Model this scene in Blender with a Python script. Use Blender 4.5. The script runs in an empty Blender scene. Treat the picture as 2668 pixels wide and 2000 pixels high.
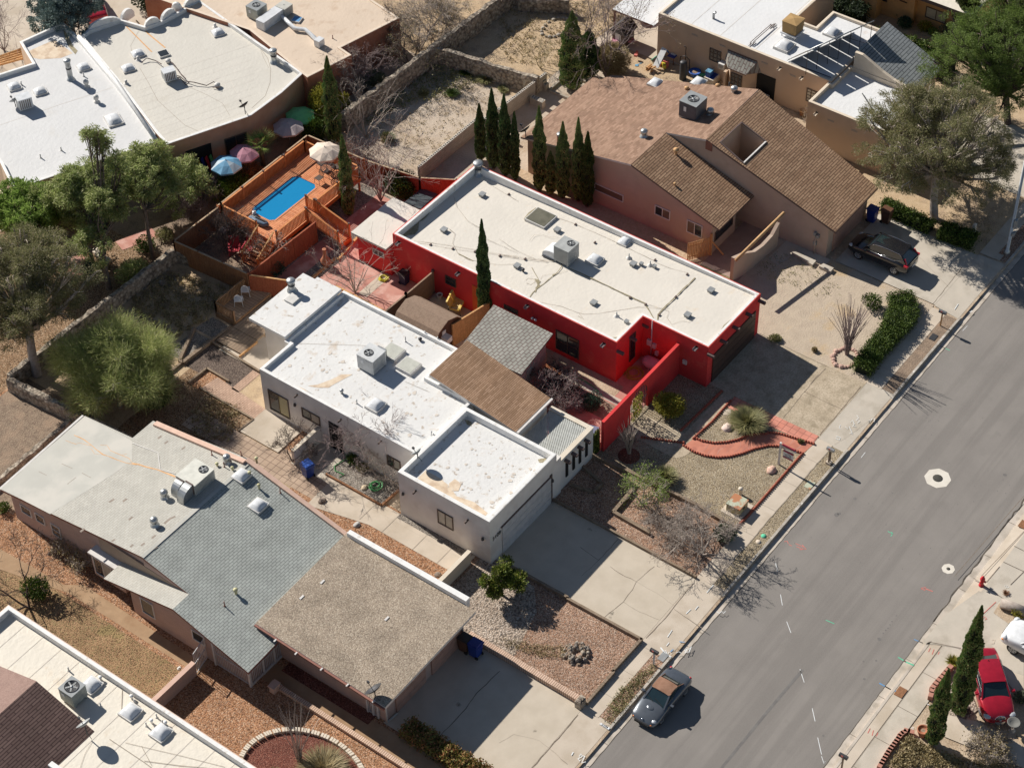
import bpy,math,random
import numpy as np
from mathutils import Vector,Matrix
C=bpy.context.scene.collection
R=random.Random(7)
# ---------------------------------------------------------------- camera, sky, sun, exposure
CAM=np.array([-70.0,-35.1,90.0]); FOC=5300.0
CM=np.array([[0.5962619,-0.8026197,-0.0165314],[-0.5709029,-0.4094635,-0.7116245],[0.5643949,0.4337524,-0.7023655]])          # rows: right, down, forward of the drone camera
cd=bpy.data.cameras.new('camera'); cam=bpy.data.objects.new('camera',cd); C.objects.link(cam)
cd.sensor_width=36.0; cd.sensor_fit='HORIZONTAL'; cd.lens=FOC/2668.0*36.0
cd.clip_start=1.0; cd.clip_end=3000.0
mw=Matrix.Identity(4)
for i in range(3):
    mw[i][0]=CM[0][i]; mw[i][1]=-CM[1][i]; mw[i][2]=-CM[2][i]; mw[i][3]=CAM[i]
cam.matrix_world=mw
bpy.context.scene.camera=cam
SUN=Vector((0.15,1.42,1.0)).normalized()
SEL=math.asin(SUN.z)
world=bpy.data.worlds.new("World"); bpy.context.scene.world=world; world.use_nodes=True
wn=world.node_tree; bg=wn.nodes['Background']
sky=wn.nodes.new('ShaderNodeTexSky'); sky.sky_type='NISHITA'; sky.sun_disc=False
sky.sun_elevation=SEL; sky.sun_rotation=math.atan2(SUN.x,SUN.y); sky.altitude=1200; sky.dust_density=0.6
tint=wn.nodes.new('ShaderNodeMixRGB'); tint.blend_type='MULTIPLY'; tint.inputs[0].default_value=1; tint.inputs[2].default_value=(1.05,.98,.92,1)
wn.links.new(sky.outputs[0],tint.inputs[1]); wn.links.new(tint.outputs[0],bg.inputs[0]); bg.inputs[1].default_value=0.058
sd=bpy.data.lights.new('sun','SUN'); sd.energy=5.0; sd.angle=math.radians(0.5); sd.color=(1.0,0.95,0.87)
so=bpy.data.objects.new('sun',sd); C.objects.link(so); so.location=SUN*120
so.rotation_euler=SUN.to_track_quat('Z','Y').to_euler()
vs=bpy.context.scene.view_settings
vs.view_transform='Standard'; vs.look='None'; vs.gamma=1.0; vs.exposure=0.32; vs.use_curve_mapping=False
bpy.context.scene.cycles.max_bounces=6
# ---------------------------------------------------------------- measuring: survey marks of the site -> world metres
KK={'o': (0,0,1.2061),'d': (400,340,.27137),'e': (900,450,.18092),'f': (1560,50,.18092),'g': (1100,780,.27137),
      'h': (1700,150,.27137),'i': (2100,0,.2569),'j': (0,1000,.25328),'k': (840,1700,.18995)}
for _c,_x in enumerate((0,650,1300,1968)):
    for _r,_y in enumerate((0,475,975,1475)):
        KK['%d%d'%(_c,_r)]=(_x,_y,.3166)
def ray(k,u,v):
    a,b,s=KK[k]
    return CM.T @ np.array([a+u*s-1334.0,b+v*s-1000.0,FOC])
def P(k,u,v,z=0.0):
    d=ray(k,u,v); t=(z-CAM[2])/d[2]; q=CAM+d*t
    return (float(q[0]),float(q[1]))
def P3(k,u,v,z=0.0):
    return P(k,u,v,z)+(z,)
def PX(k,u,v,x):
    d=ray(k,u,v); q=CAM+d*((x-CAM[0])/d[0]); return tuple(float(c) for c in q)
def PY(k,u,v,y):
    d=ray(k,u,v); q=CAM+d*((y-CAM[1])/d[1]); return tuple(float(c) for c in q)
def L(k,s,z=0.0):
    "several survey marks 'u,v u,v ...' of one tile"
    return [P(k,*map(float,a.split(',')),z) for a in s.split()]
# ---------------------------------------------------------------- mesh builder
class MB:
    def __init__(s): s.v=[]; s.f=[]; s.m=[]; s.mats=[]; s.sm=[]
    def mi(s,m):
        if m not in s.mats: s.mats.append(m)
        return s.mats.index(m)
    def face(s,pts,m,smooth=False):
        i=len(s.v); s.v+=[tuple(p) for p in pts]; s.f.append(tuple(range(i,i+len(pts)))); s.m.append(s.mi(m)); s.sm.append(smooth)
    def mesh(s,vs_,fs,m,smooth=False):
        i=len(s.v); s.v+=[tuple(p) for p in vs_]; k=s.mi(m)
        for f in fs: s.f.append(tuple(i+j for j in f)); s.m.append(k); s.sm.append(smooth)
    def box(s,x0,x1,y0,y1,z0,z1,m,rot=0.0,at=None,top=None):
        ps=[(x,y,z) for z in (z0,z1) for x,y in ((x0,y0),(x1,y0),(x1,y1),(x0,y1))]
        if rot or at:
            c,n=math.cos(rot),math.sin(rot); ax,ay,az=at or (0,0,0)
            ps=[(ax+x*c-y*n,ay+x*n+y*c,az+z) for x,y,z in ps]
        s.mesh(ps,[(3,2,1,0),(0,1,5,4),(1,2,6,5),(2,3,7,6),(3,0,4,7)],m)
        s.mesh(ps[4:],[(0,1,2,3)],top or m)
    def prism(s,pts,z0,z1,m,top=None,zf=None):
        n=len(pts)
        ar=sum(pts[i][0]*pts[(i+1)%n][1]-pts[(i+1)%n][0]*pts[i][1] for i in range(n))
        if ar<0: pts=pts[::-1]
        up=[(p[0],p[1],zf(p[0],p[1]) if zf else z1) for p in pts]
        s.mesh([(p[0],p[1],z0) for p in pts]+up,[(i,(i+1)%n,n+(i+1)%n,n+i) for i in range(n)],m)
        s.face(up,top or m)
    def bar(s,a,b,w,h,m,up=(0,0,1)):
        a=Vector(a); b=Vector(b); d=(b-a)
        if d.length<1e-6: return
        d.normalize(); u=Vector(up)
        if abs(d.dot(u))>.98: u=Vector((1,0,0))
        r=d.cross(u).normalized(); u=r.cross(d)
        q=[r*(w/2)*i+u*(h/2)*j for i,j in ((-1,-1),(1,-1),(1,1),(-1,1))]
        ps=[a+x for x in q]+[b+x for x in q]
        s.mesh(ps,[(0,1,5,4),(1,2,6,5),(2,3,7,6),(3,0,4,7),(3,2,1,0),(4,5,6,7)],m)
    def tube(s,pts,r,m,n=6,r2=None,caps=True):
        pts=[Vector(p) for p in pts]; k=len(pts); rings=[]
        for i,p in enumerate(pts):
            d=(pts[min(i+1,k-1)]-pts[max(i-1,0)]).normalized()
            u=Vector((0,0,1)) if abs(d.z)<.9 else Vector((1,0,0))
            a=d.cross(u).normalized(); b=d.cross(a)
            rr=r if r2 is None else r+(r2-r)*i/max(1,k-1)
            rings+=[p+(a*math.cos(2*math.pi*j/n)+b*math.sin(2*math.pi*j/n))*rr for j in range(n)]
        fs=[(i*n+j,i*n+(j+1)%n,(i+1)*n+(j+1)%n,(i+1)*n+j) for i in range(k-1) for j in range(n)]
        if caps: fs+=[tuple(range(n))[::-1],tuple((k-1)*n+j for j in range(n))]
        s.mesh(rings,fs,m,n>5)
    def lathe(s,c,prof,m,n=16,smooth=True,axis=(0,0,1)):
        A=Vector(axis).normalized(); q=Vector((0,0,1)).rotation_difference(A); c=Vector(c)
        vs_=[c+q @ Vector((r*math.cos(2*math.pi*j/n),r*math.sin(2*math.pi*j/n),z)) for r,z in prof for j in range(n)]
        k=len(prof)
        fs=[(i*n+j,i*n+(j+1)%n,(i+1)*n+(j+1)%n,(i+1)*n+j) for i in range(k-1) for j in range(n)]
        if prof[-1][0]>.001: fs.append(tuple((k-1)*n+j for j in range(n)))
        s.mesh(vs_,fs,m,smooth)
    def ribbon(s,pts,w,m,jit=0.0,z=None,rnd=R):
        "a thin strip laid along a line (crack, chalk line, stain); pts 3-D"
        q=[]
        for a,b in zip(pts[:-1],pts[1:]):
            a=Vector(a); b=Vector(b); n=max(1,int((b-a).length/.35)) if jit else 1
            for i in range(n): q.append(a.lerp(b,i/n)+(Vector((rnd.uniform(-jit,jit),rnd.uniform(-jit,jit),0)) if i else Vector()))
        q.append(Vector(pts[-1])); l=[]; r=[]
        for i,p in enumerate(q):
            d=q[min(i+1,len(q)-1)]-q[max(i-1,0)]; nn=Vector((-d.y,d.x,0))
            if nn.length<1e-6: nn=Vector((1,0,0))
            nn.normalize(); ww=w*(1 if not jit else rnd.uniform(.6,1.3))/2
            l.append(p+nn*ww); r.append(p-nn*ww)
        k=len(q)
        s.mesh(r+l,[(i,i+1,k+i+1,k+i) for i in range(k-1)],m)
def link(name,mb,parent=None,bevel=0):
    "mesh drawn in world metres; its own origin goes to its thing's base"
    me=bpy.data.meshes.new(name); v=np.array(mb.v,dtype=np.float64).reshape(-1,3)
    off=np.zeros(3)
    if parent is not None:
        off=np.array(parent.get('_b',(0,0,0)),dtype=float)
        if mb.__dict__.get('local'): off=np.zeros(3)
    elif not mb.__dict__.get('local') and len(v):
        off=np.array([v[:,0].mean(),v[:,1].mean(),v[:,2].min()])
    me.from_pydata((v-off).tolist(),[],mb.f)
    for m in mb.mats: me.materials.append(m)
    me.polygons.foreach_set('material_index',mb.m); me.polygons.foreach_set('use_smooth',mb.sm)
    me.update()
    o=bpy.data.objects.new(name,me); C.objects.link(o)
    if parent is not None: o.parent=parent; o['_b']=tuple(off.tolist())
    elif not mb.__dict__.get('local'): o.location=off; o['_b']=tuple(off.tolist())
    if bevel:
        b=o.modifiers.new('b','BEVEL'); b.width=bevel; b.segments=2; b.limit_method='ANGLE'
    return o
def tag(o,label,cat,group=None,kind=None):
    o['label']=label; o['category']=cat
    if group: o['group']=group
    if kind: o['kind']=kind
    return o
def struct(name,mb):
    o=link(name,mb); o['kind']='structure'; return o
def thing(name,label,cat,loc=(0,0,0),rz=0.0,group=None):
    o=bpy.data.objects.new(name,None); C.objects.link(o); o.empty_display_size=.2
    o.location=loc; o.rotation_euler=(0,0,rz); o['_b']=tuple(float(c) for c in loc)
    return tag(o,label,cat,group)
def dup(root,loc,rz,label,group=None):
    def cp(o,par):
        c=o.copy(); C.objects.link(c)
        if par is not None: c.parent=par
        for ch in [x for x in kids.get(o.name,[])]: cp(ch,c)
        return c
    kids={}
    for x in list(C.objects):
        if x.parent is not None: kids.setdefault(x.parent.name,[]).append(x)
    r=cp(root,None); r.location=loc; r.rotation_euler=(0,0,rz); r['label']=label
    if group: r['group']=group
    return r
def LMB():
    m=MB(); m.local=True; return m
# ---------------------------------------------------------------- materials
def _nt(name,rough,metal=0.0,spec=.3):
    m=bpy.data.materials.new(name); m.use_nodes=True; t=m.node_tree; b=t.nodes['Principled BSDF']
    b.inputs['Roughness'].default_value=rough; b.inputs['Metallic'].default_value=metal
    b.inputs['Specular IOR Level'].default_value=spec
    return m,t,b
def _n(t,typ,**kw):
    n=t.nodes.new('ShaderNode'+typ)
    for k,v in kw.items():
        if k[0]=='i' and k[1:].isdigit(): n.inputs[int(k[1:])].default_value=v
        elif k in n.inputs.keys(): n.inputs[k].default_value=v
        else: setattr(n,k,v)
    return n
def _c4(c): return tuple(c)+(1.0,)
def _ramp(t,fac,cols):
    r=_n(t,'ValToRGB'); e=r.color_ramp.elements
    while len(e)<len(cols): e.new(.5)
    for i,(p,c) in enumerate(cols): e[i].position=p; e[i].color=_c4(c)
    t.links.new(fac,r.inputs[0]); return r.outputs[0]
def _noise(t,vec,scale,detail=3.0,rough=.55):
    n=_n(t,'TexNoise',Scale=scale,Detail=detail,Roughness=rough); t.links.new(vec,n.inputs['Vector']); return n.outputs['Fac']
def _pos(t,scale=None):
    g=_n(t,'NewGeometry').outputs['Position']
    if scale:
        mp=_n(t,'Mapping'); mp.inputs['Scale'].default_value=scale; t.links.new(g,mp.inputs[0]); return mp.outputs[0]
    return g
def _mix(t,fac,a,b,mode='MIX'):
    n=_n(t,'MixRGB',blend_type=mode)
    for i,x in ((0,fac),(1,a),(2,b)):
        if hasattr(x,'default_value') or hasattr(x,'is_linked'): t.links.new(x,n.inputs[i])
        else: n.inputs[i].default_value=x if i==0 else _c4(x)
    return n.outputs[0]
def _bump(t,b,h,dist,strength=1.0):
    n=_n(t,'Bump',Distance=dist,Strength=strength); t.links.new(h,n.inputs['Height']); t.links.new(n.outputs[0],b.inputs['Normal'])
def surf(name,c1,c2,scale=2.0,rough=.85,patch=None,pscale=.35,plo=.5,phi=.62,fine=None,fscale=25.0,famt=.25,bump=0.0,bscale=None,
         metal=0.0,spec=.25,stretch=None,patch2=None,p2scale=1.2,p2lo=.6,p2hi=.66):
    "two-tone noise + optional patches of a third colour + fine grain"
    m,t,b=_nt(name,rough,metal,spec); g=_pos(t,stretch)
    col=_ramp(t,_noise(t,g,scale),[(.35,c1),(.65,c2)])
    if patch: col=_mix(t,_ramp(t,_noise(t,g,pscale,5),[(plo,(0,0,0)),(phi,(1,1,1))]),col,patch)
    if patch2: col=_mix(t,_ramp(t,_noise(t,g,p2scale,6,.65),[(p2lo,(0,0,0)),(p2hi,(1,1,1))]),col,patch2)
    if fine:
        col=_mix(t,_ramp(t,_noise(t,_pos(t),fscale,2,.7),[(.45,(0,0,0)),(.62,(famt,)*3)]),col,fine)
    t.links.new(col,b.inputs['Base Color'])
    if bump: _bump(t,b,_noise(t,_pos(t),bscale or fscale,3),bump)
    return m
def gravel(name,cols,size=.07,bump=.03,patch=None,pscale=.5,plo=.5,phi=.65,dark=.35):
    "stones: one colour per voronoi cell, dark gaps"
    m,t,b=_nt(name,.95,0,.1); g=_pos(t)
    v=_n(t,'TexVoronoi',Scale=1.0/(size*.62)); t.links.new(g,v.inputs['Vector'])
    bw=_n(t,'SeparateColor'); t.links.new(v.outputs['Color'],bw.inputs[0])
    n=len(cols); col=_ramp(t,bw.outputs[0],[((i+.5)/n,c) for i,c in enumerate(cols)])
    if patch: col=_mix(t,_ramp(t,_noise(t,g,pscale,5),[(plo,(0,0,0)),(phi,(.85,.85,.85))]),col,patch)
    gap=_ramp(t,v.outputs['Distance'],[(.4,(1,1,1)),(.85,(dark,dark,dark))])
    col=_mix(t,1.0,col,gap,'MULTIPLY')
    big=_ramp(t,_noise(t,g,.8,4),[(.3,(.8,.8,.8)),(.7,(1.12,1.12,1.12))]); col=_mix(t,1.0,col,big,'MULTIPLY')
    t.links.new(col,b.inputs['Base Color'])
    inv=_n(t,'Math',operation='SUBTRACT',i0=1.0); t.links.new(v.outputs['Distance'],inv.inputs[1]); _bump(t,b,inv.outputs[0],bump)
    return m
def brick(name,c1,c2,mort,bw=.3,rh=.15,ms=.012,axes='xy',rough=.9,bias=0.0,off=.5,var=.15,swap=False,bump=.008,smooth=.1):
    "courses: brick texture along the ground axes or up the walls"
    m,t,b=_nt(name,rough,0,.15); g=_pos(t); sp=_n(t,'SeparateXYZ'); t.links.new(g,sp.inputs[0]); cb=_n(t,'CombineXYZ')
    if axes=='xy': s=(1,0) if swap else (0,1); t.links.new(sp.outputs[s[0]],cb.inputs[0]); t.links.new(sp.outputs[s[1]],cb.inputs[1])
    else:
        a=_n(t,'Math',operation='ADD'); t.links.new(sp.outputs[0],a.inputs[0]); t.links.new(sp.outputs[1],a.inputs[1])
        t.links.new(a.outputs[0],cb.inputs[0]); t.links.new(sp.outputs[2],cb.inputs[1])
    k=_n(t,'TexBrick',offset=off); k.inputs['Color1'].default_value=_c4(c1); k.inputs['Color2'].default_value=_c4(c2); k.inputs['Mortar'].default_value=_c4(mort)
    k.inputs['Scale'].default_value=1; k.inputs['Mortar Size'].default_value=ms; k.inputs['Mortar Smooth'].default_value=smooth; k.inputs['Bias'].default_value=bias
    k.inputs['Brick Width'].default_value=bw; k.inputs['Row Height'].default_value=rh
    t.links.new(cb.outputs[0],k.inputs['Vector'])
    col=_mix(t,1.0,k.outputs[0],_ramp(t,_noise(t,g,1.1,5),[(.3,(1-var,)*3),(.7,(1+var,)*3)]),'MULTIPLY')
    t.links.new(col,b.inputs['Base Color'])
    if bump:
        i=_n(t,'Math',operation='SUBTRACT',i0=1.0); t.links.new(k.outputs['Fac'],i.inputs[1]); _bump(t,b,i.outputs[0],bump)
    return m
def leafm(name,cols,trans=.25):
    m,t,b=_nt(name,.6,0,.25); g=_n(t,'NewGeometry')
    col=_ramp(t,g.outputs['Random Per Island'],[((i+.5)/len(cols),c) for i,c in enumerate(cols)])
    col=_mix(t,1.0,col,_ramp(t,_noise(t,g.outputs['Position'],1.3,3),[(.3,(.75,)*3),(.7,(1.25,)*3)]),'MULTIPLY')
    t.links.new(col,b.inputs['Base Color'])
    tr=_n(t,'BsdfTranslucent'); t.links.new(col,tr.inputs[0]); mx=_n(t,'MixShader',i0=trans)
    t.links.new(b.outputs[0],mx.inputs[1]); t.links.new(tr.outputs[0],mx.inputs[2]); t.links.new(mx.outputs[0],t.nodes['Material Output'].inputs[0])
    return m
def flat(name,c,rough=.6,metal=0.0,spec=.4,coat=0.0):
    m,t,b=_nt(name,rough,metal,spec)
    col=_mix(t,1.0,c,_ramp(t,_noise(t,_pos(t),3.0,4),[(.3,(.88,)*3),(.7,(1.1,)*3)]),'MULTIPLY')
    t.links.new(col,b.inputs['Base Color']); b.inputs['Coat Weight'].default_value=coat; b.inputs['Coat Roughness'].default_value=.05
    return m
# ================================================================ materials of the place
m_dirt=surf('dirt',(.40,.30,.21),(.50,.39,.28),1.2,.95,patch=(.33,.24,.16),pscale=.5,fine=(.58,.47,.35),fscale=14,famt=.6,bump=.03,bscale=9,patch2=(.56,.46,.34),p2scale=2.2)
m_dirtgold=surf('dirt_gold',(.42,.30,.185),(.50,.375,.25),1.5,.95,patch=(.33,.24,.165),pscale=.9,fine=(.6,.46,.3),fscale=12,famt=.6,bump=.03,bscale=9)
m_lot=surf('lot_dirt',(.46,.37,.29),(.53,.435,.345),.9,.95,patch=(.42,.32,.23),pscale=.4,fine=(.52,.45,.36),fscale=10,famt=.5,bump=.04,bscale=6)
m_yardrt=surf('dry_soil',(.42,.34,.26),(.50,.41,.31),1.4,.95,patch=(.46,.33,.19),pscale=.35,plo=.56,phi=.68,fine=(.56,.47,.37),fscale=12,famt=.5,bump=.03,bscale=9,patch2=(.30,.26,.17),p2scale=1.6,p2lo=.62,p2hi=.7)
m_darkground=surf('dark_ground',(.17,.12,.09),(.26,.19,.14),2.5,.95,patch=(.30,.21,.15),pscale=.9,fine=(.36,.28,.2),fscale=14,famt=.7,bump=.04,bscale=10)  # dark brown ground mix, also pot soil and ring stones
def asphaltm():
    m,t,b=_nt('asphalt',.9,0,.2); g=_pos(t)
    col=_ramp(t,_noise(t,g,.35,6,.6),[(.3,(.205,.187,.172)),(.7,(.255,.233,.213))])
    for sc,lo,hi,c,f in (((.035,1.1,1),.46,.60,(.175,.16,.147),.6),((.05,.45,1),.55,.68,(.29,.265,.24),.5),((.6,.6,1),.62,.70,(.18,.165,.15),.4)):
        k=_ramp(t,_noise(t,_pos(t,sc),1.0,5,.6),[(lo,(0,0,0)),(hi,(f,f,f))]); col=_mix(t,k,col,c)
    col=_mix(t,_ramp(t,_noise(t,g,26,2,.8),[(.42,(0,0,0)),(.62,(.4,.4,.4))]),col,(.31,.285,.26))
    t.links.new(col,b.inputs['Base Color']); _bump(t,b,_noise(t,g,40,3),.006); return m
m_asph=asphaltm()
m_asphfix=surf('asphalt_mark',(.15,.14,.135),(.19,.18,.17),3.0,.9)
m_conc=surf('concrete',(.53,.45,.36),(.59,.505,.41),.9,.88,patch=(.48,.40,.31),pscale=.5,fine=(.56,.49,.41),fscale=16,famt=.3,bump=.003)
m_concg=surf('concrete_grey',(.48,.43,.36),(.55,.49,.41),.9,.88,patch=(.43,.38,.31),pscale=.6,fine=(.55,.49,.42),fscale=16,famt=.3,bump=.003)
m_concs=surf('concrete_stained',(.44,.36,.26),(.53,.44,.33),1.1,.9,patch=(.33,.27,.19),pscale=1.4,plo=.5,phi=.7,fine=(.25,.20,.14),fscale=9,famt=.5,bump=.003)
m_concoil=surf('concrete_oily',(.50,.43,.34),(.56,.485,.39),1.0,.85,patch=(.22,.19,.15),pscale=.9,plo=.68,phi=.75,fine=(.5,.44,.37),fscale=16,famt=.3)
m_gutter=surf('gutter_concrete',(.50,.44,.37),(.57,.50,.43),1.5,.88,patch=(.40,.35,.29),pscale=1.0)
m_kerb=surf('kerb_concrete',(.40,.36,.31),(.50,.45,.39),2.5,.88,patch=(.28,.25,.21),pscale=1.6,patch2=(.68,.64,.58),p2scale=3)
m_crack=surf('crack',(.16,.13,.10),(.24,.19,.15),4,.95)
m_crackl=surf('crack_light',(.34,.29,.23),(.38,.32,.26),4,.95)
m_crackr=surf('crack_ground',(.07,.06,.05),(.13,.11,.09),4,.95)
m_chalk=flat('chalk_white',(.72,.74,.74),.9); m_chalkg=flat('paint_green',(.12,.52,.32),.9); m_chalkb=flat('paint_blue',(.12,.3,.55),.9); m_chalkr=flat('paint_red',(.62,.18,.15),.9)
g_pink=gravel('gravel_pink',[(.36,.215,.145),(.50,.33,.235),(.28,.175,.13),(.60,.46,.36),(.42,.24,.155)],.10)
g_orange=gravel('gravel_orange',[(.40,.20,.105),(.52,.29,.165),(.34,.17,.10),(.60,.40,.27),(.46,.24,.13)],.12)
g_beige=gravel('gravel_beige',[(.46,.37,.25),(.36,.285,.19),(.58,.50,.38),(.42,.33,.21),(.30,.24,.17)],.08)
g_stone=gravel('gravel_stone',[(.50,.41,.33),(.36,.28,.22),(.60,.51,.43),(.42,.33,.26)],.16,bump=.05)
g_brown=gravel('gravel_brown',[(.30,.19,.11),(.40,.26,.16),(.24,.15,.09),(.46,.33,.22)],.12)
g_lawn=gravel('gravel_brown_green',[(.40,.25,.14),(.48,.31,.18),(.33,.20,.11),(.36,.27,.14)],.10,patch=(.33,.25,.12),plo=.6)
g_dark=gravel('gravel_dark',[(.16,.12,.10),(.22,.17,.14),(.12,.09,.08),(.28,.22,.18)],.09)
g_grey=gravel('gravel_grey',[(.30,.26,.22),(.38,.33,.28),(.22,.19,.16),(.46,.41,.36)],.10)
g_wine=gravel('gravel_wine',[(.20,.075,.055),(.26,.10,.07),(.15,.055,.045),(.32,.15,.11)],.09)
m_walkbrown=surf('walk_brown',(.36,.235,.14),(.42,.28,.17),1.5,.9,patch=(.34,.215,.125),pscale=.6)
m_paver=brick('paver_pink',(.46,.31,.23),(.52,.36,.27),(.30,.20,.15),.30,.15,.012)
m_pavers=brick('paver_square',(.42,.31,.23),(.48,.36,.27),(.24,.17,.13),.45,.45,.02,off=0)
m_redpave=brick('red_tile',(.56,.22,.16),(.64,.28,.21),(.40,.17,.13),.42,.42,.02,off=0)
m_redflag=surf('red_flagstone',(.50,.19,.125),(.58,.24,.165),1.6,.85,patch=(.44,.17,.12),pscale=1.2)
m_redcrt=surf('red_concrete',(.46,.21,.17),(.54,.27,.215),1.2,.85,patch=(.60,.36,.30),pscale=.8,bump=.003)
m_edgeb=brick('edging_brick',(.60,.43,.32),(.66,.48,.37),(.34,.22,.16),8.0,.13,.022)
m_edgebx=brick('edging_brick_x',(.60,.43,.32),(.66,.48,.37),(.34,.22,.16),8.0,.13,.022,swap=True)
m_scal=surf('scalloped_edging',(.30,.085,.055),(.38,.115,.075),3,.85)
m_timber=surf('old_timber',(.20,.145,.10),(.32,.245,.18),2.0,.9,stretch=(6,.8,1),fine=(.12,.09,.06),fscale=12,famt=.4)
m_stonew=gravel('stone_wall',[(.42,.36,.29),(.32,.265,.21),(.50,.44,.36),(.38,.31,.24),(.27,.22,.18)],.34,bump=.05,dark=.45)
m_block=brick('concrete_block',(.42,.37,.31),(.46,.41,.35),(.34,.30,.25),.40,.20,.012,axes='wall')
m_blocktop=surf('block_top',(.50,.45,.39),(.56,.50,.43),2,.9)
m_black=flat('ink_and_opening_shade',(.012,.012,.012),.8)  # black lettering, and flat plates painted as shade inside openings
# ================================================================ ground, street, walks
def sheet(name,pts,z,m,extra=None,cat=None):
    b=MB(); b.face([(p[0],p[1],z) for p in _ccw(pts)],m)
    if extra: extra(b)
    return struct(name,b)
def _ccw(pts):
    n=len(pts); a=sum(pts[i][0]*pts[(i+1)%n][1]-pts[(i+1)%n][0]*pts[i][1] for i in range(n))
    return pts if a>0 else pts[::-1]
def rect(x0,x1,y0,y1): return [(x0,y0),(x1,y0),(x1,y1),(x0,y1)]
b=MB(); prof=[(-500,-.03),(-11.2,-.03),(-10.5,-.12),(-10.45,-.18),(.42,-.18),(.42,-.03),(500,-.03)]
for (y0,z0),(y1,z1) in zip(prof[:-1],prof[1:]):
    b.face([(-500,y0,z0),(500,y0,z0),(500,y1,z1),(-500,y1,z1)],m_dirt)
struct('ground',b)
ZR=-.15
b=MB(); b.face([(-120,-10.0,ZR),(200,-10.0,ZR),(200,.03,ZR),(-120,.03,ZR)],m_asph)
# repaired seam and tyre polish follow the lane; marks sprayed by surveyors
zz=ZR+.004
b.ribbon([P3('23',1830,1658,zz),P3('23',2211,1190,zz),P3('33',390,850,zz)],.16,m_asphfix)
for s in ('175,10 182,40','207,230 222,318','258,452 293,545','367,843 402,952','468,1165 492,1272','513,1405 545,1545'):
    b.ribbon([p+(zz,) for p in L('33',s,zz)],.035,m_chalk)
b.ribbon([p+(zz,) for p in L('33','545,1560 565,1620 575,1600',zz)],.03,m_chalk)
b.ribbon([p+(zz,) for p in L('32','165,1550 182,1610',zz)],.045,m_chalk)
b.ribbon([p+(zz,) for p in L('32','870,685 905,640',zz)],.03,m_chalk)
b.ribbon([p+(zz,) for p in L('31','1705,1222 1745,1180',zz)],.03,m_chalk)
b.ribbon([p+(zz,) for p in L('32','1090,1290 1130,1310 1115,1330',zz)],.05,m_chalkg); b.ribbon([p+(zz,) for p in L('32','1130,1310 1120,1296',zz)],.05,m_chalkg)
b.ribbon([p+(zz,) for p in L('33','580,440 650,470',zz)],.05,m_chalkg); b.ribbon([p+(zz,) for p in L('33','1175,745 1240,785',zz)],.07,m_chalkg)
b.ribbon([p+(zz,) for p in L('33','1020,958 1115,1012',zz)],.07,m_chalkb); b.ribbon([p+(zz,) for p in L('33','1305,598 1380,630',zz)],.05,m_chalkb)
b.ribbon([p+(zz,) for p in L('31','1520,1345 1600,1382',zz)],.05,m_chalkg)
for s in ('238,1375 262,1370 272,1392','275,1398 300,1410','330,1390 400,1420','338,1415 398,1438','385,1400 418,1437 365,1440'):
    b.ribbon([p+(zz,) for p in L('32',s,zz)],.04,m_chalkr)
b.ribbon([p+(zz,) for p in L('33','1362,180 1400,170 1395,195 1362,180',zz)],.05,m_chalkr); b.ribbon([p+(zz,) for p in L('33','1395,180 1460,205',zz)],.06,m_chalkr)
rr=random.Random(3)
for k,u,v,r in [('33',1020,598,.13),('33',896,924,.09),('33',995,774,.07),('33',559,1390,.07),('33',892,780,.06),('32',820,1022,.11),('32',2053,826,.12),('32',668,1155,.17),('32',690,1145,.12),
                   ('33',1053,548,.05),('33',1073,524,.05),('33',1092,507,.05),('33',1108,478,.05),('33',1125,452,.05),('33',1162,404,.05)]+        [('32',rr.uniform(300,2100),rr.uniform(300,1600),.035) for _ in range(60)]:
    x,y=P(k,u,v,zz)
    if -9.8<y<-.2: b.face([(x+r*math.cos(a*.785)*rr.uniform(.7,1.1),y+r*math.sin(a*.785)*rr.uniform(.7,1.1),zz) for a in range(8)],m_asphfix)
struct('road',b)
# gutters, kerbs, verge, pavement on the house side
drives=[(-22.8,-15.55),(-9.95,-4.15),(9.45,15.35),(24.0,30.6),(37.6,44.5)]
b=MB(); b.face([(-120,.03,ZR+.004),(200,.03,ZR+.004),(200,.425,ZR+.004),(-120,.425,ZR+.004)],m_gutter)
b.face([(-120,-10.45,ZR+.004),(200,-10.45,ZR+.004),(200,-10.0,ZR+.004),(-120,-10.0,ZR+.004)],m_gutter)
x=-60
while x<60:
    b.ribbon([(x,.03,ZR+.009),(x,.42,ZR+.009)],.03,m_crack); b.ribbon([(x+2,-10.45,ZR+.009),(x+2,-10.0,ZR+.009)],.03,m_crack); x+=3.1
b.ribbon([(-120,.03,ZR+.009),(120,.03,ZR+.009)],.035,m_crackr,jit=.02)
b.ribbon([(-60,-10.02,ZR+.009),(1.5,-10.0,ZR+.009)],.035,m_crackr,jit=.02)
b.ribbon([(1.0,-10.0,ZR+.009),(4.0,-9.96,ZR+.009),(7.5,-9.98,ZR+.009),(40,-10.,ZR+.009)],.09,m_crackr,jit=.07)
struct('gutter',b)
b=MB(); bp=MB()
edges=[-120]+[e for d in drives for e in d]+[200]
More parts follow.
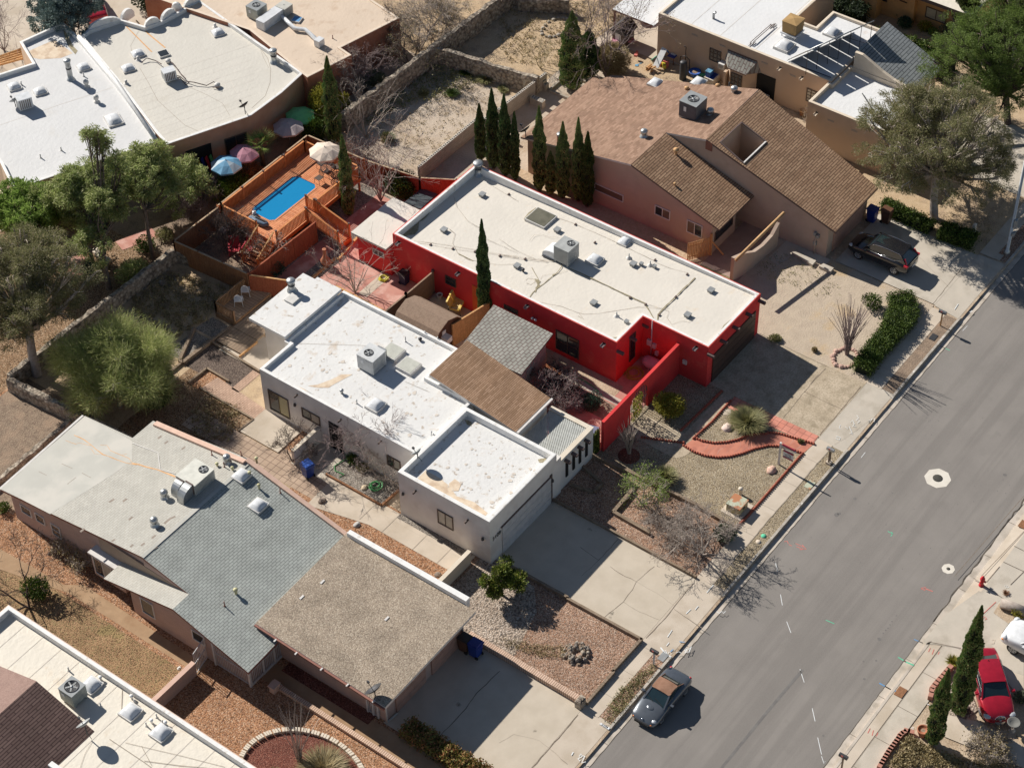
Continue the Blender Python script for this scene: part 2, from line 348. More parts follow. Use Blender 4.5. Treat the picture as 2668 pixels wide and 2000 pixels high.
for i in range(0,len(edges),2):
    a,c=edges[i],edges[i+1]
    # kerb with rounded ends that ramp down to the crossovers
    pr=[(a-.75,ZR+.01),(a-.35,-.04),(a,0.03),(a+.4,.05),(c-.4,.05),(c,0.03),(c+.35,-.06),(c+.75,ZR+.01)]
    for (xa,za),(xb,zb) in zip(pr[:-1],pr[1:]):
        b.face([(xa,.425,ZR),(xb,.425,ZR),(xb,.45,zb),(xa,.45,za)],m_kerb); b.face([(xa,.45,za),(xb,.45,zb),(xb,.60,zb),(xa,.60,za)],m_kerb)
        b.face([(xb,.60,ZR),(xa,.60,ZR),(xa,.60,za),(xb,.60,zb)],m_kerb)
struct('kerb',b)
b=MB()
pr=[(-60,0.02),(-.4,.02),(.4,-.1),(1.2,-.1),(6.0,-.1),(60,-.1)]
for (xa,za),(xb,zb) in zip(pr[:-1],pr[1:]):
    b.face([(xb,-10.45,ZR),(xa,-10.45,ZR),(xa,-10.47,za),(xb,-10.47,zb)],m_gutter); b.face([(xb,-10.47,zb),(xa,-10.47,za),(xa,-10.62,za),(xb,-10.62,zb)],m_gutter)
struct('kerb',b)
ve=[-120]+[e for d in drives for e in d]+[200]
for i in range(0,len(ve),2):
    a,c=ve[i]+.12,ve[i+1]-.12; b=MB(); b.face([(a,.60,.004),(c,.60,.004),(c,1.42,.004),(a,1.42,.004)],m_darkground if 14<a<22 else (g_beige if 0>a>-5 else g_pink)); struct('verge',b)
b=MB()
for i in range(0,len(ve),2): a,c=ve[i]+.02,ve[i+1]-.02; b.face([(a,1.42,.012),(c,1.42,.012),(c,2.46,.012),(a,2.46,.012)],m_conc)
for x in (-14.0,-12.1,-10.1,-2.0,.4,2.8,5.2,7.6,17.2,19.2,21.4,33,35.4,-25,-27.4,-31): b.ribbon([(x,1.42,.017),(x,2.46,.017)],.025,m_crackl)
b.ribbon([(-4,1.42,.018),(9.3,1.42,.018)],.05,m_crackl,jit=.03)
def marks(b,k,sets,z,w,m):
    for s in sets: b.ribbon([p+(z,) for p in L(k,s,z)],w,m)
struct('pavement',b)
# crossovers and driveways
def drive(a,c,ytop,mat,matap,lines,z=.018):
    b=MB()
    b.face([(a,2.44,z),(c,2.44,z),(c,ytop,z),(a,ytop,z)],mat)
    b.face([(a-.3,.58,-.02),(c+.3,.58,-.02),(c+.1,2.43,z),(a-.1,2.43,z)],matap)
    b.face([(a-.7,.425,ZR+.006),(c+.7,.425,ZR+.006),(c+.3,.58,-.02),(a-.3,.58,-.02)],matap)
    b.ribbon([(a-.7,.44,ZR+.02),(c+.7,.44,ZR+.02)],.05,m_crack,jit=.04)
    for k,s,w,m in lines: b.ribbon([p+(z+.005,) for p in L(k,s,z)],w,m,jit=.03 if m is not m_chalk else 0)
    struct('driveway',b); return b
CH=m_chalk; CK=m_crack
drive(-22.6,-15.45,10.6,m_concoil,m_conc,[('23','650,1220 420,1490 270,1658',.06,CK),('13','2060,860 1870,1040 1780,1170 1640,1320 1570,1390',.05,CK),('23','420,1500 560,1620',.02,m_crackl),
      ('23','0,1450 120,1380 330,1430 410,1490',.015,m_crackl),('23','612,1525 597,1552',.06,CH),('23','660,1560 675,1540 685,1560 650,1580 668,1600',.05,CH),('23','685,1555 705,1560 690,1590 680,1615 715,1605',.05,CH)])
drive(-9.85,-4.2,13.0,m_concoil,m_conc,[('23','1210,590 1340,455 1450,320 1600,140',.045,CK),('23','915,0 1000,60 1130,125 1280,0',.03,CK),('23','1130,125 1100,190 1025,290 865,420',.035,CK),('23','1025,290 1150,370 1320,440',.03,m_crackl),
      ('23','1130,125 1300,220 1440,320',.015,m_crackl),('23','1440,350 1560,430 1710,530',.03,m_crackl),('23','1540,388 1578,352',.05,CH),('23','1615,355 1640,325',.05,CH),('23','1387,580 1425,522',.05,CH),('23','1378,652 1400,625',.05,CH),
      ('23','1790,370 1815,385 1835,368 1845,385 1865,368',.04,CH),('23','1525,690 1550,670 1530,715 1555,700',.05,CH),('23','1560,680 1585,655 1562,705',.05,CH),('23','1710,215 1765,152',.05,CH),
      ('23','1330,665 1360,705 1415,745',.08,CH),('23','1345,712 1372,690 1385,720 1400,705',.05,CH),('23','1485,618 1530,622',.05,m_chalkb),('23','1412,700 1435,680',.06,m_chalkb),('23','1455,712 1480,700 1500,712',.03,CH),
      ('22','820,1528 670,1420',.03,m_crack),('22','820,1528 985,1350',.03,m_crack),('22','820,1528 680,1658',.02,m_crack)])
drive(9.55,15.25,10.45,m_concs,m_concg,[('32','530,500 700,300 870,100',.05,CK),('32','400,140 715,290',.03,m_crack),('32','230,360 520,0',.03,m_crack),('31','580,1530 460,1658',.04,CK),('31','30,1240 320,1390 600,1520',.03,m_crack),
      ('32','835,335 850,360 830,375 860,385 840,400',.035,CH),('32','785,395 800,375 815,410 800,425 830,430',.035,CH),('32','740,430 760,450 770,425 790,470 800,490 775,480',.035,CH),('32','700,415 690,440 705,450',.03,CH),
      ('32','665,510 700,520 690,540 660,525',.045,CH),('32','925,380 950,375 935,400 960,365 985,360 975,390',.04,CH),('32','650,575 770,500 900,400 1000,330 1090,240',.012,m_crackl)])
drive(24.3,30.3,9.9,m_concg,m_concg,[('31','1460,1000 1700,700',.035,CK),('31','1330,600 1590,860',.02,m_crackl),('31','1640,1045 1670,1000',.05,CH),('31','1765,1070 1785,1055',.05,CH)])
drive(37.6,44.5,12.0,m_concg,m_concg,[])
# pavement texts on the kerb ends and marks on the walks across the street
b=MB()
b.face([(-120,-11.25,.004),(0,-11.2,.004),(0,-10.62,.004),(-120,-10.62,.004)][::1],m_conc)
b.face([(-120,-12.45,.008),(1.6,-12.45,.008),(1.6,-11.25,.008),(-120,-11.25,.008)],m_concg)
for x in (-12.4,-10.2,-7.9,-5.4,-2.6): b.ribbon([(x,-12.45,.013),(x,-11.25,.013)],.03,m_crack)
for p0,p1 in (((-120,-11.25),(0,-11.25)),((0,-10.7),(0,-12.4))): b.ribbon([p0+(.013,),p1+(.013,)],.03,m_crackl)
marks(b,'33',['945,1330 925,1370','972,1345 960,1390','1010,1365 995,1395','1440,670 1425,700','1470,680 1455,722','1515,700 1503,722'],.014,.04,m_chalkr)
marks(b,'33',['1280,1330 1300,1320 1295,1345 1275,1340','1415,1130 1435,1140'],.014,.04,CH); marks(b,'33',['1240,785 1305,812'],.03,.09,m_chalkg); marks(b,'33',['1135,1012 1165,1030'],.014,.08,m_chalkb)
struct('pavement',b)
b=MB()
b.face([p+(.016,) for p in _ccw(L('33','1840,200 2010,280 1720,560 1420,640 1380,620 1560,400',.016))],m_concg)
b.face([(1.6,-30,.012),(30,-30,.012),(30,-11.2,.012),(1.6,-11.2,.012)],m_concg); b.face([(1.6,-11.2,.012),(30,-11.2,.012),(30,-10.47,-.10),(1.6,-10.47,-.10)],m_conc); b.face([(0,-11.25,.004),(1.6,-11.25,.010),(1.6,-10.6,-.02),(0,-10.6,.004)],m_conc)
b.face([p+(.02,) for p in _ccw(L('33','1390,640 1840,440 2211,640 2211,1100 1990,820 1780,690 1480,640',.02))],m_concg)
b.face([p+(.024,) for p in _ccw(L('33','1980,820 2211,900 2211,1320 2150,1050',.024))],m_conc)
for k,s in (('32','1640,1658 2211,1000'),('32','1860,1658 2211,1290'),('33','1790,90 2050,270'),('32','2040,1540 2211,1620'),('33','1900,130 2010,0'),('33','2100,150 2211,40'),('33','1430,620 1690,670'),('32','2130,1410 2211,1450')):
    b.ribbon([p+(.03,) for p in L(k,s,.03)],.035,CK)
marks(b,'33',['1870,425 1890,410 1905,430 1885,440 1900,425','1830,430 1980,290'],.035,.035,m_chalkr)
marks(b,'33',['2050,160 2075,155 2060,175 2090,168'],.035,.03,CH); marks(b,'33',['1945,605 1970,600 1962,632 1942,630'],.035,.06,m_conc)
struct('driveway',b)
b=MB(); b.face([p+(.02,) for p in _ccw(L('33','1230,1370 1310,1400 1440,1460 1560,1560 1800,1620 2211,1658 2211,1850 1000,1850',.02))],m_dirt)
struct('planting_bed',b)
b=MB(); b.face([p+(.03,) for p in _ccw(L('33','1600,960 1640,850 1740,930 1830,1180 1740,1260 1560,1210',.03))],g_stone); b.face([p+(.026,) for p in _ccw(L('33','1420,1300 1560,1210 1850,1280 2211,1480 2211,1658 1950,1560 1560,1400',.026))],m_conc); struct('path',b)
b=MB(); b.face([p+(.03,) for p in _ccw(L('33','2010,300 2211,400 2211,560 1960,380',.03))],m_dirt); b.face([p+(.03,) for p in _ccw(L('33','2110,1040 2211,1000 2211,1500 2080,1250',.03))],m_dirtgold); struct('planting_bed',b)
# ---- yards on the house side
sheet('yard',rect(-60,-15.2,2.46,90),.004,g_orange)
sheet('gravel_bed',rect(-15.2,-9.9,2.46,13.6),.008,g_pink)
sheet('gravel_bed',[(-15.2,7.5),(-11.6,8.4),(-10.2,9.6),(-9.9,11.3),(-10.0,13.4),(-15.2,13.4)],.012,g_stone)
sheet('gravel_bed',rect(-4.2,.35,2.46,13.6),.008,g_pink)
sheet('gravel_bed',rect(.35,9.55,2.46,13.0),.012,g_beige)
sheet('yard',rect(15.25,24.2,2.46,17),.008,m_yardrt)
sheet('yard',rect(30.3,37.6,2.46,14),.008,m_dirtgold)
sheet('yard',rect(44.5,80,2.46,60),.008,m_dirtgold)
sheet('gravel_bed',rect(-15.2,-10.2,13.6,26.0),.012,g_orange)
# ---- back yards
sheet('yard',rect(-15.2,1.2,26,45.7),.012,m_dirtgold)
b=MB(); rs=random.Random(5)
sheet('gravel_bed',rect(-15.2,-8.5,31.5,38.0),.016,g_brown)
sheet('gravel_bed',rect(-8.5,-5.9,34.0,38.6),.020,g_dark)
sheet('gravel_bed',rect(-8.3,-5.8,38.7,40.2),.020,g_grey)
sheet('gravel_bed',[(-5.6,38.5),(-4.1,38.3),(-4.1,40.1),(-5.6,40.3)],.020,g_grey)
sheet('gravel_bed',rect(-9.6,-8.0,35.3,37.0),.024,g_orange)
sheet('path',[(-8.1,36.0),(-9.4,36.2),(-9.55,31.6),(-8.45,31.6)],.028,m_paver)
sheet('path',rect(-8.35,-6.3,34.0,34.6),.028,m_paver)
b=MB(); b.box(-6.2,-3.6,32.0,37.6,0,.10,m_conc); struct('patio',b)
b=MB(); b.box(-10.85,-8.35,28.5,31.6,0,.10,m_conc); struct('patio',b)
sheet('path',rect(-12.5,-10.9,24.0,35),.024,m_pavers)
sheet('path',rect(-10.9,-10.3,26.9,28.5),.024,m_pavers)
sheet('gravel_bed',rect(-10.3,-8.55,27.4,28.5),.028,g_orange)
b=MB(); b.face([p+(.032,) for p in _ccw([(-13.05,24.3),(-11.0,24.4),(-11.0,13.7),(-12.1,13.7),(-12.1,20.3)])],m_conc); b.face([p+(.036,) for p in rect(-11.0,-8.55,24.95,27.3)],m_concg)
b.face([p+(.036,) for p in rect(-11.0,-10.35,13.7,24.95)],m_conc)
for y in (15.2,17.0,19.3,21.0): b.ribbon([(-12.1,y,.042),(-10.3,y,.042)],.03,m_crackl)
struct('path',b)
sheet('gravel_bed',rect(-10.45,-8.6,20.6,24.9),.040,g_grey)
sheet('gravel_bed',rect(-10.7,-10.3,13.9,19.3),.046,g_grey)
# gray house side yard
b=MB(); b.face([p+(.024,) for p in _ccw([(-28.5,44),(-26.6,44),(-25.9,31.6),(-25.25,30.7),(-25.3,26.0),(-25.35,21.25),(-26.12,21.25),(-26.15,27),(-26.2,31),(-27.4,36)])],m_walkbrown)
b.face([p+(.014,) for p in rect(-26.15,-23.0,17.3,21.2)],m_walkbrown); b.face([p+(.014,) for p in rect(-24.1,-22.8,3,17.3)],m_walkbrown)
struct('path',b)
sheet('gravel_bed',rect(-26.4,-23.9,21.2,40),.018,g_orange)
sheet('gravel_bed',rect(-31,-26.1,21.2,44),.012,g_lawn)
sheet('gravel_bed',rect(-23.2,-22.5,11.2,17.4),.020,g_wine)
sheet('gravel_bed',rect(-30.4,-24.25,2.5,21.0),.018,g_orange)
cc=(-28.0,11.7); RX=3.05
circ=[(cc[0]+2.75*math.cos(a*.2618),cc[1]+3.6*math.sin(a*.2618)) for a in range(24)]
sheet('gravel_bed',circ,.026,g_wine)
sheet('planting_bed',rect(-22.75,-22.0,3.0,9.3),.022,m_darkground)
# back area behind gray house and far left
sheet('yard',rect(-60,-15.2,38.0,46),.016,m_darkground)
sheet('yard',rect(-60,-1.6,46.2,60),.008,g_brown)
sheet('yard',rect(-1.6,16,45.9,55),.008,m_darkground)
sheet('yard',rect(16,34,45.9,70),.008,m_lot)
# vacant lots behind the block walls
sheet('yard',rect(12.2,80,32,45.6),.006,m_lot)
sheet('yard',rect(26.5,80,37.5,80),.010,m_dirtgold)
sheet('driveway',rect(-30,40,66.5,90),.02,m_conc)
# red house back yard
sheet('yard',rect(0.6,12.2,32,45.7),.016,g_grey)
sheet('yard',rect(-1.2,3.7,39.6,45.7),.020,m_darkground)
sheet('path',rect(2.6,5.7,33.9,36.9),.024,m_redcrt)
sheet('path',[(5.7,37.6),(7.4,37.6),(7.4,35.9),(5.7,35.9)],.028,m_redcrt)
sheet('path',rect(.9,12,38.0,39.3),.022,m_redcrt)
sheet('gravel_bed',rect(0.5,2.7,31.0,35.4),.028,m_dirtgold)
b=MB(); b.face([p+(.032,) for p in rect(2.8,6.2,30.0,33.9)],m_redcrt); b.face([p+(.038,) for p in rect(3.2,5.7,33.1,33.8)],m_conc); struct('path',b)
sheet('yard',rect(0.1,6.3,12.5,30.0),.010,m_redcrt)
sheet('gravel_bed',rect(0.2,1.9,26.5,30),.034,m_dirtgold)
sheet('patio',rect(3.0,6.2,23,29.6),.020,m_concoil)
# courtyard of the red house
b=MB(); b.face([p+(.020,) for p in rect(5.15,6.2,14.6,21.5)],m_dirt); b.face([p+(.030,) for p in rect(3.1,4.5,12.9,19.2)],m_darkground); struct('planting_bed',b)
b=MB(); b.face([p+(.026,) for p in rect(4.6,5.15,12.8,21)],m_concg); struct('path',b)
sheet('yard',rect(.3,9.2,12.6,15.3),.016,m_redcrt)
# red front garden paths
b=MB(); b.face([p+(.018,) for p in _ccw([(4.0,12.4),(4.95,12.4),(4.95,8.6),(4.1,8.3),(9.7,9.1),(9.6,8.3)])],m_concg) if 0 else None
arc=[(3.95+1.05*math.cos(math.pi+a*math.pi/8),8.9+.75*math.sin(math.pi+a*math.pi/8)) for a in range(9)]
b.face([p+(.018,) for p in _ccw([(3.0,12.4),(4.9,12.4),(5.0,9.3)]+[(9.55,9.25),(9.55,8.55),(5.0,8.45)]+arc[::-1][1:])],m_concs); struct('path',b)
outer=L('22','1520,590 1600,640 1690,672 1800,688 1900,680 2000,655 2110,615 2211,592')+[P('32',100,590),P('32',220,595),P('32',390,655)]
inner=L('22','1610,525 1670,550 1770,568 1870,562 1970,540 2070,495 2211,490')+[P('32',90,480),P('32',200,490),P('32',480,575)]
b=MB()
N_=30
def resamp(pts,n):
    d=[0]
    for a,c in zip(pts[:-1],pts[1:]): d.append(d[-1]+math.hypot(c[0]-a[0],c[1]-a[1]))
    return [(float(np.interp(i/n*d[-1],d,[p[0] for p in pts])),float(np.interp(i/n*d[-1],d,[p[1] for p in pts]))) for i in range(n+1)]
oo,ii=resamp(outer,N_),resamp(inner,N_)
for i in range(N_): b.face([oo[i]+(.022,),oo[i+1]+(.022,),ii[i+1]+(.022,),ii[i]+(.022,)],m_redflag)
for i in range(4,N_-1,2):
    a,c=Vector(oo[i]+(.027,)),Vector(ii[i]+(.027,)); b.ribbon([a.lerp(c,R.uniform(0,.3)),a.lerp(c,.55)+Vector((R.uniform(-.3,.3),R.uniform(-.2,.2),0)),a.lerp(c,R.uniform(.7,1))],.025,m_redcrt,jit=.1)
struct('path',b)
sheet('path',[P('32',120,380),P('32',520,510),P('32',470,580),P('32',130,400),P('22',2040,210),P('22',1940,168),P('22',1890,240)][0:3]+[P('32',20,330)],.026,m_redpave)
sheet('path',[(8.4,8.5),(9.5,8.5),(9.6,2.5),(8.75,2.5)],.024,m_redpave)
sheet('path',L('22','1845,290 1905,290 1912,335 1845,338'),.03,m_conc)
# ================================================================ free standing walls, fences, edgings
def wall(name,label,cat,a,c,h,t,m,top=None,z0=0,h2=None,group=None):
    "straight masonry wall with a slightly proud coping"
    b=MB(); a=Vector(a+(0,)); c=Vector(c+(0,)); d=(c-a).normalized(); n=Vector((-d.y,d.x,0))*t/2
    h2=h if h2 is None else h2
    q=[a-n,c-n,c+n,a+n]; hs=[h,h2,h2,h]
    b.mesh([(p.x,p.y,z0) for p in q]+[(p.x,p.y,hh) for p,hh in zip(q,hs)],[(0,1,5,4),(1,2,6,5),(2,3,7,6),(3,0,4,7)],m)
    n2=n*(1+.04/t); e=d*.02; q=[a-n2-e,c-n2+e,c+n2+e,a+n2-e]
    b.mesh([(p.x,p.y,hh) for p,hh in zip(q,hs)]+[(p.x,p.y,hh+.05) for p,hh in zip(q,hs)],[(3,2,1,0),(0,1,5,4),(1,2,6,5),(2,3,7,6),(3,0,4,7),(4,5,6,7)],top or m)
    return tag(link(name,b),label,cat,group)
def rubble(name,label,a,c,h,t,m,seed=1,z0=0):
    "uneven stone wall: many short courses with jittered tops"
    b=MB(); rr=random.Random(seed); a=Vector(a+(0,)); c=Vector(c+(0,)); d=(c-a); n=max(2,int(d.length/.45)); u=d.normalized(); nn=Vector((-u.y,u.x,0))
    pr=[(a+d*(i/n),h+rr.uniform(-.07,.07),t/2+rr.uniform(-.05,.04)) for i in range(n+1)]
    vs_=[]
    for p,hh,w in pr:
        for s,z in ((-1.08,z0),(-1,hh*.8),(-.7,hh),(.7,hh+rr.uniform(-.04,.04)),(1,hh*.8),(1.08,z0)):
            q=p+nn*(w*s+rr.uniform(-.02,.02)); vs_.append((q.x,q.y,z))
    fs=[(i*6+j,(i+1)*6+j,(i+1)*6+j+1,i*6+j+1) for i in range(n) for j in range(5)]
    fs+=[(0,1,2,3,4,5),tuple(n*6+j for j in (5,4,3,2,1,0))]
    b.mesh(vs_,fs,m); return tag(link(name,b),label,'wall')
def blockwall(name,label,a,c,h,seed=1,step=0,t=.2):
    "hollow concrete blocks: black plates along the top stand for the open cores"
    b=MB(); a=Vector(a+(0,)); c=Vector(c+(0,)); d=(c-a); n=int(d.length/.40); u=d.normalized(); nn=Vector((-u.y,u.x,0))
    ang=math.atan2(u.y,u.x)
    for i in range(n):
        p=a+u*(i*.40); hh=h-(step*max(0,i-n+14) // 3*.2 if step else 0)
        b.box(0,.398,-t/2,t/2,0,hh,m_block,rot=ang,at=(p.x,p.y,0),top=m_blocktop)
        for q in (.05,.24): b.box(q,q+.11,-.055,.055,hh+.002,hh+.006,m_black,rot=ang,at=(p.x,p.y,0))  # shade of the open cores painted as flat black plates
    return tag(link(name,b),label,'wall')
m_redwall=surf('red_stucco',(.66,.045,.050),(.72,.06,.058),1.0,.92,patch=(.60,.06,.055),pscale=.6,plo=.45,phi=.7,patch2=(.70,.11,.085),p2scale=.9,p2lo=.6,p2hi=.74,bump=.008,bscale=30)
m_whitest=surf('white_stucco',(.74,.715,.68),(.79,.77,.735),1.5,.9,patch=(.70,.67,.63),pscale=.6,bump=.008,bscale=30)
m_cream=surf('cream_stucco',(.66,.58,.47),(.72,.64,.53),1.5,.9,bump=.006,bscale=30)
m_tanst=surf('tan_stucco',(.47,.36,.285),(.52,.405,.325),1.2,.92,patch=(.50,.37,.28),pscale=.3,bump=.01,bscale=22)
m_beigest=surf('beige_stucco',(.54,.41,.305),(.60,.46,.345),1.0,.92,patch=(.57,.42,.30),pscale=.25,bump=.01,bscale=22)
m_brownst=surf('brown_stucco',(.42,.27,.18),(.47,.31,.215),1.2,.92,bump=.01,bscale=22)
m_orangest=surf('ochre_stucco',(.58,.33,.15),(.64,.38,.18),1.0,.92,bump=.01,bscale=22)
m_pinkbr=brick('pink_brick',(.52,.37,.31),(.57,.41,.345),(.46,.33,.28),.40,.10,.012,axes='wall',var=.06)
m_orwall=surf('orange_wood',(.62,.17,.045),(.72,.22,.06),2.0,.8,stretch=(1,1,4),fine=(.42,.11,.03),fscale=8,famt=.4)
m_fencew=surf('fence_wood',(.25,.12,.06),(.34,.165,.085),3.0,.85,stretch=(3,3,.5),fine=(.16,.08,.04),fscale=10,famt=.5)
m_fencer=surf('fence_red_brown',(.30,.085,.045),(.40,.12,.06),3.0,.85,stretch=(3,3,.5),fine=(.2,.06,.03),fscale=10,famt=.5)
m_fencey=surf('fence_golden',(.55,.30,.13),(.65,.38,.18),3.0,.85,stretch=(3,3,.5),fine=(.34,.2,.09),fscale=10,famt=.5)
# rock walls
rubble('stone_wall','long grey rubble stone wall behind the pool deck and bare shrubs',(16.0,45.75),(46,45.2),1.7,.55,m_stonew,1)
rubble('stone_wall','rubble stone wall crossing between the two vacant dirt lots',(26.5,45.4),(27.8,37.0),1.5,.5,m_stonew,2)
rubble('stone_wall','low mossy stone wall beside the small playhouse',(35.6,44.6),(37.6,41.2),1.2,.5,m_stonew,3)
rubble('stone_wall','shaded stone retaining wall below the eucalyptus trees',(-16.4,46.0),(-1.5,45.9),1.15,.5,m_stonew,4)
rubble('stone_wall','stone retaining wall at the foot of the brown corner fence',(-1.3,45.8),(-.45,40.6),.95,.4,m_stonew,5)
rubble('stone_wall','curved pale rubble wall behind the grey roofed house',(-16.5,45.9),(-15.6,33.0),1.0,.5,m_stonew,6)
rubble('stone_wall','low stepped stone edge left of the grey roof eave',(-30,40.4),(-16.6,40.6),.45,.4,m_stonew,7)
blockwall('block_wall','unfinished hollow block wall along the vacant lot left of the cypress row',(14.8,37.85),(21.6,37.9),1.25,1)
blockwall('block_wall','unfinished hollow block wall between the cypress row and the double cypress',(23.3,37.3),(29.0,37.1),1.25,3)
blockwall('block_wall','short return of hollow block wall beside the cypress row',(21.8,37.6),(22.3,35.9),1.35,2)
wall('garden_wall','low white stucco wall beside the bare tree on the patio','wall',(-10.95,27.1),(-7.9,27.1),1.15,.22,m_whitest,m_cream)
wall('garden_wall','low cream wall from the grey roofed garage to the green juniper','wall',(-14.0,13.7),(-10.9,13.7),1.0,.22,m_cream,m_cream)
wall('garden_wall','pink block wall joining the white gate beside the grey roofed house','wall',(-30.3,21.1),(-26.15,21.1),1.0,.25,m_pinkbr,surf('pink_cap',(.62,.42,.34),(.68,.47,.38),2,.9))
wall('brick_edging','low brick planter wall between the driveway and the pink gravel yard','edging',(-15.3,2.7),(-15.25,10.4),.32,.32,m_edgeb,m_edgeb)
b=MB(); b.box(-15.72,-15.22,2.45,2.85,0,.55,m_stonew)
for i in range(7): b.box(-15.7+.07*i,-15.62+.07*i,2.5+.03*(i%3),2.8,.55,.62+.02*(i%2),m_stonew)
tag(link('stone_pillar',b),'small stacked stone pillar at the pavement end of the brick planter wall','pillar')
wall('brick_edging','long pale brick edging beside the brown walk of the pink brick house','edging',(-24.25,2.6),(-24.2,17.2),.22,.24,m_edgeb,m_edgeb)
b=MB(); n=40
for i in range(n):
    a0,a1=i*2*math.pi/n,(i+1)*2*math.pi/n-.02
    q=[(cc[0]+rx*math.cos(a),cc[1]+ry*math.sin(a)) for a,rx,ry in ((a0,2.75,3.6),(a1,2.75,3.6),(a1,3.0,3.88),(a0,3.0,3.88))]
    for s in range(3):
        f0,f1=s/3,(s+.8)/3; L_=lambda p,r,f: (p[0]+(r[0]-p[0])*f,p[1]+(r[1]-p[1])*f)
        b.prism([L_(q[0],q[1],f0),L_(q[0],q[1],f1),L_(q[3],q[2],f1),L_(q[3],q[2],f0)],0,.20,m_cream)
tag(link('brick_edging',b),'oval brick edging around the wine coloured gravel bed with the ocotillo','edging')
def timber(label,pts,w=.16,h=.18,m=None,z=0):
    b=MB()
    for a,c in zip(pts[:-1],pts[1:]):
        b.bar((a[0],a[1],z+h/2),(c[0],c[1],z+h/2),w,h,m or m_timber)
    return tag(link('timber_edging',b),label,'edging')
timber('weathered timber edging between the pink gravel yard and the long cracked driveway',[(-9.85,11.6),(-9.82,7.5),(-9.9,7.5),(-9.86,2.4)],.16,.24)
timber('timber edging along the pavement in front of the pink gravel yard',[(-15.2,2.42),(-12.6,2.42),(-12.6,2.5),(-9.8,2.45)],.16,.24)
timber('timber edging at the shaded top of the pink gravel yard',[(-10.6,11.9),(-9.8,11.9)],.16,.2)
timber('long timber edging between the white house gravel and the red house yard',[(.1,13.4),(.3,9),(.36,5.3),(.2,2.5)],.2,.28)
timber('timber edging along the driveway side of the white house gravel',[(-4.18,12.6),(-4.2,7.5),(-4.25,2.45)],.14,.2)
timber('bent timber frame around the small tree with light green leaves',[(-.75,9.2),(-2.95,9.1),(-3.05,6.45)],.22,.24)
timber('square timber frame around the shaded soil beside the white garage',[(-2.6,12.4),(-2.3,11.0),(-1.45,10.95),(-.9,12.9)],.18,.2)
timber('timber frame of the grey gravel bed by the stepped board walk',[(-4.2,38.35),(-5.75,38.5),(-8.5,38.6),(-8.5,38.9),(-5.7,40.25)],.2,.25)
timber('timber edging around the dark mulch bed in the shady back yard',[(-9.5,38.7),(-5.95,38.7),(-6.2,34.15)],.14,.18)
timber('timber frame of the small square orange gravel bed',[(-8.0,35.1),(-7.95,37.05),(-9.6,37.1)],.14,.18)
timber('thin timber edging of the herringbone brick path',[(-9.5,36.2),(-9.6,31.6),(-10.9,31.7)],.12,.14)
timber('timber edging of the grey gravel bed with the coiled green hose',[(-8.7,20.55),(-10.5,20.6),(-10.5,24.95)],.12,.16,m_fencew)
timber('pale landscape timbers stepping along the red house back yard',[(1.0,37.2),(5.0,37.25),(5.0,37.0),(7.6,37.4),(12.0,37.5)],.16,.2,m_fencey)
timber('landscape timber crossing beside the gold mulch bed',[(.4,30.9),(2.8,31.0),(2.85,35.4)],.14,.16,m_fencey)
timber('landscape timber in front of the brown shed',[(0.3,30.3),(2.0,30.4),(3.5,30.4)],.14,.16,m_fencey)
def scallop(label,pts,step=.17,r=.085,h=.14):
    b=MB(); rs_=resamp(pts,max(2,int(sum(math.hypot(c[0]-a[0],c[1]-a[1]) for a,c in zip(pts[:-1],pts[1:]))/step)))
    for p in rs_: b.lathe((p[0],p[1],0),[(r,0),(r,h*.7),(r*.6,h),(0,h*1.02)],m_scal,7)
    return tag(link('scalloped_edging',b),label,'edging')
scallop('red scalloped edging on the street side of the curved red path',outer)
scallop('red scalloped edging on the inner side of the curved red path',inner)
scallop('red scalloped edging along the pavement in front of the beige pebble yard',[(7.75,2.55),(5,2.55),(2.4,2.55),(.4,2.6)])
scallop('red scalloped edging beside the straight concrete walk to the arched gate',[(4.95,8.6),(6.8,8.45),(9.0,8.5)])
scallop('red scalloped edging under the yellow flowering bush by the red garage',[(5.1,9.6),(9.4,9.4)])
scallop('red scalloped edging across the arched gate shadow',[(3.0,11.9),(3.0,9.0),(2.0,9.0)] if 0 else [(3.2,11.2),(3.9,9.7),(4.3,8.9)])
# brick coloured block edging across the street
b=MB(); pts=resamp(L('33','1025,1650 1090,1540 1200,1390 1240,1365 1310,1385'),15)
for i,p in enumerate(pts[:-1]):
    q=pts[i+1]; b.box(-.17,.17,-.12,.12,0,.24,surf('edging_block',(.42,.20,.15),(.48,.24,.18),3,.9) if i==0 else b.mats[0],rot=math.atan2(q[1]-p[1],q[0]-p[0]),at=(p[0],p[1],0))
tag(link('block_edging',b),'reddish block edging curving round the dry bed by the far pavement','edging')
b2=MB(); pts=resamp(L('33','1440,1080 1460,1010 1540,920 1600,850 1620,830'),9)
for i,p in enumerate(pts[:-1]):
    q=pts[i+1]; b2.box(-.18,.18,-.13,.13,0,.34,b.mats[0],rot=math.atan2(q[1]-p[1],q[0]-p[0]),at=(p[0],p[1],0))
tag(link('block_edging',b2),'reddish block edging behind the taller cypress across the street','edging')
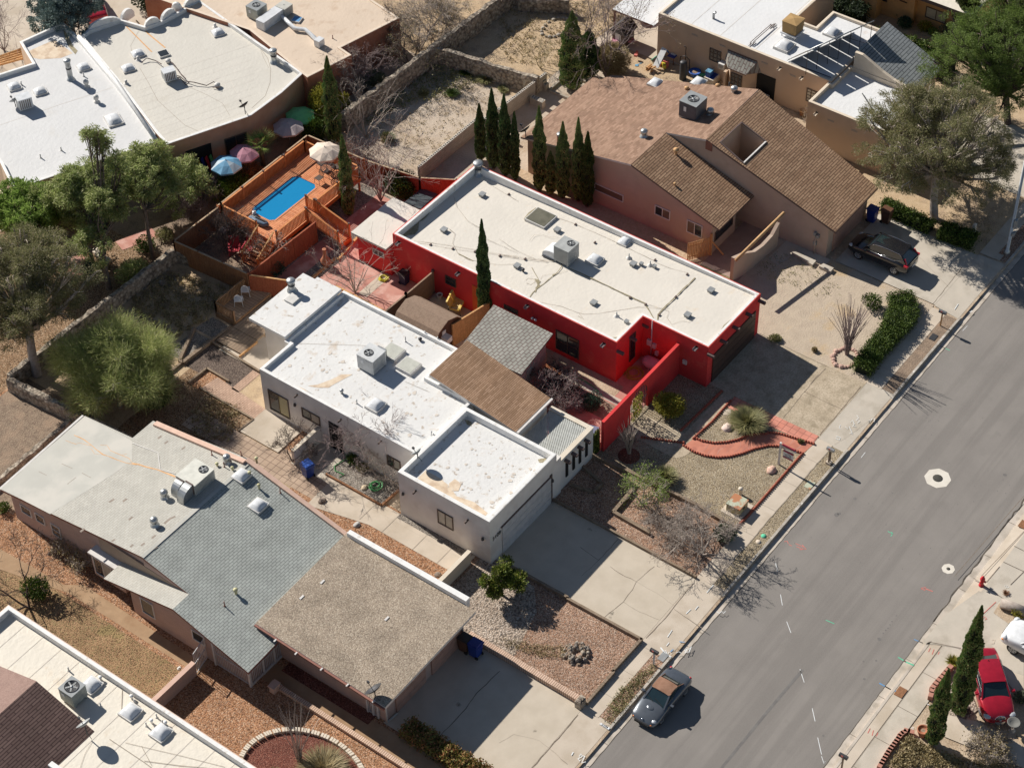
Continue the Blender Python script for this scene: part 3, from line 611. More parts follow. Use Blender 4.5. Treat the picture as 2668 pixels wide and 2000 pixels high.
# ================================================================ houses
def rb_mask(t,g,sc,lo,hi,det=6): return _ramp(t,_noise(t,g,sc,det,.6),[(lo,(0,0,0)),(hi,(1,1,1))])
def roofcoat(name,base,dirt,s1=.9,lo=.58,hi=.68,s2=2.6,lo2=.64,hi2=.70,extra=None,seams=None):
    m,t,b=_nt(name,.55,0,.35); g=_pos(t)
    col=_ramp(t,_noise(t,g,.5,4),[(.3,tuple(c*.93 for c in base)),(.7,base)])
    col=_mix(t,rb_mask(t,g,s1,lo,hi),col,dirt); col=_mix(t,rb_mask(t,g,s2,lo2,hi2),col,tuple(c*.8 for c in dirt))
    if extra: col=_mix(t,rb_mask(t,g,*extra[0]),col,extra[1])
    t.links.new(col,b.inputs['Base Color']); _bump(t,b,_noise(t,g,4.0,3),.02); return m
m_roofred=roofcoat('roof_coating_cream',(.70,.65,.575),(.66,.57,.46),1.1,.62,.74,3.0,.70,.76)
m_roofwh=roofcoat('roof_coating_white',(.72,.71,.69),(.58,.50,.42),1.0,.60,.72,2.4,.60,.68)
m_roofld=roofcoat('roof_coating_cool',(.64,.635,.63),(.56,.53,.49),.4,.6,.75,2.2,.72,.78)
m_rooftan=roofcoat('roof_coating_tan',(.66,.53,.41),(.52,.38,.27),.7,.55,.7,2.4,.68,.76)
m_roofor=roofcoat('roof_coating_beige',(.74,.68,.58),(.62,.52,.40),.8,.6,.74,2.2,.72,.78)
m_roofrt=roofcoat('roof_coating_bright',(.74,.74,.74),(.60,.50,.42),.6,.64,.78,2.2,.70,.78)
m_rooftl=roofcoat('roof_coating_ivory',(.62,.585,.52),(.54,.50,.43),.4,.6,.75,2.2,.72,.78)
m_stain=surf('peeled_roof',(.20,.17,.10),(.34,.29,.19),5,.9,fine=(.5,.45,.34),fscale=14,famt=.5)
m_peach=surf('silt_stain',(.66,.52,.38),(.74,.62,.48),3,.8,patch=(.56,.42,.30),pscale=1.4)
m_rust=surf('rust_streak',(.62,.33,.14),(.70,.42,.22),3,.8)
m_spot=surf('roof_spot',(.56,.49,.42),(.68,.62,.55),3,.8)
m_cap=surf('parapet_cap_white',(.74,.73,.71),(.82,.81,.79),3,.6,patch=(.6,.56,.5),pscale=2.5,plo=.6,phi=.7)
m_capr=surf('parapet_cap_red',(.55,.07,.06),(.62,.10,.08),3,.85)
m_seam=surf('roof_seam',(.66,.60,.53),(.72,.66,.59),3,.8)
def shingle(name,c1,c2,line,bw,rh,ms,var=.12,smooth=.15,swap=False):
    return brick(name,c1,c2,line,bw,rh,ms,'xy',.9,0,.5,var,bump=.01,smooth=smooth,swap=swap)
m_shgray=shingle('shingle_grey',(.385,.40,.375),(.425,.445,.415),(.21,.22,.205),.36,.155,.016)
m_shdim=shingle('shingle_brown',(.30,.185,.115),(.42,.275,.175),(.15,.09,.06),.9,.17,.030,var=.14)
m_shrose=shingle('shingle_rose',(.25,.155,.108),(.37,.24,.172),(.27,.17,.12),.38,.15,.006,var=.12)
m_shgr2=shingle('shingle_green_grey',(.28,.275,.245),(.34,.335,.30),(.19,.15,.135),.42,.24,.03)
m_shtan=shingle('shingle_tan',(.27,.165,.10),(.41,.265,.175),(.21,.125,.075),.7,.12,.014,var=.14)
m_shdark=shingle('shingle_dark_brown',(.13,.085,.075),(.17,.115,.10),(.05,.03,.03),.9,.16,.022)
m_shslate=shingle('shingle_slate',(.30,.32,.33),(.35,.37,.38),(.13,.14,.15),1.2,.22,.03)
m_shshed=surf('shed_shingle',(.24,.165,.12),(.30,.21,.155),5,.95,fine=(.36,.27,.2),fscale=16,famt=.5)
m_shedw=surf('shed_wood',(.10,.05,.035),(.14,.07,.045),3,.85)
m_gravroof=gravel('gravel_roof',[(.36,.29,.22),(.44,.36,.28),(.30,.24,.185),(.50,.42,.33)],.11,bump=.02,dark=.6)
m_trimw=flat('trim_white',(.66,.63,.60),.7); m_trimr=flat('gutter_red_brown',(.26,.11,.08),.6); m_trimd=flat('trim_dark',(.13,.09,.08),.7)
m_glass=flat('window_dark_glass',(.03,.035,.04),.08,0,.6); m_glassl=flat('window_blind',(.42,.40,.34),.35,0,.5); m_shadecl=flat('window_curtain',(.40,.36,.30),.4)
m_frame=flat('frame_brown',(.10,.07,.055),.5); m_framew=flat('frame_white',(.68,.66,.63),.5); m_glassy=flat('door_glass_gold',(.33,.29,.14),.15,0,.6)
m_galv=flat('galvanised',(.46,.47,.47),.38,.75); m_grey=flat('grey_metal',(.33,.34,.34),.5,.3); m_greyd=flat('dark_metal',(.06,.06,.065),.5,.3)
m_dome=flat('dome_acrylic',(.70,.71,.72),.18,0,.6); m_curb=flat('skylight_curb',(.62,.60,.57),.6)
m_gdoorw=flat('garage_door_white',(.56,.56,.56),.6); m_gdoorb=flat('garage_door_brown',(.075,.045,.035),.6); m_gdoorp=flat('garage_door_pink',(.44,.26,.20),.65)
m_pine=surf('pine_board',(.52,.31,.15),(.62,.39,.20),3,.8)
def inset(poly,d):
    "move every edge of a CCW outline inwards"
    n=len(poly); out=[]
    for i in range(n):
        p0,p1,p2=(Vector(poly[j%n]) for j in (i-1,i,i+1)); a=(p1-p0).normalized(); c=(p2-p1).normalized()
        n1=Vector((-a.y,a.x)); n2=Vector((-c.y,c.x)); k=n1+n2; k=k/max(.2,k.dot(n1)) if k.length>1e-6 else n1
        out.append((p1.x+k.x*d,p1.y+k.y*d))
    return out
def flat_house(root,poly,zt,zr,wallm,capm,roofm,t=.22,rim=None,zf=None,extra=None,rimw=.05,roofname='roof',wallname='wall'):
    poly=_ccw(list(poly)); n=len(poly); w=MB()
    ztf=zt if callable(zt) else (lambda x,y: zt)
    o=[(p[0],p[1],ztf(*p)) for p in poly]
    rc=inset(poly,rimw); ip=inset(poly,t)
    A=[(p[0],p[1],0) for p in poly]; Rr=[(p[0],p[1],ztf(*q)+.012) for p,q in zip(rc,poly)]; I=[(p[0],p[1],ztf(*q)+.012) for p,q in zip(ip,poly)]
    zrf=zr if callable(zr) else (lambda x,y: zr)
    J=[(p[0],p[1],zrf(*p)-.05) for p in ip]
    for i in range(n):
        j=(i+1)%n
        w.face([A[i],A[j],o[j],o[i]],wallm); w.face([o[i],o[j],Rr[j],Rr[i]],rim or capm); w.face([Rr[i],Rr[j],I[j],I[i]],capm); w.face([I[i],I[j],J[j],J[i]],capm)
    wo=link(wallname,w,root)
    r=MB(); r.face([(p[0],p[1],zrf(*p)) for p in ip],roofm)
    if extra: extra(r)
    return wo,link(roofname,r,root)
def winx(root,X,k,a,c,fm=None,gm=None,mull=1,rows=1,name='window',side=-1,fw=.06):
    "window in a wall of constant x, given by two corner marks"
    p,q=PX(k,*a,X),PX(k,*c,X); y0,y1=sorted((p[1],q[1])); z0,z1=sorted((p[2],q[2])); return win(root,'x',X,y0,y1,max(.03,z0),z1,fm,gm,mull,rows,name,side,fw)
def winy(root,Y,k,a,c,fm=None,gm=None,mull=1,rows=1,name='window',side=-1,fw=.06):
    p,q=PY(k,*a,Y),PY(k,*c,Y); x0,x1=sorted((p[0],q[0])); z0,z1=sorted((p[2],q[2])); return win(root,'y',Y,x0,x1,max(.03,z0),z1,fm,gm,mull,rows,name,side,fw)
def win(root,ax,K,a0,a1,z0,z1,fm=None,gm=None,mull=1,rows=1,name='window',side=-1,fw=.06):
    fm=fm or m_frame; gm=gm or m_glass; f=MB(); g=MB()
    def bx(b,u0,u1,w0,w1,d0,d1,m):
        e0,e1=sorted((K+side*d0,K+side*d1))
        if ax=='x': b.box(e0,e1,u0,u1,w0,w1,m)
        else: b.box(u0,u1,e0,e1,w0,w1,m)
    bx(f,a0,a1,z0,z0+fw,0,.06,fm); bx(f,a0,a1,z1-fw,z1,0,.06,fm); bx(f,a0,a0+fw,z0+fw,z1-fw,0,.058,fm); bx(f,a1-fw,a1,z0+fw,z1-fw,0,.058,fm)
    for i in range(1,mull+1):
        u=a0+(a1-a0)*i/(mull+1); bx(f,u-.025,u+.025,z0+fw,z1-fw,0,.05,fm)
    for i in range(1,rows):
        w=z0+(z1-z0)*i/rows; bx(f,a0+fw,a1-fw,w-.02,w+.02,0,.045,fm)
    if isinstance(gm,(list,tuple)):
        n=len(gm)
        for i,m in enumerate(gm): bx(g,a0+fw+(a1-a0-2*fw)*i/n,a0+fw+(a1-a0-2*fw)*(i+1)/n,z0+fw,z1-fw,0,.02,m)
    else: bx(g,a0+fw,a1-fw,z0+fw,z1-fw,0,.02,gm)
    o=link(name,f,root); link('pane',g,o); return o
def part(name,mb,root): return link(name,mb,root)
def beamy(root,k,marks_,z,Y,m,ln=.5,w=.16,name='roof_beam'):
    "beam ends (vigas) poking out of a wall of constant y"
    for u,v in marks_:
        p=PY(k,u,v,Y-ln/2); b=MB(); b.box(p[0]-w/2,p[0]+w/2,Y-ln,Y,p[2]-w/2,p[2]+w/2,m); link(name,b,root)
def scupx(root,k,marks_,X,m=None,ln=.35,name='scupper'):
    for u,v in marks_:
        p=PX(k,u,v,X-.12); b=MB(); b.box(X-ln,X,p[1]-.10,p[1]+.10,p[2]-.02,p[2]+.02,m or m_galv); b.box(X-ln,X,p[1]-.12,p[1]-.10,p[2]-.02,p[2]+.10,m or m_galv); b.box(X-ln,X,p[1]+.10,p[1]+.12,p[2]-.02,p[2]+.10,m or m_galv)
        b.box(X-.02,X-.005,p[1]-.09,p[1]+.09,p[2]+.02,p[2]+.12,m_black); link(name,b,root)  # black plate painted as the dark drain mouth
# roof furniture, each a sub-part of its roof
def skylight(roof,p,w=1.1,d=.8,rz=0,z=0,dome=True,gm=None,cm=None,name='skylight',h=.12):
    b=MB(); x,y,zz=p; b.box(-w/2,w/2,-d/2,d/2,-.05,h,cm or m_curb,rot=rz,at=(x,y,zz))
    if dome:
        n=6; vs_=[]; c,s=math.cos(rz),math.sin(rz)
        for i in range(n+1):
            for j in range(n+1):
                u,v=(i/n*2-1),(j/n*2-1); q=(1-u**4)*(1-v**4); px,py=u*w*.44,v*d*.44
                vs_.append((x+px*c-py*s,y+px*s+py*c,zz+h+.01+.24*q*min(w,d)))
        b.mesh(vs_,[(i*(n+1)+j,(i+1)*(n+1)+j,(i+1)*(n+1)+j+1,i*(n+1)+j+1) for i in range(n) for j in range(n)],gm or m_dome,True)
    else: b.box(-w/2+.06,w/2-.06,-d/2+.06,d/2-.06,h,h+.015,gm or m_glassl,rot=rz,at=(x,y,zz))
    return link(name,b,roof)
def turbine(roof,p,r=.17,m=None):
    b=MB(); m=m or m_galv; b.lathe(p,[(r*1.5,-.1),(r*1.3,.05),(r*.75,.12),(r*.75,.28),(r*1.0,.30),(r*1.2,.40),(r*1.1,.52),(r*.6,.6),(0,.62)],m,14)
    for i in range(14):
        a=i*2*math.pi/14; b.bar((p[0]+r*1.0*math.cos(a),p[1]+r*1.0*math.sin(a),p[2]+.3),(p[0]+r*.8*math.cos(a),p[1]+r*.8*math.sin(a),p[2]+.56),.02,.05,m_grey)
    return link('turbine_vent',b,roof)
def mush(roof,p,r=.13,h=.25,m=None,cap=None,name='vent_cap'):
    b=MB(); b.lathe(p,[(r*.6,-.1),(r*.6,h),(r,h),(r*1.05,h+r*.7),(r*.5,h+r*1.1),(0,h+r*1.2)],cap or m or m_curb,12); return link(name,b,roof)
def pipe(roof,p,r=.035,h=.4,m=None,name='vent_pipe'):
    b=MB(); b.lathe(p,[(r*3,-.05),(r*1.2,.06),(r,.08),(r,h),(0,h)],m or m_curb,8); return link(name,b,roof)
def boxvent(roof,p,m=None,s=.32):
    b=MB(); b.box(-s/2,s/2,-s/2,s/2,-.05,.14,m or m_grey,at=p); b.box(-s*.62,s*.62,-s*.58,s*.58,.14,.19,m or m_grey,at=p); return link('box_vent',b,roof)
def flue(roof,p,r=.16,h=.8,m=None,cap=True):
    b=MB(); b.lathe(p,[(r*1.6,-.05),(r*1.4,.1),(r,.14),(r,h)]+([(r*1.3,h+.02),(r*1.35,h+.14),(r*.9,h+.2),(0,h+.22)] if cap else [(0,h)]),m or m_galv,16)
    if cap: b.lathe((p[0],p[1],p[2]+h*.62),[(r*1.06,0),(r*1.06,.1)],m_greyd,16)
    return link('chimney',b,roof)
# ---------------------------------------------------------------- red house
red=thing('house','red flat roofed stucco house with cream roof and brown garage door','house',(10.8,21.5,0))
zr_red=lambda x,y: 3.36-(y-10.4)*.020-max(0,x-11.5)*.03
redpoly=[(6.25,15.27),(9.18,15.27),(9.18,10.42),(15.28,10.42),(15.28,33.1),(6.25,33.1)]
def redx(r):
    for pts in (L('21','910,1270 985,1270 1030,1255 985,1300 960,1312 930,1300',3.3),L('21','1935,1110 1960,1105 1900,1180 1840,1245 1795,1275 1850,1180',3.3),L('21','205,285 240,235 300,190 330,200 260,280 215,305',3.15),
                L('e','750,880 900,700 1080,520 1330,410 1310,440 1200,580 1130,660 1060,700 1050,820 1000,880 920,890 850,910',2.97),L('e','1340,385 1420,330 1510,240 1520,260 1440,340 1370,395',2.95)):
        r.face([(p[0],p[1],zr_red(*p)+.012) for p in _ccw(pts)],m_stain)
    for s in ('225,945 300,960 260,975','300,870 345,840 330,820 345,800 315,780 290,775 320,830 300,850','440,760 500,720 470,735 440,740'):
        pts=L('21',s,3.3); r.face([(p[0],p[1],zr_red(*p)+.016) for p in _ccw(pts)],m_stain)
    for k,s,w in (('21','245,950 280,900 400,800 480,735 515,690 515,655 450,630',.06),('21','270,690 330,800 300,900',.05),('21','575,700 780,795 1000,905 1200,1000 1235,1060 1275,1130',.09),('21','1615,785 1540,860 1460,940 1380,1020 1310,1095 1305,1140',.09),
                    ('21','0,575 200,605 400,635 450,640',.03),('21','0,590 210,620 400,645',.03),('21','0,450 150,550 300,620 400,640',.02),('21','310,975 420,1000 520,1020 640,1070 700,1085 830,1080 960,1060 1150,1030 1350,1045',.02),
                    ('21','340,790 360,760 420,745 500,740 560,715',.02),('21','220,800 240,780 280,785 300,810 260,835 225,820',.02),('21','250,470 290,420 350,415 420,440 490,435',.02),('21','660,1080 700,1130 650,1100',.02),
                    ('21','1340,1045 1400,1070 1380,1120 1420,1180 1500,1150 1560,1160 1600,1140',.02),('21','1230,1010 1350,1050 1400,1040',.02),('21','1280,650 1400,700 1560,745',.02),('21','400,240 640,330 900,450 1280,640',.02),
                    ('11','1680,90 1700,170 1800,300 1930,375',.025),('11','1315,455 1500,475 1700,510 1850,535 2060,575 2211,610',.025),('11','1315,465 1480,490 1660,525 1850,555 2211,600',.02),('11','1640,360 1690,400 1670,480 1710,560 1800,620 1920,640 2040,665 2200,660',.025),
                    ('11','1720,570 1780,600 1840,630',.08),('11','1930,440 2211,570',.02),('11','2000,0 2211,130',.02),('11','0,0 1,1',.01)):
        if s=='0,0 1,1': continue
        r.ribbon([(p[0],p[1],zr_red(*p)+.02) for p in L(k,s,3.2)],w,m_stain if w>.045 else m_crackl,jit=.02)
    for k,u,v in [('11',1320,455),('11',1488,482),('11',1672,518),('11',1855,545),('11',2060,582),('21',215,612),('21',1455,940),('21',1320,1092),('21',1285,625),('21',1550,748),('21',630,320),('21',80,62),('21',790,475),('21',1080,945),('21',1208,1003)]:
        x,y=P(k,u,v,3.3); r.box(-.09,.09,-.05,.05,0,.08,m_trimd,at=(x,y,zr_red(x,y)))
wo,rf=flat_house(red,redpoly,lambda x,y: 3.42,zr_red,m_redwall,m_cap,m_roofred,t=.24,rim=m_capr,extra=redx,rimw=.07)
for u,v in ((480,368),(150,670),(780,985),(1745,885),(1553,1095),(1105,660),(1050,1145)): x,y=P('21',u,v,3.35); boxvent(rf,(x,y,zr_red(x,y)),s=.34 if u != 1050 else .22)
for u,v in ((1172,665),(1280,685)): x,y=P('21',u,v,3.3); boxvent(rf,(x,y,zr_red(x,y)),s=.2)
for u,v in ((1600,375),(1915,80)): x,y=P('11',u,v,3.2); boxvent(rf,(x,y,zr_red(x,y)),s=.34)
for k,u,v in (('21',1070,605),('21',1245,668),('21',968,1095)):
    x,y=P(k,u,v,3.3); b=MB(); b.lathe((x,y,zr_red(x,y)),[(.2,0),(.05,.12),(.035,.38),(0,.38)],m_curb,10); link('vent_pipe',b,rf)
for k,u,v in (('11',1920,660),('21',198,722)): x,y=P(k,u,v,3.2); mush(rf,(x,y,zr_red(x,y)),.11,.12,m_greyd if k=='21' else m_galv)
x,y=P('10',1885,1420,2.95); flue(rf,(x,y,zr_red(x,y)),.27,.85)
x,y=P('21',790,625,3.3); skylight(rf,(x,y,zr_red(x,y)),.95,.95)
x,y=P('21',1035,480,3.2); skylight(rf,(x,y,zr_red(x,y)),.85,.75)
x,y=P('21',345,290,3.1); skylight(rf,(x,y,zr_red(x,y)),1.5,1.6,dome=False,gm=surf('skylight_dirty',(.12,.115,.085),(.17,.16,.12),2,.4),h=.16)
winx(red,6.25,'11',(1612,758),(1703,868),m_frame,m_glass,0,2); winx(red,6.25,'11',(2095,998),(2211,1090),m_frame,m_glass,0)
winx(red,6.25,'21',(470,1208),(660,1455),m_frame,[m_glass,m_glass],1,2)
winy(red,15.27,'21',(1075,1270),(1115,1430),m_frame,m_glass,0)
b=MB(); p,q=PX('11',1835,840,6.25),PX('11',1920,1040,6.25); b.box(6.20,6.27,q[1],p[1],0,p[2],surf('alcove_wall',(.60,.10,.03),(.64,.13,.04),2,.9)); link('door_alcove',b,red)
b=MB(); b.box(9.75,14.75,10.36,10.44,0,2.35,m_gdoorb)
for i in range(4): b.box(9.75,14.75,10.345,10.362,.1+i*.57,.6+i*.57,m_gdoorb)
link('garage_door',b,red)
beamy(red,'21',[(1745,1425),(1850,1312),(1953,1200),(2062,1090),(2165,985)],2.9,10.42,m_trimd,.5,.17)
beamy(red,'21',[(1208,1182)],2.9,15.27,m_trimd,.45,.17); beamy(red,'21',[(1000,1400),(1105,1290)],2.9,15.27,m_trimd,.5,.17)
scupx(red,'11',[(1225,505),(1718,755)],6.25); scupx(red,'21',[(230,1025),(860,1340)],6.25); scupx(red,'21',[(1620,1368)],9.18)
b=MB()
for u,v,s in ((1245,1310,.16),(1285,1340,.12),(1305,1400,.11)): p=PX('21',u,v,9.18); b.box(9.02,9.18,p[1]-s,p[1]+s,p[2]-s*1.4,p[2]+s*1.4,m_gdoorw)
p=PX('21',1255,1310,9.1); b.tube([(9.1,p[1],3.5),(9.1,p[1],.2)],.035,m_gdoorw,6); link('meter_box',b,red)
p=PX('21',1533,1475,9.18); b=MB(); b.box(9.08,9.18,p[1]-.14,p[1]+.14,p[2]-.16,p[2]+.16,m_curb); link('vent_hood',b,red)
b=MB(); p=PX('21',298,1120,6.25); b.lathe((6.12,p[1]+.12,p[2]),[(.09,0),(.09,.1),(0,.12)],m_dome,8); b.lathe((6.12,p[1]-.12,p[2]),[(.09,0),(.09,.1),(0,.12)],m_dome,8); b.box(6.12,6.25,p[1]-.1,p[1]+.1,p[2]-.03,p[2]+.03,m_grey); link('flood_light',b,red)
# low roofed storeroom behind the red house
st=MB(); pr=[(5.85,33.1),(9.9,33.1),(9.9,35.9),(5.85,35.9)]
st.prism(pr,0,2.42,m_redwall); sto=link('storeroom_wall',st,red)
r=MB(); r.prism([(5.5,32.75+.37),(9.95,33.12),(9.95,36.1),(5.5,36.1)],2.45,2.6,m_trimw,m_roofred); ro=link('patio_roof',r,red)
winx(red,5.85,'11',(1015,535),(1110,625),m_framew,m_glass,1)
# ---------------------------------------------------------------- white house
wh=thing('house','long white flat roofed stucco house with patchy white roof and white garage door','house',(-5.5,22,0))
zr_w=lambda x,y: 3.32
def whx(r):
    for s,z in (('440,1530 560,1560 640,1570 780,1540 850,1510 870,1530 800,1580 720,1640 620,1658 500,1640 330,1600 230,1560 180,1530 300,1500',3.3),):
        pass
    def st(k,s,m,dz=.006): r.face([(p[0],p[1],3.32+dz) for p in _ccw(L(k,s,3.32))],m)
    st('12','215,0 330,70 450,120 560,200 700,260 900,390 1100,510 1300,600 1400,640 1360,650 1200,560 1000,450 800,330 600,215 400,105 180,5',m_peach)
    st('12','480,95 560,85 680,40 760,0 850,0 700,80 650,110 560,110',m_peach,.009)
    rr=random.Random(11)
    for i in range(70):
        x,y=rr.uniform(-7.9,-.3),rr.uniform(19.3,31.8)
        if x>-3.2 and y<22.8: continue
        q=rr.uniform(.05,.17); r.face([(x+q*math.cos(a)*rr.uniform(.6,1.3),y+q*.8*math.sin(a)*rr.uniform(.6,1.3),3.334) for a in (0,.9,1.8,2.7,3.6,4.5,5.4)],m_spot)
    for k,s in (('11','380,1325 560,1330 900,1340 1110,1355'),('12','1280,60 1480,145')): r.ribbon([p+(3.345,) for p in L(k,s,3.33)],.02,m_crackl)
whpoly=[(-8.5,19.3),(-3.05,19.3),(-3.05,22.75),(-.05,22.75),(-.05,32.0),(-5.75,32.0),(-5.75,31.05),(-8.5,31.05),(-8.5,31.6)][:8]
whpoly=[(-8.5,19.3),(-3.05,19.3),(-3.05,22.75),(0.0,22.75),(0.0,32.0),(-5.75,32.0),(-5.75,31.6),(-8.5,31.6)]
wo,rf=flat_house(wh,whpoly,3.58,zr_w,m_whitest,m_cap,m_roofwh,t=.2,extra=whx)
def whg(r):
    r.face([(p[0],p[1],3.226) for p in _ccw(L('12','1450,790 1560,850 1650,920 1700,1000 1850,1050 1960,1140 1930,1180 1750,1090 1550,960 1380,860',3.22))],m_peach)
    r.face([(p[0],p[1],3.232) for p in _ccw(L('12','1640,900 1690,860 1745,900 1720,960 1660,960',3.22))],m_peach)
    rr=random.Random(12)
    for i in range(44):
        x,y=rr.uniform(-9.8,-4.3),rr.uniform(13.0,18.6); q=rr.uniform(.04,.14); r.face([(x+q*math.cos(a)*rr.uniform(.6,1.3),y+q*math.sin(a)*rr.uniform(.6,1.3),3.236) for a in (0,.9,1.8,2.7,3.6,4.5,5.4)],m_spot)
    for k,s in (('12','1770,375 1800,380 1830,395 1825,425 1790,415'),('22','320,700 380,690 400,705 370,725 330,725')): r.face([(p[0],p[1],3.24) for p in _ccw(L(k,s,3.22))],m_stain)
wog,rfg=flat_house(wh,[(-10.3,12.62),(-3.8,12.62),(-3.8,19.28),(-10.3,19.28)],3.68,3.22,m_whitest,m_cap,m_roofwh,t=.24,extra=whg)
# overhanging rear roof slab and its room
b=MB(); b.prism([(-5.65,32.02),(-.2,32.02),(-.2,34.0),(-.45,34.0),(-.45,35.0),(-5.65,35.0)],3.62,3.84,m_cap,m_roofwh); rfb=link('roof',b,wh)
b=MB(); b.prism(rect(-5.0,-.6,32.02,34.4),0,3.61,m_whitest); link('wall',b,wh)
for k,u,v in (('11',350,890),): x,y=P(k,u,v,3.84); flue(rfb,(x,y,3.84),.22,.75)
b=MB(); p=P('11',395,945,3.85); b.box(-.45,.45,-.35,.35,0,.14,m_curb,at=(p[0]-.3,p[1]+.1,3.84)); link('chimney_curb',b,rfb)
for u,v in ((1285,1310),(1445,1262),(1550,1310)): x,y=P('11',u,v,3.33); pipe(rf,(x,y,3.32),.035,.42,m_curb)
x,y=P('11',1405,1300,3.33); mush(rf,(x,y,3.32),.12,.1,m_greyd)
x,y=P('12',760,155,3.33); mush(rf,(x,y,3.32),.13,.2,m_galv)
for u,v in ((1180,1400),(1310,1515)): x,y=P('11',u,v,3.4); skylight(rf,(x,y,3.32),1.15,1.2,dome=False,gm=flat('skylight_frosted',(.52,.52,.46),.3),h=.22)
x,y=P('12',1040,255,3.4); skylight(rf,(x,y,3.32),1.05,.95,h=.18)
for k,u,v in (('12',1515,520),('12',885,240),('12',1500,500)): x,y=P(k,u,v,3.33); pipe(rf,(x,y,3.32),.035,.35,m_galv)
for k,u,v in (('12',2135,800),('22',85,800),('22',200,590)):
    x,y=P(k,u,v,3.24); b=MB(); b.box(-.12,.12,-.05,.05,0,.07,m_stain,at=(x,y,3.225)); link('roof_debris',b,rfg) if 0 else None
# sliding door, windows, alcove
winx(wh,-8.5,'12',(152,118),(340,370),m_frame,[m_glassy,m_glass],1,1,'glass_door'); winx(wh,-8.5,'12',(428,268),(587,425),m_frame,[m_shadecl,m_glass],1)
winx(wh,-8.5,'12',(1130,655),(1250,800),m_frame,[m_glassl,m_glass],1); winx(wh,-10.3,'12',(1547,1105),(1682,1285),m_frame,m_glassl,1)
b=MB(); p,q=PX('12',650,380,-8.5),PX('12',775,610,-8.5); b.box(-8.53,-8.48,q[1],p[1],0,min(2.5,p[2]),m_black); link('door_alcove',b,wh)  # flat black panel, recess shade painted onto the wall
for k,s,X in (('12',(395,165),-8.5),('12',(755,368),-8.5),('12',(1085,545),-8.5),('12',(1372,955),-10.3),('12',(1800,1195),-10.3)):
    p=PX(k,*s,X); b=MB(); b.tube([(X,p[1],p[2]),(X-.3,p[1],p[2]-.03)],.06,m_frame,8); link('roof_drain',b,wh)
for k,s,X in (('12',(380,245),-8.5),('12',(1270,975),-10.3),('12',(1925,1345),-10.3)):
    p=PX(k,*s,X); b=MB(); b.lathe((X-.09,p[1],p[2]-.12),[(.05,0),(.09,.04),(.07,.22),(0,.3)],m_greyd,8); link('wall_lamp',b,wh)
b=MB(); b.box(-9.2,-4.45,12.56,12.64,0,2.25,m_gdoorw)
for i in range(4): b.box(-9.2,-4.45,12.545,12.562,.04+.555*i,.56+.555*i,m_gdoorw)
link('garage_door',b,wh); b=MB(); b.box(-4.5,-4.3,12.55,12.66,0,2.45,m_trimd); b.box(-9.3,-4.5,12.55,12.62,2.26,2.34,m_trimd); link('door_trim',b,wh)
b=MB(); p=PY('22',430,870,12.6); b.lathe((p[0],12.5,p[2]-.1),[(.05,0),(.09,.04),(.07,.22),(0,.3)],m_greyd,8); link('wall_lamp',b,wh)
b=MB(); b.box(-3.8,-3.35,12.62,12.9,0,3.1,m_whitest) ; b.box(-3.85,-3.6,12.7,13.6,0,2.9,m_whitest); link('buttress',b,wh)
def text(s,h,a,u,v,m,parent=None,name='lettering',th=.006):
    "raised lettering: s in height h, origin a, reading direction u, up direction v"
    cu=bpy.data.curves.new('t','FONT'); cu.body=s; cu.size=h*1.35; cu.extrude=th; cu.align_x='CENTER'; cu.align_y='CENTER'
    o=bpy.data.objects.new('t',cu); C.objects.link(o); dg=bpy.context.evaluated_depsgraph_get(); me=o.evaluated_get(dg).to_mesh(); b=MB()
    u=Vector(u).normalized(); v=Vector(v).normalized(); w=u.cross(v); a=Vector(a)
    b.mesh([a+u*q.co.x+v*q.co.y+w*q.co.z for q in me.vertices],[tuple(f.vertices) for f in me.polygons],m)
    bpy.data.objects.remove(o); bpy.data.curves.remove(cu); return link(name,b,parent) if parent else b
text('3108',.30,(-9.72,12.58,2.0),(1,0,0),(0,0,1),m_black,wh,'house_number')
# brown roofed wing of the white house
b=MB(); E0,E1,K0,K1=(-3.7,15.75),(-.05,15.75),(-3.2,22.5),(.35,22.35)
def tri(b,pts,m): b.face(pts,m)
b.prism([(-3.0,15.95),(-.2,15.95),(-.2,22.3),(-3.0,22.3)],0,2.7,m_whitest,zf=lambda x,y: 3.0+(y-16)*.165)
link('wall',b,wh)
b=MB(); zf=lambda x,y: 3.3+(y-15.8)*.13
Q=[(-3.45,15.85),(.05,15.85),(.45,22.45),(-3.3,22.45)]
b.mesh([(p[0],p[1],zf(*p)-.14) for p in Q]+[(p[0],p[1],zf(*p)) for p in Q],[(3,2,1,0),(0,1,5,4),(1,2,6,5),(2,3,7,6),(3,0,4,7)],m_trimw); b.face([(p[0],p[1],zf(*p)+.001) for p in Q],m_shtan); link('shingle_roof',b,wh)
b=MB(); b.bar((-3.45,15.74,3.24),(.1,15.74,3.24),.13,.12,m_trimw); link('gutter',b,wh)
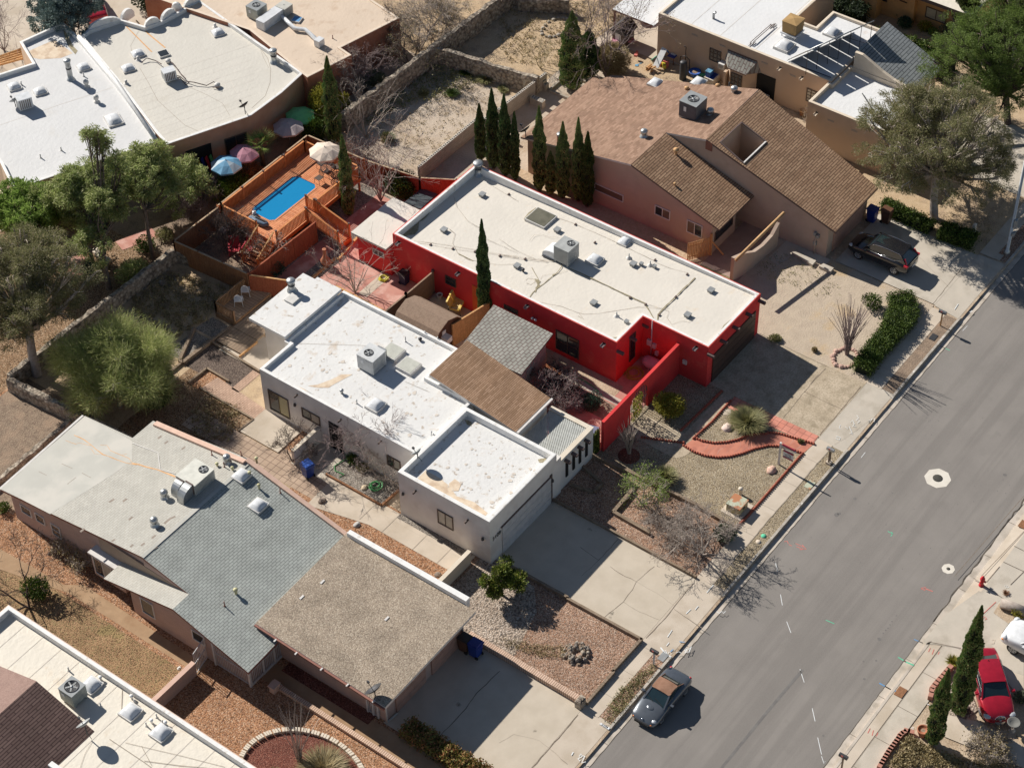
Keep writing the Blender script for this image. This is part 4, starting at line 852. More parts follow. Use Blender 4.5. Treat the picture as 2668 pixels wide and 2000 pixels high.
# lattice shade court with its slotted wall
b=MB(); b.box(-3.6,.1,12.72,12.98,0,2.55,m_whitest); b.box(-.16,.1,12.99,15.8,0,2.55,m_whitest); b.box(-3.66,.13,12.69,13.01,2.55,2.61,m_cream); b.box(-.19,.13,13.02,15.8,2.55,2.61,m_cream); link('court_wall',b,wh)
for x in (-2.65,-1.95,-1.3,-.62):
    b=MB(); b.box(x-.11,x+.11,12.66,12.74,.75,1.95,m_black); b.lathe((x,12.70,1.95),[(.11,-.04),(.11,.04)],m_black,12,axis=(0,1,0)); link('slot_window',b,wh)  # slots are black plates painted as dark openings
    b=MB(); b.box(x-.26,x-.08,12.3,12.72,2.2,2.36,m_trimd); link('roof_beam',b,wh)
b=MB(); m_lat=flat('lattice_white',(.52,.53,.50),.7)
x0,x1,y0,y1=-3.5,-.2,13.0,15.7; rr=random.Random(2); d=.15; n=int((x1-x0+y1-y0)/d)
for i in range(1,n):
    s=i*d
    for sg,zl in ((1,2.50),(-1,2.525)):
        xa,ya=(x0+min(s,x1-x0),y0+max(0,s-(x1-x0))); xb,yb=(x0+max(0,s-(y1-y0)),y0+min(s,y1-y0))
        if sg<0: xa,xb=x0+x1-xa,x0+x1-xb
        b.bar((xa,ya,zl),(xb,yb,zl),.055,.014,m_lat)
link('lattice',b,wh)
def slab(root,pts,th,mtop,mside,name='shingle_roof',sub=None):
    b=MB(); n=len(pts); ar=sum(pts[i][0]*pts[(i+1)%n][1]-pts[(i+1)%n][0]*pts[i][1] for i in range(n))
    if ar<0: pts=pts[::-1]
    b.mesh([(p[0],p[1],p[2]-th) for p in pts]+list(pts),[(i,(i+1)%n,n+(i+1)%n,n+i) for i in range(n)]+[tuple(range(n))[::-1]],mside)
    b.face(pts,mtop)
    if sub: sub(b)
    return link(name,b,root)
# ---------------------------------------------------------------- grey shingled pink brick house
gh=thing('house','pink brick house with pale grey shingle roof and square gravel topped garage','house',(-19.5,24,0))
zf_f=lambda x,y: 4.2-(26.5-y)*.196
zf_b=lambda x,y: 4.2-(y-26.5)*.122
def ptz(pts,f,dz=0): return [(p[0],p[1],f(*p)+dz) for p in pts]
m_shgb=brick('shingle_pale_coated',(.455,.44,.395),(.50,.485,.435),(.36,.31,.26),.36,.155,.010,'xy',.85,0,.5,.07,bump=.005,smooth=.6)
m_coat=surf('roof_coating_grey',(.45,.44,.40),(.49,.48,.435),.6,.8,patch=(.54,.515,.465),pscale=.3)
m_worn=surf('bare_shingle',(.30,.25,.21),(.36,.30,.25),4,.9)
def gdet(b):
    for k,s,w in (('j','650,490 760,540 800,530 920,570',.03),('j','740,440 850,500 920,560 980,620 1050,680 1100,700 1200,750 1290,790 1400,820',.055),('j','920,600 960,665 1080,690',.02),('j','1020,570 1090,580 1125,640 1180,670 1260,710 1320,740 1360,800',.03),
                    ('j','1250,700 1300,690',.02),('j','1360,800 1500,850 1620,890 1700,930 1810,985',.10)):
        b.ribbon([(p[0],p[1],zf_b(*p)+.008) for p in L(k,s,3.6)],w,m_rust,jit=.03)
    for k,s in (('j','385,855 470,905'),('j','625,785 740,848'),('j','690,1020 780,950'),('j','840,905 935,965')): b.ribbon([(p[0],p[1],zf_b(*p)+.008) for p in L(k,s,3.3)],.03,m_worn)
    for k,s in (('j','1120,1205 1175,1175'),('j','1265,1210 1305,1180'),('j','1330,1420 1370,1387'),('j','1620,530 1655,505'),('j','1690,595 1725,568'),('j','1870,672 1905,645'),('j','1700,1485 1755,1440'),('j','1755,1440 1815,1412'),('j','1625,1555 1670,1525'),('j','1575,1640 1612,1608'),('j','825,1515 868,1480'),
                 ('02','1770,645 1795,625'),('02','1955,755 1985,735'),('02','1170,1450 1200,1428'),('02','1080,1455 1105,1435'),('02','925,1395 950,1378')):
        b.ribbon([(p[0],p[1],zf_b(*p)+.008) for p in L(k,s,3.7)],.13,m_worn)
    # coated smooth end of the roof
    q=[(-24.3,37.75),(-24.28,33.6),(-20.6,32.9),(-18.6,32.6),(-17.3,33.9),(-17.2,38.05)]; b.face(ptz(_ccw(q),zf_b,.004),m_coat)
    b.ribbon([(p[0],p[1],zf_b(*p)+.03) for p in L('j','1350,572 1625,705 1650,895 1810,950',3.6)],.045,m_trimw)
back=slab(gh,ptz([(-24.0,26.5),(-14.9,26.5),(-15.35,34.05),(-17.1,34.05),(-17.15,38.1),(-24.35,37.8)],zf_b),.16,m_shgb,m_trimr,sub=gdet)
def gfd(b):
    b.ribbon([(-24.0,26.42,4.2),(-14.9,26.42,4.2)],.22,m_coat)
    for k,s in (('j','0,0 0,0'),): pass
    for k,s,w in (('02','1265,1480 1300,1458',.22),('13','180,265 195,235',.15)): b.ribbon([(p[0],p[1],zf_f(*p)+.008) for p in L(k,s,3.7)],w,m_worn)
front=slab(gh,ptz([(-24.0,26.5),(-24.05,22.95),(-25.35,22.95),(-25.6,17.35),(-22.6,17.45),(-22.6,18.85),(-15.2,18.9),(-14.9,26.5)],zf_f),.16,m_shgray,m_trimr,sub=gfd)
slab(gh,[(-24.0,22.95,3.505),(-25.35,22.95,3.505),(-25.5,28.3,2.5),(-24.5,28.3,2.5),(-24.0,28.3,2.5)],.14,m_shgb,m_trimr)
# flat gravel roof of the garage
b=MB(); q=[(-23.35,9.65),(-15.45,9.7),(-15.25,19.1),(-23.15,18.95)]; b.prism(q,2.78,2.98,m_trimw,m_gravroof); b.bar((-23.42,9.65,2.86),(-23.2,18.95,2.86),.12,.12,m_trimr)
for y in (10.4,12.2,14,15.8,17.3): b.box(-23.5,-23.3,y-.04,y+.04,2.93,2.99,m_trimw)
grf=link('gravel_roof',b,gh)
for k,u,v in (('13',600,128),('13',430,255),('13',1130,430)):
    x,y=P(k,u,v,2.98); b=MB(); b.box(-.16,.16,-.06,.06,0,.04,m_trimw,at=(x,y,2.98)); link('roof_patch',b,grf)
b=MB(); b.prism([(-22.45,10.5),(-15.6,10.5),(-15.6,18.9),(-22.45,18.9)],0,2.78,m_pinkbr); b.prism([(-24.95,18.1),(-15.6,18.1),(-15.6,22.9),(-24.95,22.9)],0,2.3,m_pinkbr,zf=lambda x,y: zf_f(x,y)-.2); b.prism([(-24.95,22.9),(-24.1,22.9),(-24.1,26.9),(-24.95,26.9)],0,2.3,m_pinkbr,zf=lambda x,y: 3.505-(y-22.95)*.188-.17); b.prism([(-24.0,22.9),(-15.6,22.9),(-15.6,26.4),(-24.0,26.4)],0,2.3,m_pinkbr,zf=lambda x,y: zf_f(x,y)-.2)
b.prism([(-23.9,26.45),(-15.5,26.45),(-15.5,33.8),(-17.2,33.8),(-17.2,37.6),(-23.9,37.6)],0,2.5,m_pinkbr,zf=lambda x,y: zf_b(x,y)-.17); link('wall',b,gh)
b=MB(); b.prism([(-24.02,23.0),(-23.8,23.0),(-23.8,30),(-24.02,30)],2.3,3,surf('gable_boards',(.36,.27,.20),(.42,.32,.24),3,.9,stretch=(1,9,.3)),zf=lambda x,y: (zf_f(x,y) if y<26.5 else zf_b(x,y))-.17); link('gable_board',b,gh)
b=MB(); b.prism([(-15.45,26.6),(-15.15,26.6),(-15.35,33.7),(-15.7,33.7)],3.0,3.6,surf('pink_coping',(.62,.42,.33),(.68,.48,.38),3,.9),zf=lambda x,y: zf_b(x,y)+.16)
b.prism([(-15.35,18.9),(-15.1,18.9),(-14.95,26.6),(-15.25,26.6)],2.6,3.6,b.mats[0],zf=lambda x,y: zf_f(x,y)+.14); b.prism([(-15.4,10.4),(-15.05,10.4),(-15.1,18.9),(-15.4,18.9)],2.6,3.3,m_cap); link('parapet',b,gh)
b=MB(); b.bar((-24.45,37.85,2.75),(-17.2,38.2,2.75),.14,.12,m_trimw); link('gutter',b,gh)
for a,c in (((165,1060),(270,1180)),((285,1130),(380,1245))): winx(gh,-23.9,'02',a,c,m_framew,m_glass,0)
winx(gh,-23.9,'02',(415,1215),(515,1355),m_framew,m_glass,0,2,'door')
b=MB(); b.box(-24.5,-23.9,27.9,30.4,.5,2.3,m_pinkbr); b.box(-24.6,-23.9,27.8,30.5,2.3,2.42,m_trimw); bay=link('bay_window',b,gh); win(gh,'x',-24.5,28.05,30.25,.75,2.2,m_framew,[m_glass,m_glassl,m_glass],2)
winx(gh,-24.95,'03',(1150,245),(1285,435),m_framew,m_glass,0); winx(gh,-24.95,'03',(1575,510),(1695,655),m_framew,m_glass,0)
b=MB()
for y in (21.0,20.6): pass
def grille(b,a,c,z0,z1,m,step=.13,w=.03):
    a=Vector(a); c=Vector(c); n=max(2,int((c-a).length/step))
    for i in range(n+1): p=a.lerp(c,i/n); b.box(p.x-w/2,p.x+w/2,p.y-w/2,p.y+w/2,z0,z1,m)
    for z in (z0+.05,(z0+z1)/2,z1): b.bar((a.x,a.y,z),(c.x,c.y,z),.04,.05,m)
m_iron=flat('white_iron',(.58,.56,.56),.6)
b.box(-25.02,-22.47,17.98,18.06,0,.12,m_trimw); grille(b,(-25,20.6,0),(-25,18.02,0),.1,2.2,m_iron); grille(b,(-25,18.02,0),(-22.5,18.02,0),.1,2.2,m_iron)
for y in (20.6,18.02): b.box(-25.06,-24.94,y-.06,y+.06,0,2.3,m_trimw)
for x in (-23.9,-23.0): b.box(x-.05,x+.05,17.96,18.06,0,2.25,m_trimw)
b.box(-25.3,-22.5,17.55,17.63,2.2,2.32,flat('fascia_blue',(.08,.10,.22),.6)); link('porch_screen',b,gh)
b=MB(); grille(b,(-26.1,21.05,0),(-24.97,21.3,0),.05,1.75,m_iron,.12); tag(link('iron_gate',b),'white wrought iron gate at the side walk of the pink brick house','gate')
b=MB()
for y in (11.0,11.35,11.75): b.box(-22.56,-22.46,y-.05,y+.05,0,2.7,m_trimw)
grille(b,(-22.52,11.0,0),(-22.52,11.75,0),.1,2.6,m_iron,.11); link('trellis',b,gh)
for x0,x1 in ((-21.65,-19.1),(-18.55,-16.1)):
    b=MB(); b.box(x0,x1,10.43,10.51,0,2.2,m_gdoorp)
    for i in range(4): b.box(x0,x1,10.415,10.432,.03+i*.55,.53+i*.55,m_gdoorp)
    link('garage_door',b,gh)
b=MB(); b.tube([(-22.5,10.42,2.7),(-22.5,10.42,.12),(-21.7,10.36,.08)],.05,m_trimw); b.tube([(-15.75,10.44,2.7),(-15.75,10.44,.1),(-16.3,10.3,.06)],.05,m_trimw); link('downpipe',b,gh)
for k,u,v in (('02',1275,1245),('02',1872,730),('02',1355,1005)):
    x,y=P(k,u,v,4.0); turbine(back,(x,y,zf_b(x,y)),.2)
for u,v in ((1790,765),(1918,810)): x,y=P('02',u,v,3.9); mush(back,(x,y,zf_b(x,y)),.10,.15,flat('vent_yellow',(.55,.52,.30),.6) if u==1790 else bpy.data.materials['vent_yellow'])
for u,v in ((1745,665),(1850,780),(1990,690)): x,y=P('02',u,v,3.9); pipe(back,(x,y,zf_b(x,y)),.03,.4,m_trimr)
for k,u,v,w in (('02',1995,880,1),('02',2125,1085,1)): x,y=P(k,u,v,3.7); skylight(front,(x,y,zf_f(x,y)),.95,.9)
VY=bpy.data.materials['vent_yellow']
for k,u,v in (('12',68,770),('12',85,965),('03',1935,180),('12',12,880)): x,y=P(k,u,v,3.6); mush(front,(x,y,zf_f(x,y)),.13 if k=='03' else .10,.28,VY)
for k,u,v in (('12',258,1000),('03',1845,300)): x,y=P(k,u,v,3.4); pipe(front,(x,y,zf_f(x,y)),.03,.38,m_trimr)
# ---------------------------------------------------------------- house in the lower left corner
bh=thing('house','cream flat roofed house with dark brown shingled gable in the lower left corner','house',(-36,22,0))
def bhx(r):
    for k,s,w in (('03','1185,1600 1490,1640 1700,1658',.03),('03','900,1420 1185,1610 1250,1658',.03),('03','1165,1480 1250,1640',.02),('03','1010,930 1000,1190',.03),('03','660,1658 700,1540 760,1440',.02),('03','1030,1450 1500,1560 1850,1650',.02)): r.ribbon([p+(3.13,) for p in L(k,s,3.1)],w,m_crackl)
    for i in range(12): r.ribbon([(-30.7,29-i*1.4,3.112),(-40,29-i*1.4,3.112)],.03,m_seam)
    r.face([p+(3.116,) for p in _ccw(L('03','0,470 60,430 150,440 130,475 60,530 0,565',3.1))],m_greyd) if 0 else None
_,bhr=flat_house(bh,[(-44,2),(-30.4,2),(-30.4,30.5),(-44,30.5)],3.5,3.1,m_cream,m_cap,m_roofor,t=.26,rim=surf('pink_rim',(.66,.48,.38),(.7,.52,.42),3,.8),extra=bhx)
gz=4.3
slab(bh,[(-33.5,24.9,gz),(-45,24.9,gz),(-45,28.3,3.12),(-33.5,28.3,3.12)],.1,surf('shingle_rose_brown',(.24,.155,.13),(.29,.19,.16),3,.92,fine=(.36,.26,.22),fscale=14,famt=.5),m_trimd)
slab(bh,[(-33.5,24.9,gz),(-33.5,20.9,3.12),(-36.4,20.9,3.12),(-36.6,19.0,2.7),(-45,19.0,2.7),(-45,24.9,gz)],.1,m_shdark,m_trimd)
b=MB(); b.face([(-33.52,28.3,3.1),(-33.52,24.9,gz-.05),(-33.52,20.9,3.1)],m_cream); b.box(-36.5,-36.2,18.6,21.2,3.1,3.35,m_cap); link('gable',b,bh)
for k,u,v,s in (('03',750,975,1),('03',1075,1195,1),('03',1325,1365,1)): x,y=P(k,u,v,3.2); skylight(bhr,(x,y,3.1),1.0,.95,h=.14)
for k,u,v in (('03',565,855),('03',830,1150),('03',1110,1120),('03',1290,1240),('03',1205,1310),('03',1340,1290)): x,y=P(k,u,v,3.12); pipe(bhr,(x,y,3.1),.04,.3,m_curb)
for k,u,v in (('03',830,930),('03',1085,1085),('03',1250,1285),('03',1365,1300)): x,y=P(k,u,v,3.12); mush(bhr,(x,y,3.1),.10,.2,m_cap)
# ---------------------------------------------------------------- tan house
th=thing('house','tan stucco house with brown shingled roofs and a square light well','house',(25,20,0))
zb=lambda x,y: 5.6-(y-20.3)*.212 if y>20.3 else 5.6
zs=lambda x,y: 2.65+(y-16.45)*.305
zg=lambda x,y: 2.65+(y-10.0)*.286
slab(th,[(19.85,32.7,2.98),(19.85,23.5,4.8),(24.1,23.5,4.8),(24.15,20.35,5.58),(30.95,20.45,5.6),(29.3,31.6,3.1),(28.5,31.9,3.05),(28.5,32.6,2.98)],.14,m_shrose,m_trimw,'shingle_roof')
tbr=C.objects[-1]
slab(th,[(19.85,23.5,4.8),(19.85,16.4,2.62),(24.2,16.4,2.62),(24.05,23.5,4.8)],.14,m_shdim,m_trimd)
tsr=C.objects[-1]
# main slope with the light well cut out (ring of faces)
G=lambda x,y: (x,y,zg(x,y))
H0=[(24.6,18.35),(27.5,17.95),(28.35,20.0),(25.5,20.05)]
H0=[P('20',2010,1340,4.82),P('20',2200,1165,4.82),P('20',2000,1025,5.25),P('20',1815,1185,5.25)]
gl=sum(p[1] for p in H0[:2])/2; gu=sum(p[1] for p in H0[2:])/2
hx=[(H0[0][0],gl),(H0[1][0],gl),(H0[2][0],gu),(H0[3][0],gu)]
OU=[(24.05,10.0),(29.7,10.0),(30.95,20.35),(24.15,20.35)]
b=MB()
for i in range(4):
    j=(i+1)%4; b.face([G(*OU[i]),G(*OU[j]),G(*hx[j]),G(*hx[i])],m_shdim)
for i in range(4):
    j=(i+1)%4; a,c=G(*OU[i]),G(*OU[j]); b.face([(a[0],a[1],a[2]-.15),(c[0],c[1],c[2]-.15),c,a],m_trimd)
tgr=link('shingle_roof',b,th)
b=MB()
for i in range(4):
    j=(i+1)%4; a,c=G(*hx[i]),G(*hx[j]); b.face([(c[0],c[1],.1),(a[0],a[1],.1),(a[0],a[1],a[2]+.03),(c[0],c[1],c[2]+.03)],m_tanst)
    b.bar((a[0],a[1],a[2]+.03),(c[0],c[1],c[2]+.03),.1,.06,m_trimd if i != 0 else m_trimw)
b.face([(p[0],p[1],.1) for p in hx],m_tanst); link('light_well',b,th)
b=MB()
b.prism([(20.0,17.0),(23.0,17.0),(23.0,23.3),(20.0,23.3)],0,2.6,m_tanst,zf=lambda x,y: zs(x,y)-.15)
b.prism([(20.0,23.3),(28.0,23.3),(28.0,32.2),(20.0,32.2)],0,3,m_tanst,zf=lambda x,y: 4.8-(y-23.5)*.198-.16)
# side wall of the big wing, following the slope; stops clear of the light well
for x0,x1 in ((24.2,24.42),(29.4,29.6)): b.prism([(x0,10.6),(x1,10.6),(x1,20.3),(x0,20.3)],0,3,m_tanst,zf=lambda x,y: zg(x,y)-.155)
b.prism([(24.2,20.3),(24.42,20.3),(24.42,23.4),(24.2,23.4)],0,3,m_tanst,zf=lambda x,y: 5.58-(y-20.35)*.247-.15)
b.box(24.42,29.4,10.6,10.75,0,2.68,m_tanst); link('wall',b,th)
b=MB(); b.box(25.0,29.0,10.53,10.61,0,2.2,m_gdoorp); link('garage_door',b,th)
m_gbrown=flat('window_bronze',(.15,.105,.08),.25,0,.5); winx(th,20.0,'21',(787,0),(1025,165),m_framew,m_gbrown,0); winx(th,20.0,'21',(1285,182),(1408,315),m_framew,[m_gbrown,m_glass],1); winx(th,20.0,'21',(1550,303),(1672,460),m_framew,[m_glass,m_gbrown],1)
win(th,'y',17.0,20.35,22.6,.9,1.7,m_frame,m_glass,0)
p=PX('20',1730,1200,24.2); b=MB(); b.box(24.14,24.2,p[1]-.25,p[1]+.25,p[2]-.35,p[2]+.35,m_trimr); link('gable_vent',b,th)
for u,v in ((1193,1120),(1735,1000),(1930,820)):
    x,y=P('20',u,v,4.6); turbine(tbr,(x,y,4.8-(y-23.5)*.2),.22)
for u,v in ((1545,745),(1797,758)): x,y=P('20',u,v,4.4); mush(tbr,(x,y,4.8-(y-23.5)*.2),.16,.1,m_pine)
x,y=P('20',1890,770,4.4); pipe(tbr,(x,y,4.8-(y-23.5)*.2),.05,.4,m_greyd)
for u,v in ((1290,688),(1640,735)): x,y=P('20',u,v,3.9); skylight(tbr,(x,y,4.8-(y-23.5)*.2-.02),1.0,.9,h=.1)
x,y=P('20',500,1215,3.6); b=MB(); b.lathe((x,y,3.4),[(.2,0),(.2,1.3),(.19,1.32),(0,1.3)],surf('rusty_flue',(.20,.09,.06),(.26,.12,.08),3,.8),16); b.lathe((x,y,4.68),[(.215,0),(.215,.12),(0,.13)],m_galv,16); link('chimney',b,tbr)
x,y=P('20',1455,1310,3.9); b=MB(); b.lathe((x,y,zs(x,y)),[(.09,0),(.09,.3),(.2,.32),(.2,.42),(0,.5)],m_pine,12); link('vent_cap',b,tsr)
x,y=P('20',1445,1580,3.3); mush(tsr,(x,y,zs(x,y)),.10,.1,m_pine)
p,q=PX('31',505,430,24.2),PX('31',515,600,24.2); b=MB(); b.tube([(24.08,p[1],p[2]),(24.08,p[1],0)],.05,m_tanst); b.box(23.98,24.19,p[1]-.25,p[1]-.08,p[2]-.1,p[2]+.12,m_grey); b.box(23.98,24.19,p[1]-.02,p[1]+.15,p[2]+.02,p[2]+.25,m_grey); b.box(24.05,24.19,p[1]-.1,p[1]+.12,.8,1.05,m_grey); link('meter_box',b,th)
# front court of the tan house: curved wall, log beam, picket fence, patio
b=MB(); pts=[(18.6,14.5),(19.6,14.2),(20.6,14.1),(21.6,14.05),(22.6,13.95),(23.3,13.9)]; hs=[2.0,1.9,1.35,1.2,1.45,2.1]
for i in range(5):
    (xa,ya),(xb,yb)=pts[i],pts[i+1]; ha,hb=hs[i],hs[i+1]; w=.12
    b.mesh([(xa,ya-w,0),(xb,yb-w,0),(xb,yb+w,0),(xa,ya+w,0),(xa,ya-w,ha),(xb,yb-w,hb),(xb,yb+w,hb),(xa,ya+w,ha)],[(0,1,5,4),(1,2,6,5),(2,3,7,6),(3,0,4,7),(4,5,6,7)],m_tanst)
tag(link('courtyard_wall',b),'curved tan stucco wall in front of the tan house patio','wall')
b=MB(); b.tube([P3('21',1950,640,2.5),P3('31',235,250,2.9)],.11,m_pine,8); tag(link('log_beam',b),'peeled log beam leaning from the curved tan wall to the tan house','beam')
b=MB(); a,c=Vector((18.55,17.9,0)),Vector((19.95,17.0,0))
for i in range(15): p=a.lerp(c,i/14); b.box(-.04,.04,-.012,.012,.05,1.6,m_fencey,rot=math.atan2(c.y-a.y,c.x-a.x),at=(p.x,p.y,0))
for z in (.35,1.3): b.bar((a.x,a.y+.03,z),(c.x,c.y+.03,z),.03,.08,m_fencey)
b.box(-.07,.07,-.07,.07,0,1.9,m_fencey,at=tuple(c)); b.bar((20.0,16.95,1.2),(20.5,16.3,0),.09,.09,m_fencey); tag(link('picket_fence',b),'short golden picket fence at the corner of the tan house','fence')
sheet('patio',rect(18.8,24.2,14.1,17.0),.02,surf('patio_dark_pink',(.33,.235,.20),(.37,.27,.23),2,.9)); sheet('yard',rect(15.4,20.0,17.0,33),.014,surf('side_yard_dirt',(.50,.36,.24),(.56,.42,.29),2.5,.95,fine=(.4,.28,.18),fscale=6,famt=.5,bump=.05,bscale=5)); sheet('yard',rect(15.4,18.8,14.3,17.0),.016,surf('weedy_soil',(.16,.13,.07),(.24,.21,.11),4,.95))
sheet('path',[(21.9,13.7),(24.2,13.6),(24.2,10.2),(23.5,10.2),(23.3,12.4),(21.7,12.8)],.03,m_concg)
for k,s in (('31',((300,575),(330,570),(500,645),(470,680))),('31',((525,690),(560,668),(645,705),(620,735)))):
    q=[P(k,u,v,.2) for u,v in s]; b=MB(); b.prism(q,0,.22,m_concg); struct('step',b)
# ---------------------------------------------------------------- beige stucco house, upper right
ph=thing('house','beige stucco flat roofed house with bright white roofs and a bay window','house',(40,24,0))
m_ivory=surf('ivory_cap',(.66,.56,.44),(.72,.62,.50),3,.8)
def phx(r):
    for y in (24.5,27.5,30.0,33): r.ribbon([(37.1,y,3.56),(60,y,3.56)],.03,m_seam)
_,pr1=flat_house(ph,[(36.9,17.95),(44.55,17.95),(44.55,22.25),(42.1,22.25),(42.1,24.0),(47.5,24.0),(47.5,50),(36.9,32.65)][:5]+[(49.5,24.0),(49.5,40),(36.9,40)][:0]+[(48,24.0),(48,32.6),(36.9,32.6)],3.75,3.55,m_beigest,m_ivory,m_roofrt,t=.2,extra=phx)
_,pr2=flat_house(ph,[(34.1,12.0),(39.55,12.0),(39.55,17.9),(36.9,17.9),(36.9,18.15),(34.1,18.15)],3.65,3.3,m_beigest,m_ivory,m_roofrt,t=.2)
slab(ph,[(39.6,12.95,2.65),(44.5,12.95,2.65),(44.5,17.8,4.6),(39.8,17.8,4.6)],.14,m_shslate,m_trimd)
b=MB(); ys=[17.6,17.0,16.2,15.3,14.4,13.6,12.9]; zs_=[4.95,4.95,4.6,4.2,3.9,3.75,3.7]
for i in range(6): b.mesh([(39.4,ys[i],3.2),(39.4,ys[i+1],3.2),(39.65,ys[i+1],3.2),(39.65,ys[i],3.2),(39.4,ys[i],zs_[i]),(39.4,ys[i+1],zs_[i+1]),(39.65,ys[i+1],zs_[i+1]),(39.65,ys[i],zs_[i])],[(1,0,4,5),(2,1,5,6),(3,2,6,7),(0,3,7,4),(4,7,6,5)],m_ivory)
b.box(39.65,44.3,13.3,17.9,0,2.6,m_beigest); link('parapet',b,ph)
m_gl2=flat('window_grid_glass',(.06,.07,.085),.12,0,.6)
winx(ph,36.9,'20',(1737,392),(1825,527),m_frame,m_gl2,2,3); winx(ph,36.9,'30',(427,722),(525,870),m_frame,m_glassl,2,4)
b=MB(); b.prism([(36.9,26.35),(36.1,25.75),(36.1,24.6),(36.9,24.05)],0,2.1,m_beigest); b.box(36.1,36.9,26.1,26.3,0,1.6,m_beigest)
bw=link('bay_window',b,ph); win(ph,'x',36.1,24.7,25.65,.8,1.85,m_frame,m_gl2,2,3)
b=MB(); b.mesh([(36.9,26.7,2.15),(36.05,25.95,2.12),(36.05,24.4,2.12),(36.9,23.6,2.15),(36.9,26.5,2.95),(36.9,24.0,2.95)],[(0,4,1),(1,4,5,2),(2,5,3),(0,1,2,3)],m_shgr2); b.bar((36.05,25.95,2.1),(36.05,24.4,2.1),.06,.08,m_trimd); b.bar((36.9,26.5,2.98),(36.9,24.0,2.98),.08,.08,m_trimd); link('bay_roof',b,ph)
b=MB(); p,q=PX('30',50,555,36.9),PX('30',155,800,36.9); b.box(36.84,36.95,q[1],23.9,0,2.1,m_black); link('carport_opening_shade',b,ph)  # black panel painted as the shade inside the carport
scupx(ph,'30',[(200,570),(382,648)],36.9,m_ivory); scupx(ph,'30',[(500,940)],34.1,m_ivory)
for k,u,v,X in (('20',1370,198,36.9),('20',1610,290,36.9),('20',1840,380,36.9),('30',75,520,36.9),('30',310,625,36.9),('30',620,995,34.1),('30',815,1078,34.1)):
    p=PX(k,u,v,X); b=MB(); b.box(X-.012,X,p[1]-.25,p[1]+.25,p[2]-.07,p[2]+.07,m_grey)
    for i in range(4): b.box(X-.02,X-.012,p[1]-.24+i*.13,p[1]-.15+i*.13,p[2]-.05,p[2]+.05,m_tanst)
    link('wall_vent',b,ph)
x,y=P('30',240,385,3.6); skylight(pr1,(x,y,3.55),1.3,1.2,h=.2); x,y=P('30',630,270,3.6); skylight(pr1,(x,y,3.55),1.1,1.0,h=.15)
x,y=P('20',1765,155,3.55); b=MB(); b.tube([(x,y,3.5),(x,y,4.0),(x+.05,y-.15,4.15)],.1,m_galv,8); link('vent_pipe',b,pr1)
b=MB(); b.box(36.45,36.9,26.5,27.0,1.4,1.85,m_framew)
for i in range(4): b.box(36.43,36.45,26.54+i*.11,26.61+i*.11,1.45,1.8,m_grey)
link('window_air_conditioner',b,ph)
b=MB(); b.box(36.4,48.5,32.65,36.4,2.75,2.9,m_trimr,top=m_roofrt); b.box(36.5,36.62,36.2,36.32,0,2.75,m_trimr); link('patio_roof',b,ph)
# ---------------------------------------------------------------- ochre house behind
oh=thing('house','ochre stucco house beyond the beige house in the upper right','house',(55,22,0))
b=MB(); b.prism([(50.4,35),(50.4,21.6),(51.3,21.6),(51.3,18.9),(51.8,18.9),(51.8,14.0),(70,14.0),(70,35)],0,3.2,m_orangest); link('wall',b,oh)
b=MB(); b.prism([(50.2,35),(50.2,13.8),(70,13.8),(70,35)],3.2,3.5,m_trimd,m_roofor); link('roof',b,oh)
winx(oh,51.8,'30',(1410,50),(1565,200),m_frame,[m_shadecl,m_glassl],1); winx(oh,51.3,'30',(1190,0),(1250,28),m_frame,m_glass,0); winx(oh,51.3,'30',(1020,-40),(1085,20),m_frame,m_glass,0)
# ---------------------------------------------------------------- upper left double house
tl=thing('house','terracotta walled house with rounded cream flat roof beside the garden umbrellas','house',(12,56,0))
zt_=lambda x,y: 3.42-.035*max(0,(y-50)-(x-5)*-.35)*.6
def tlx(r):
    for k,s,w,m in (('00','1050,690 1500,560 2120,350',.03,m_seam),('00','1150,560 1220,680 1300,830 1420,940 1520,1030 1640,1085',.025,m_crackl),('00','1100,480 1075,380 1140,260',.02,m_crackl),('00','1890,650 1940,750',.03,m_seam),('00','2130,370 2170,480 2211,560',.02,m_crackl),('10','90,400 150,480 175,570 170,680 130,790 20,890',.03,m_crackl),
                       ('00','1040,220 1150,330 1250,430',.10,m_rust),('00','1120,170 1220,280 1360,395',.12,m_rust),('00','1560,720 1700,780 1830,850 1890,950',.02,m_crackl)):
        r.ribbon([(p[0],p[1],3.105) for p in L(k,s,3.1)],w,m)
    for i in range(9): p=P('00',1100+i*30,760+i*52,3.1); q=P('00',2060+i*8,440+i*55,3.1); r.ribbon([p+(3.104,),q+(3.104,)],.02,m_seam)
polyR=L('00','1370,1190 1280,1090 950,650 660,300 720,245 990,155 1190,215 1320,170 1500,75 1640,0 2130,350',3.4)+L('10','445,600 270,760 110,880',3.4)+L('00','2060,955',3.4)
_,tr1=flat_house(tl,polyR,3.4,3.1,m_brownst,m_cap,m_rooftl,t=.2,extra=tlx)
for s in ('990,150 1040,110 1095,85 1110,120 1010,168','1190,205 1250,165 1310,160 1325,190 1210,240','1325,180 1370,130 1440,95 1470,150 1350,190'):
    pass
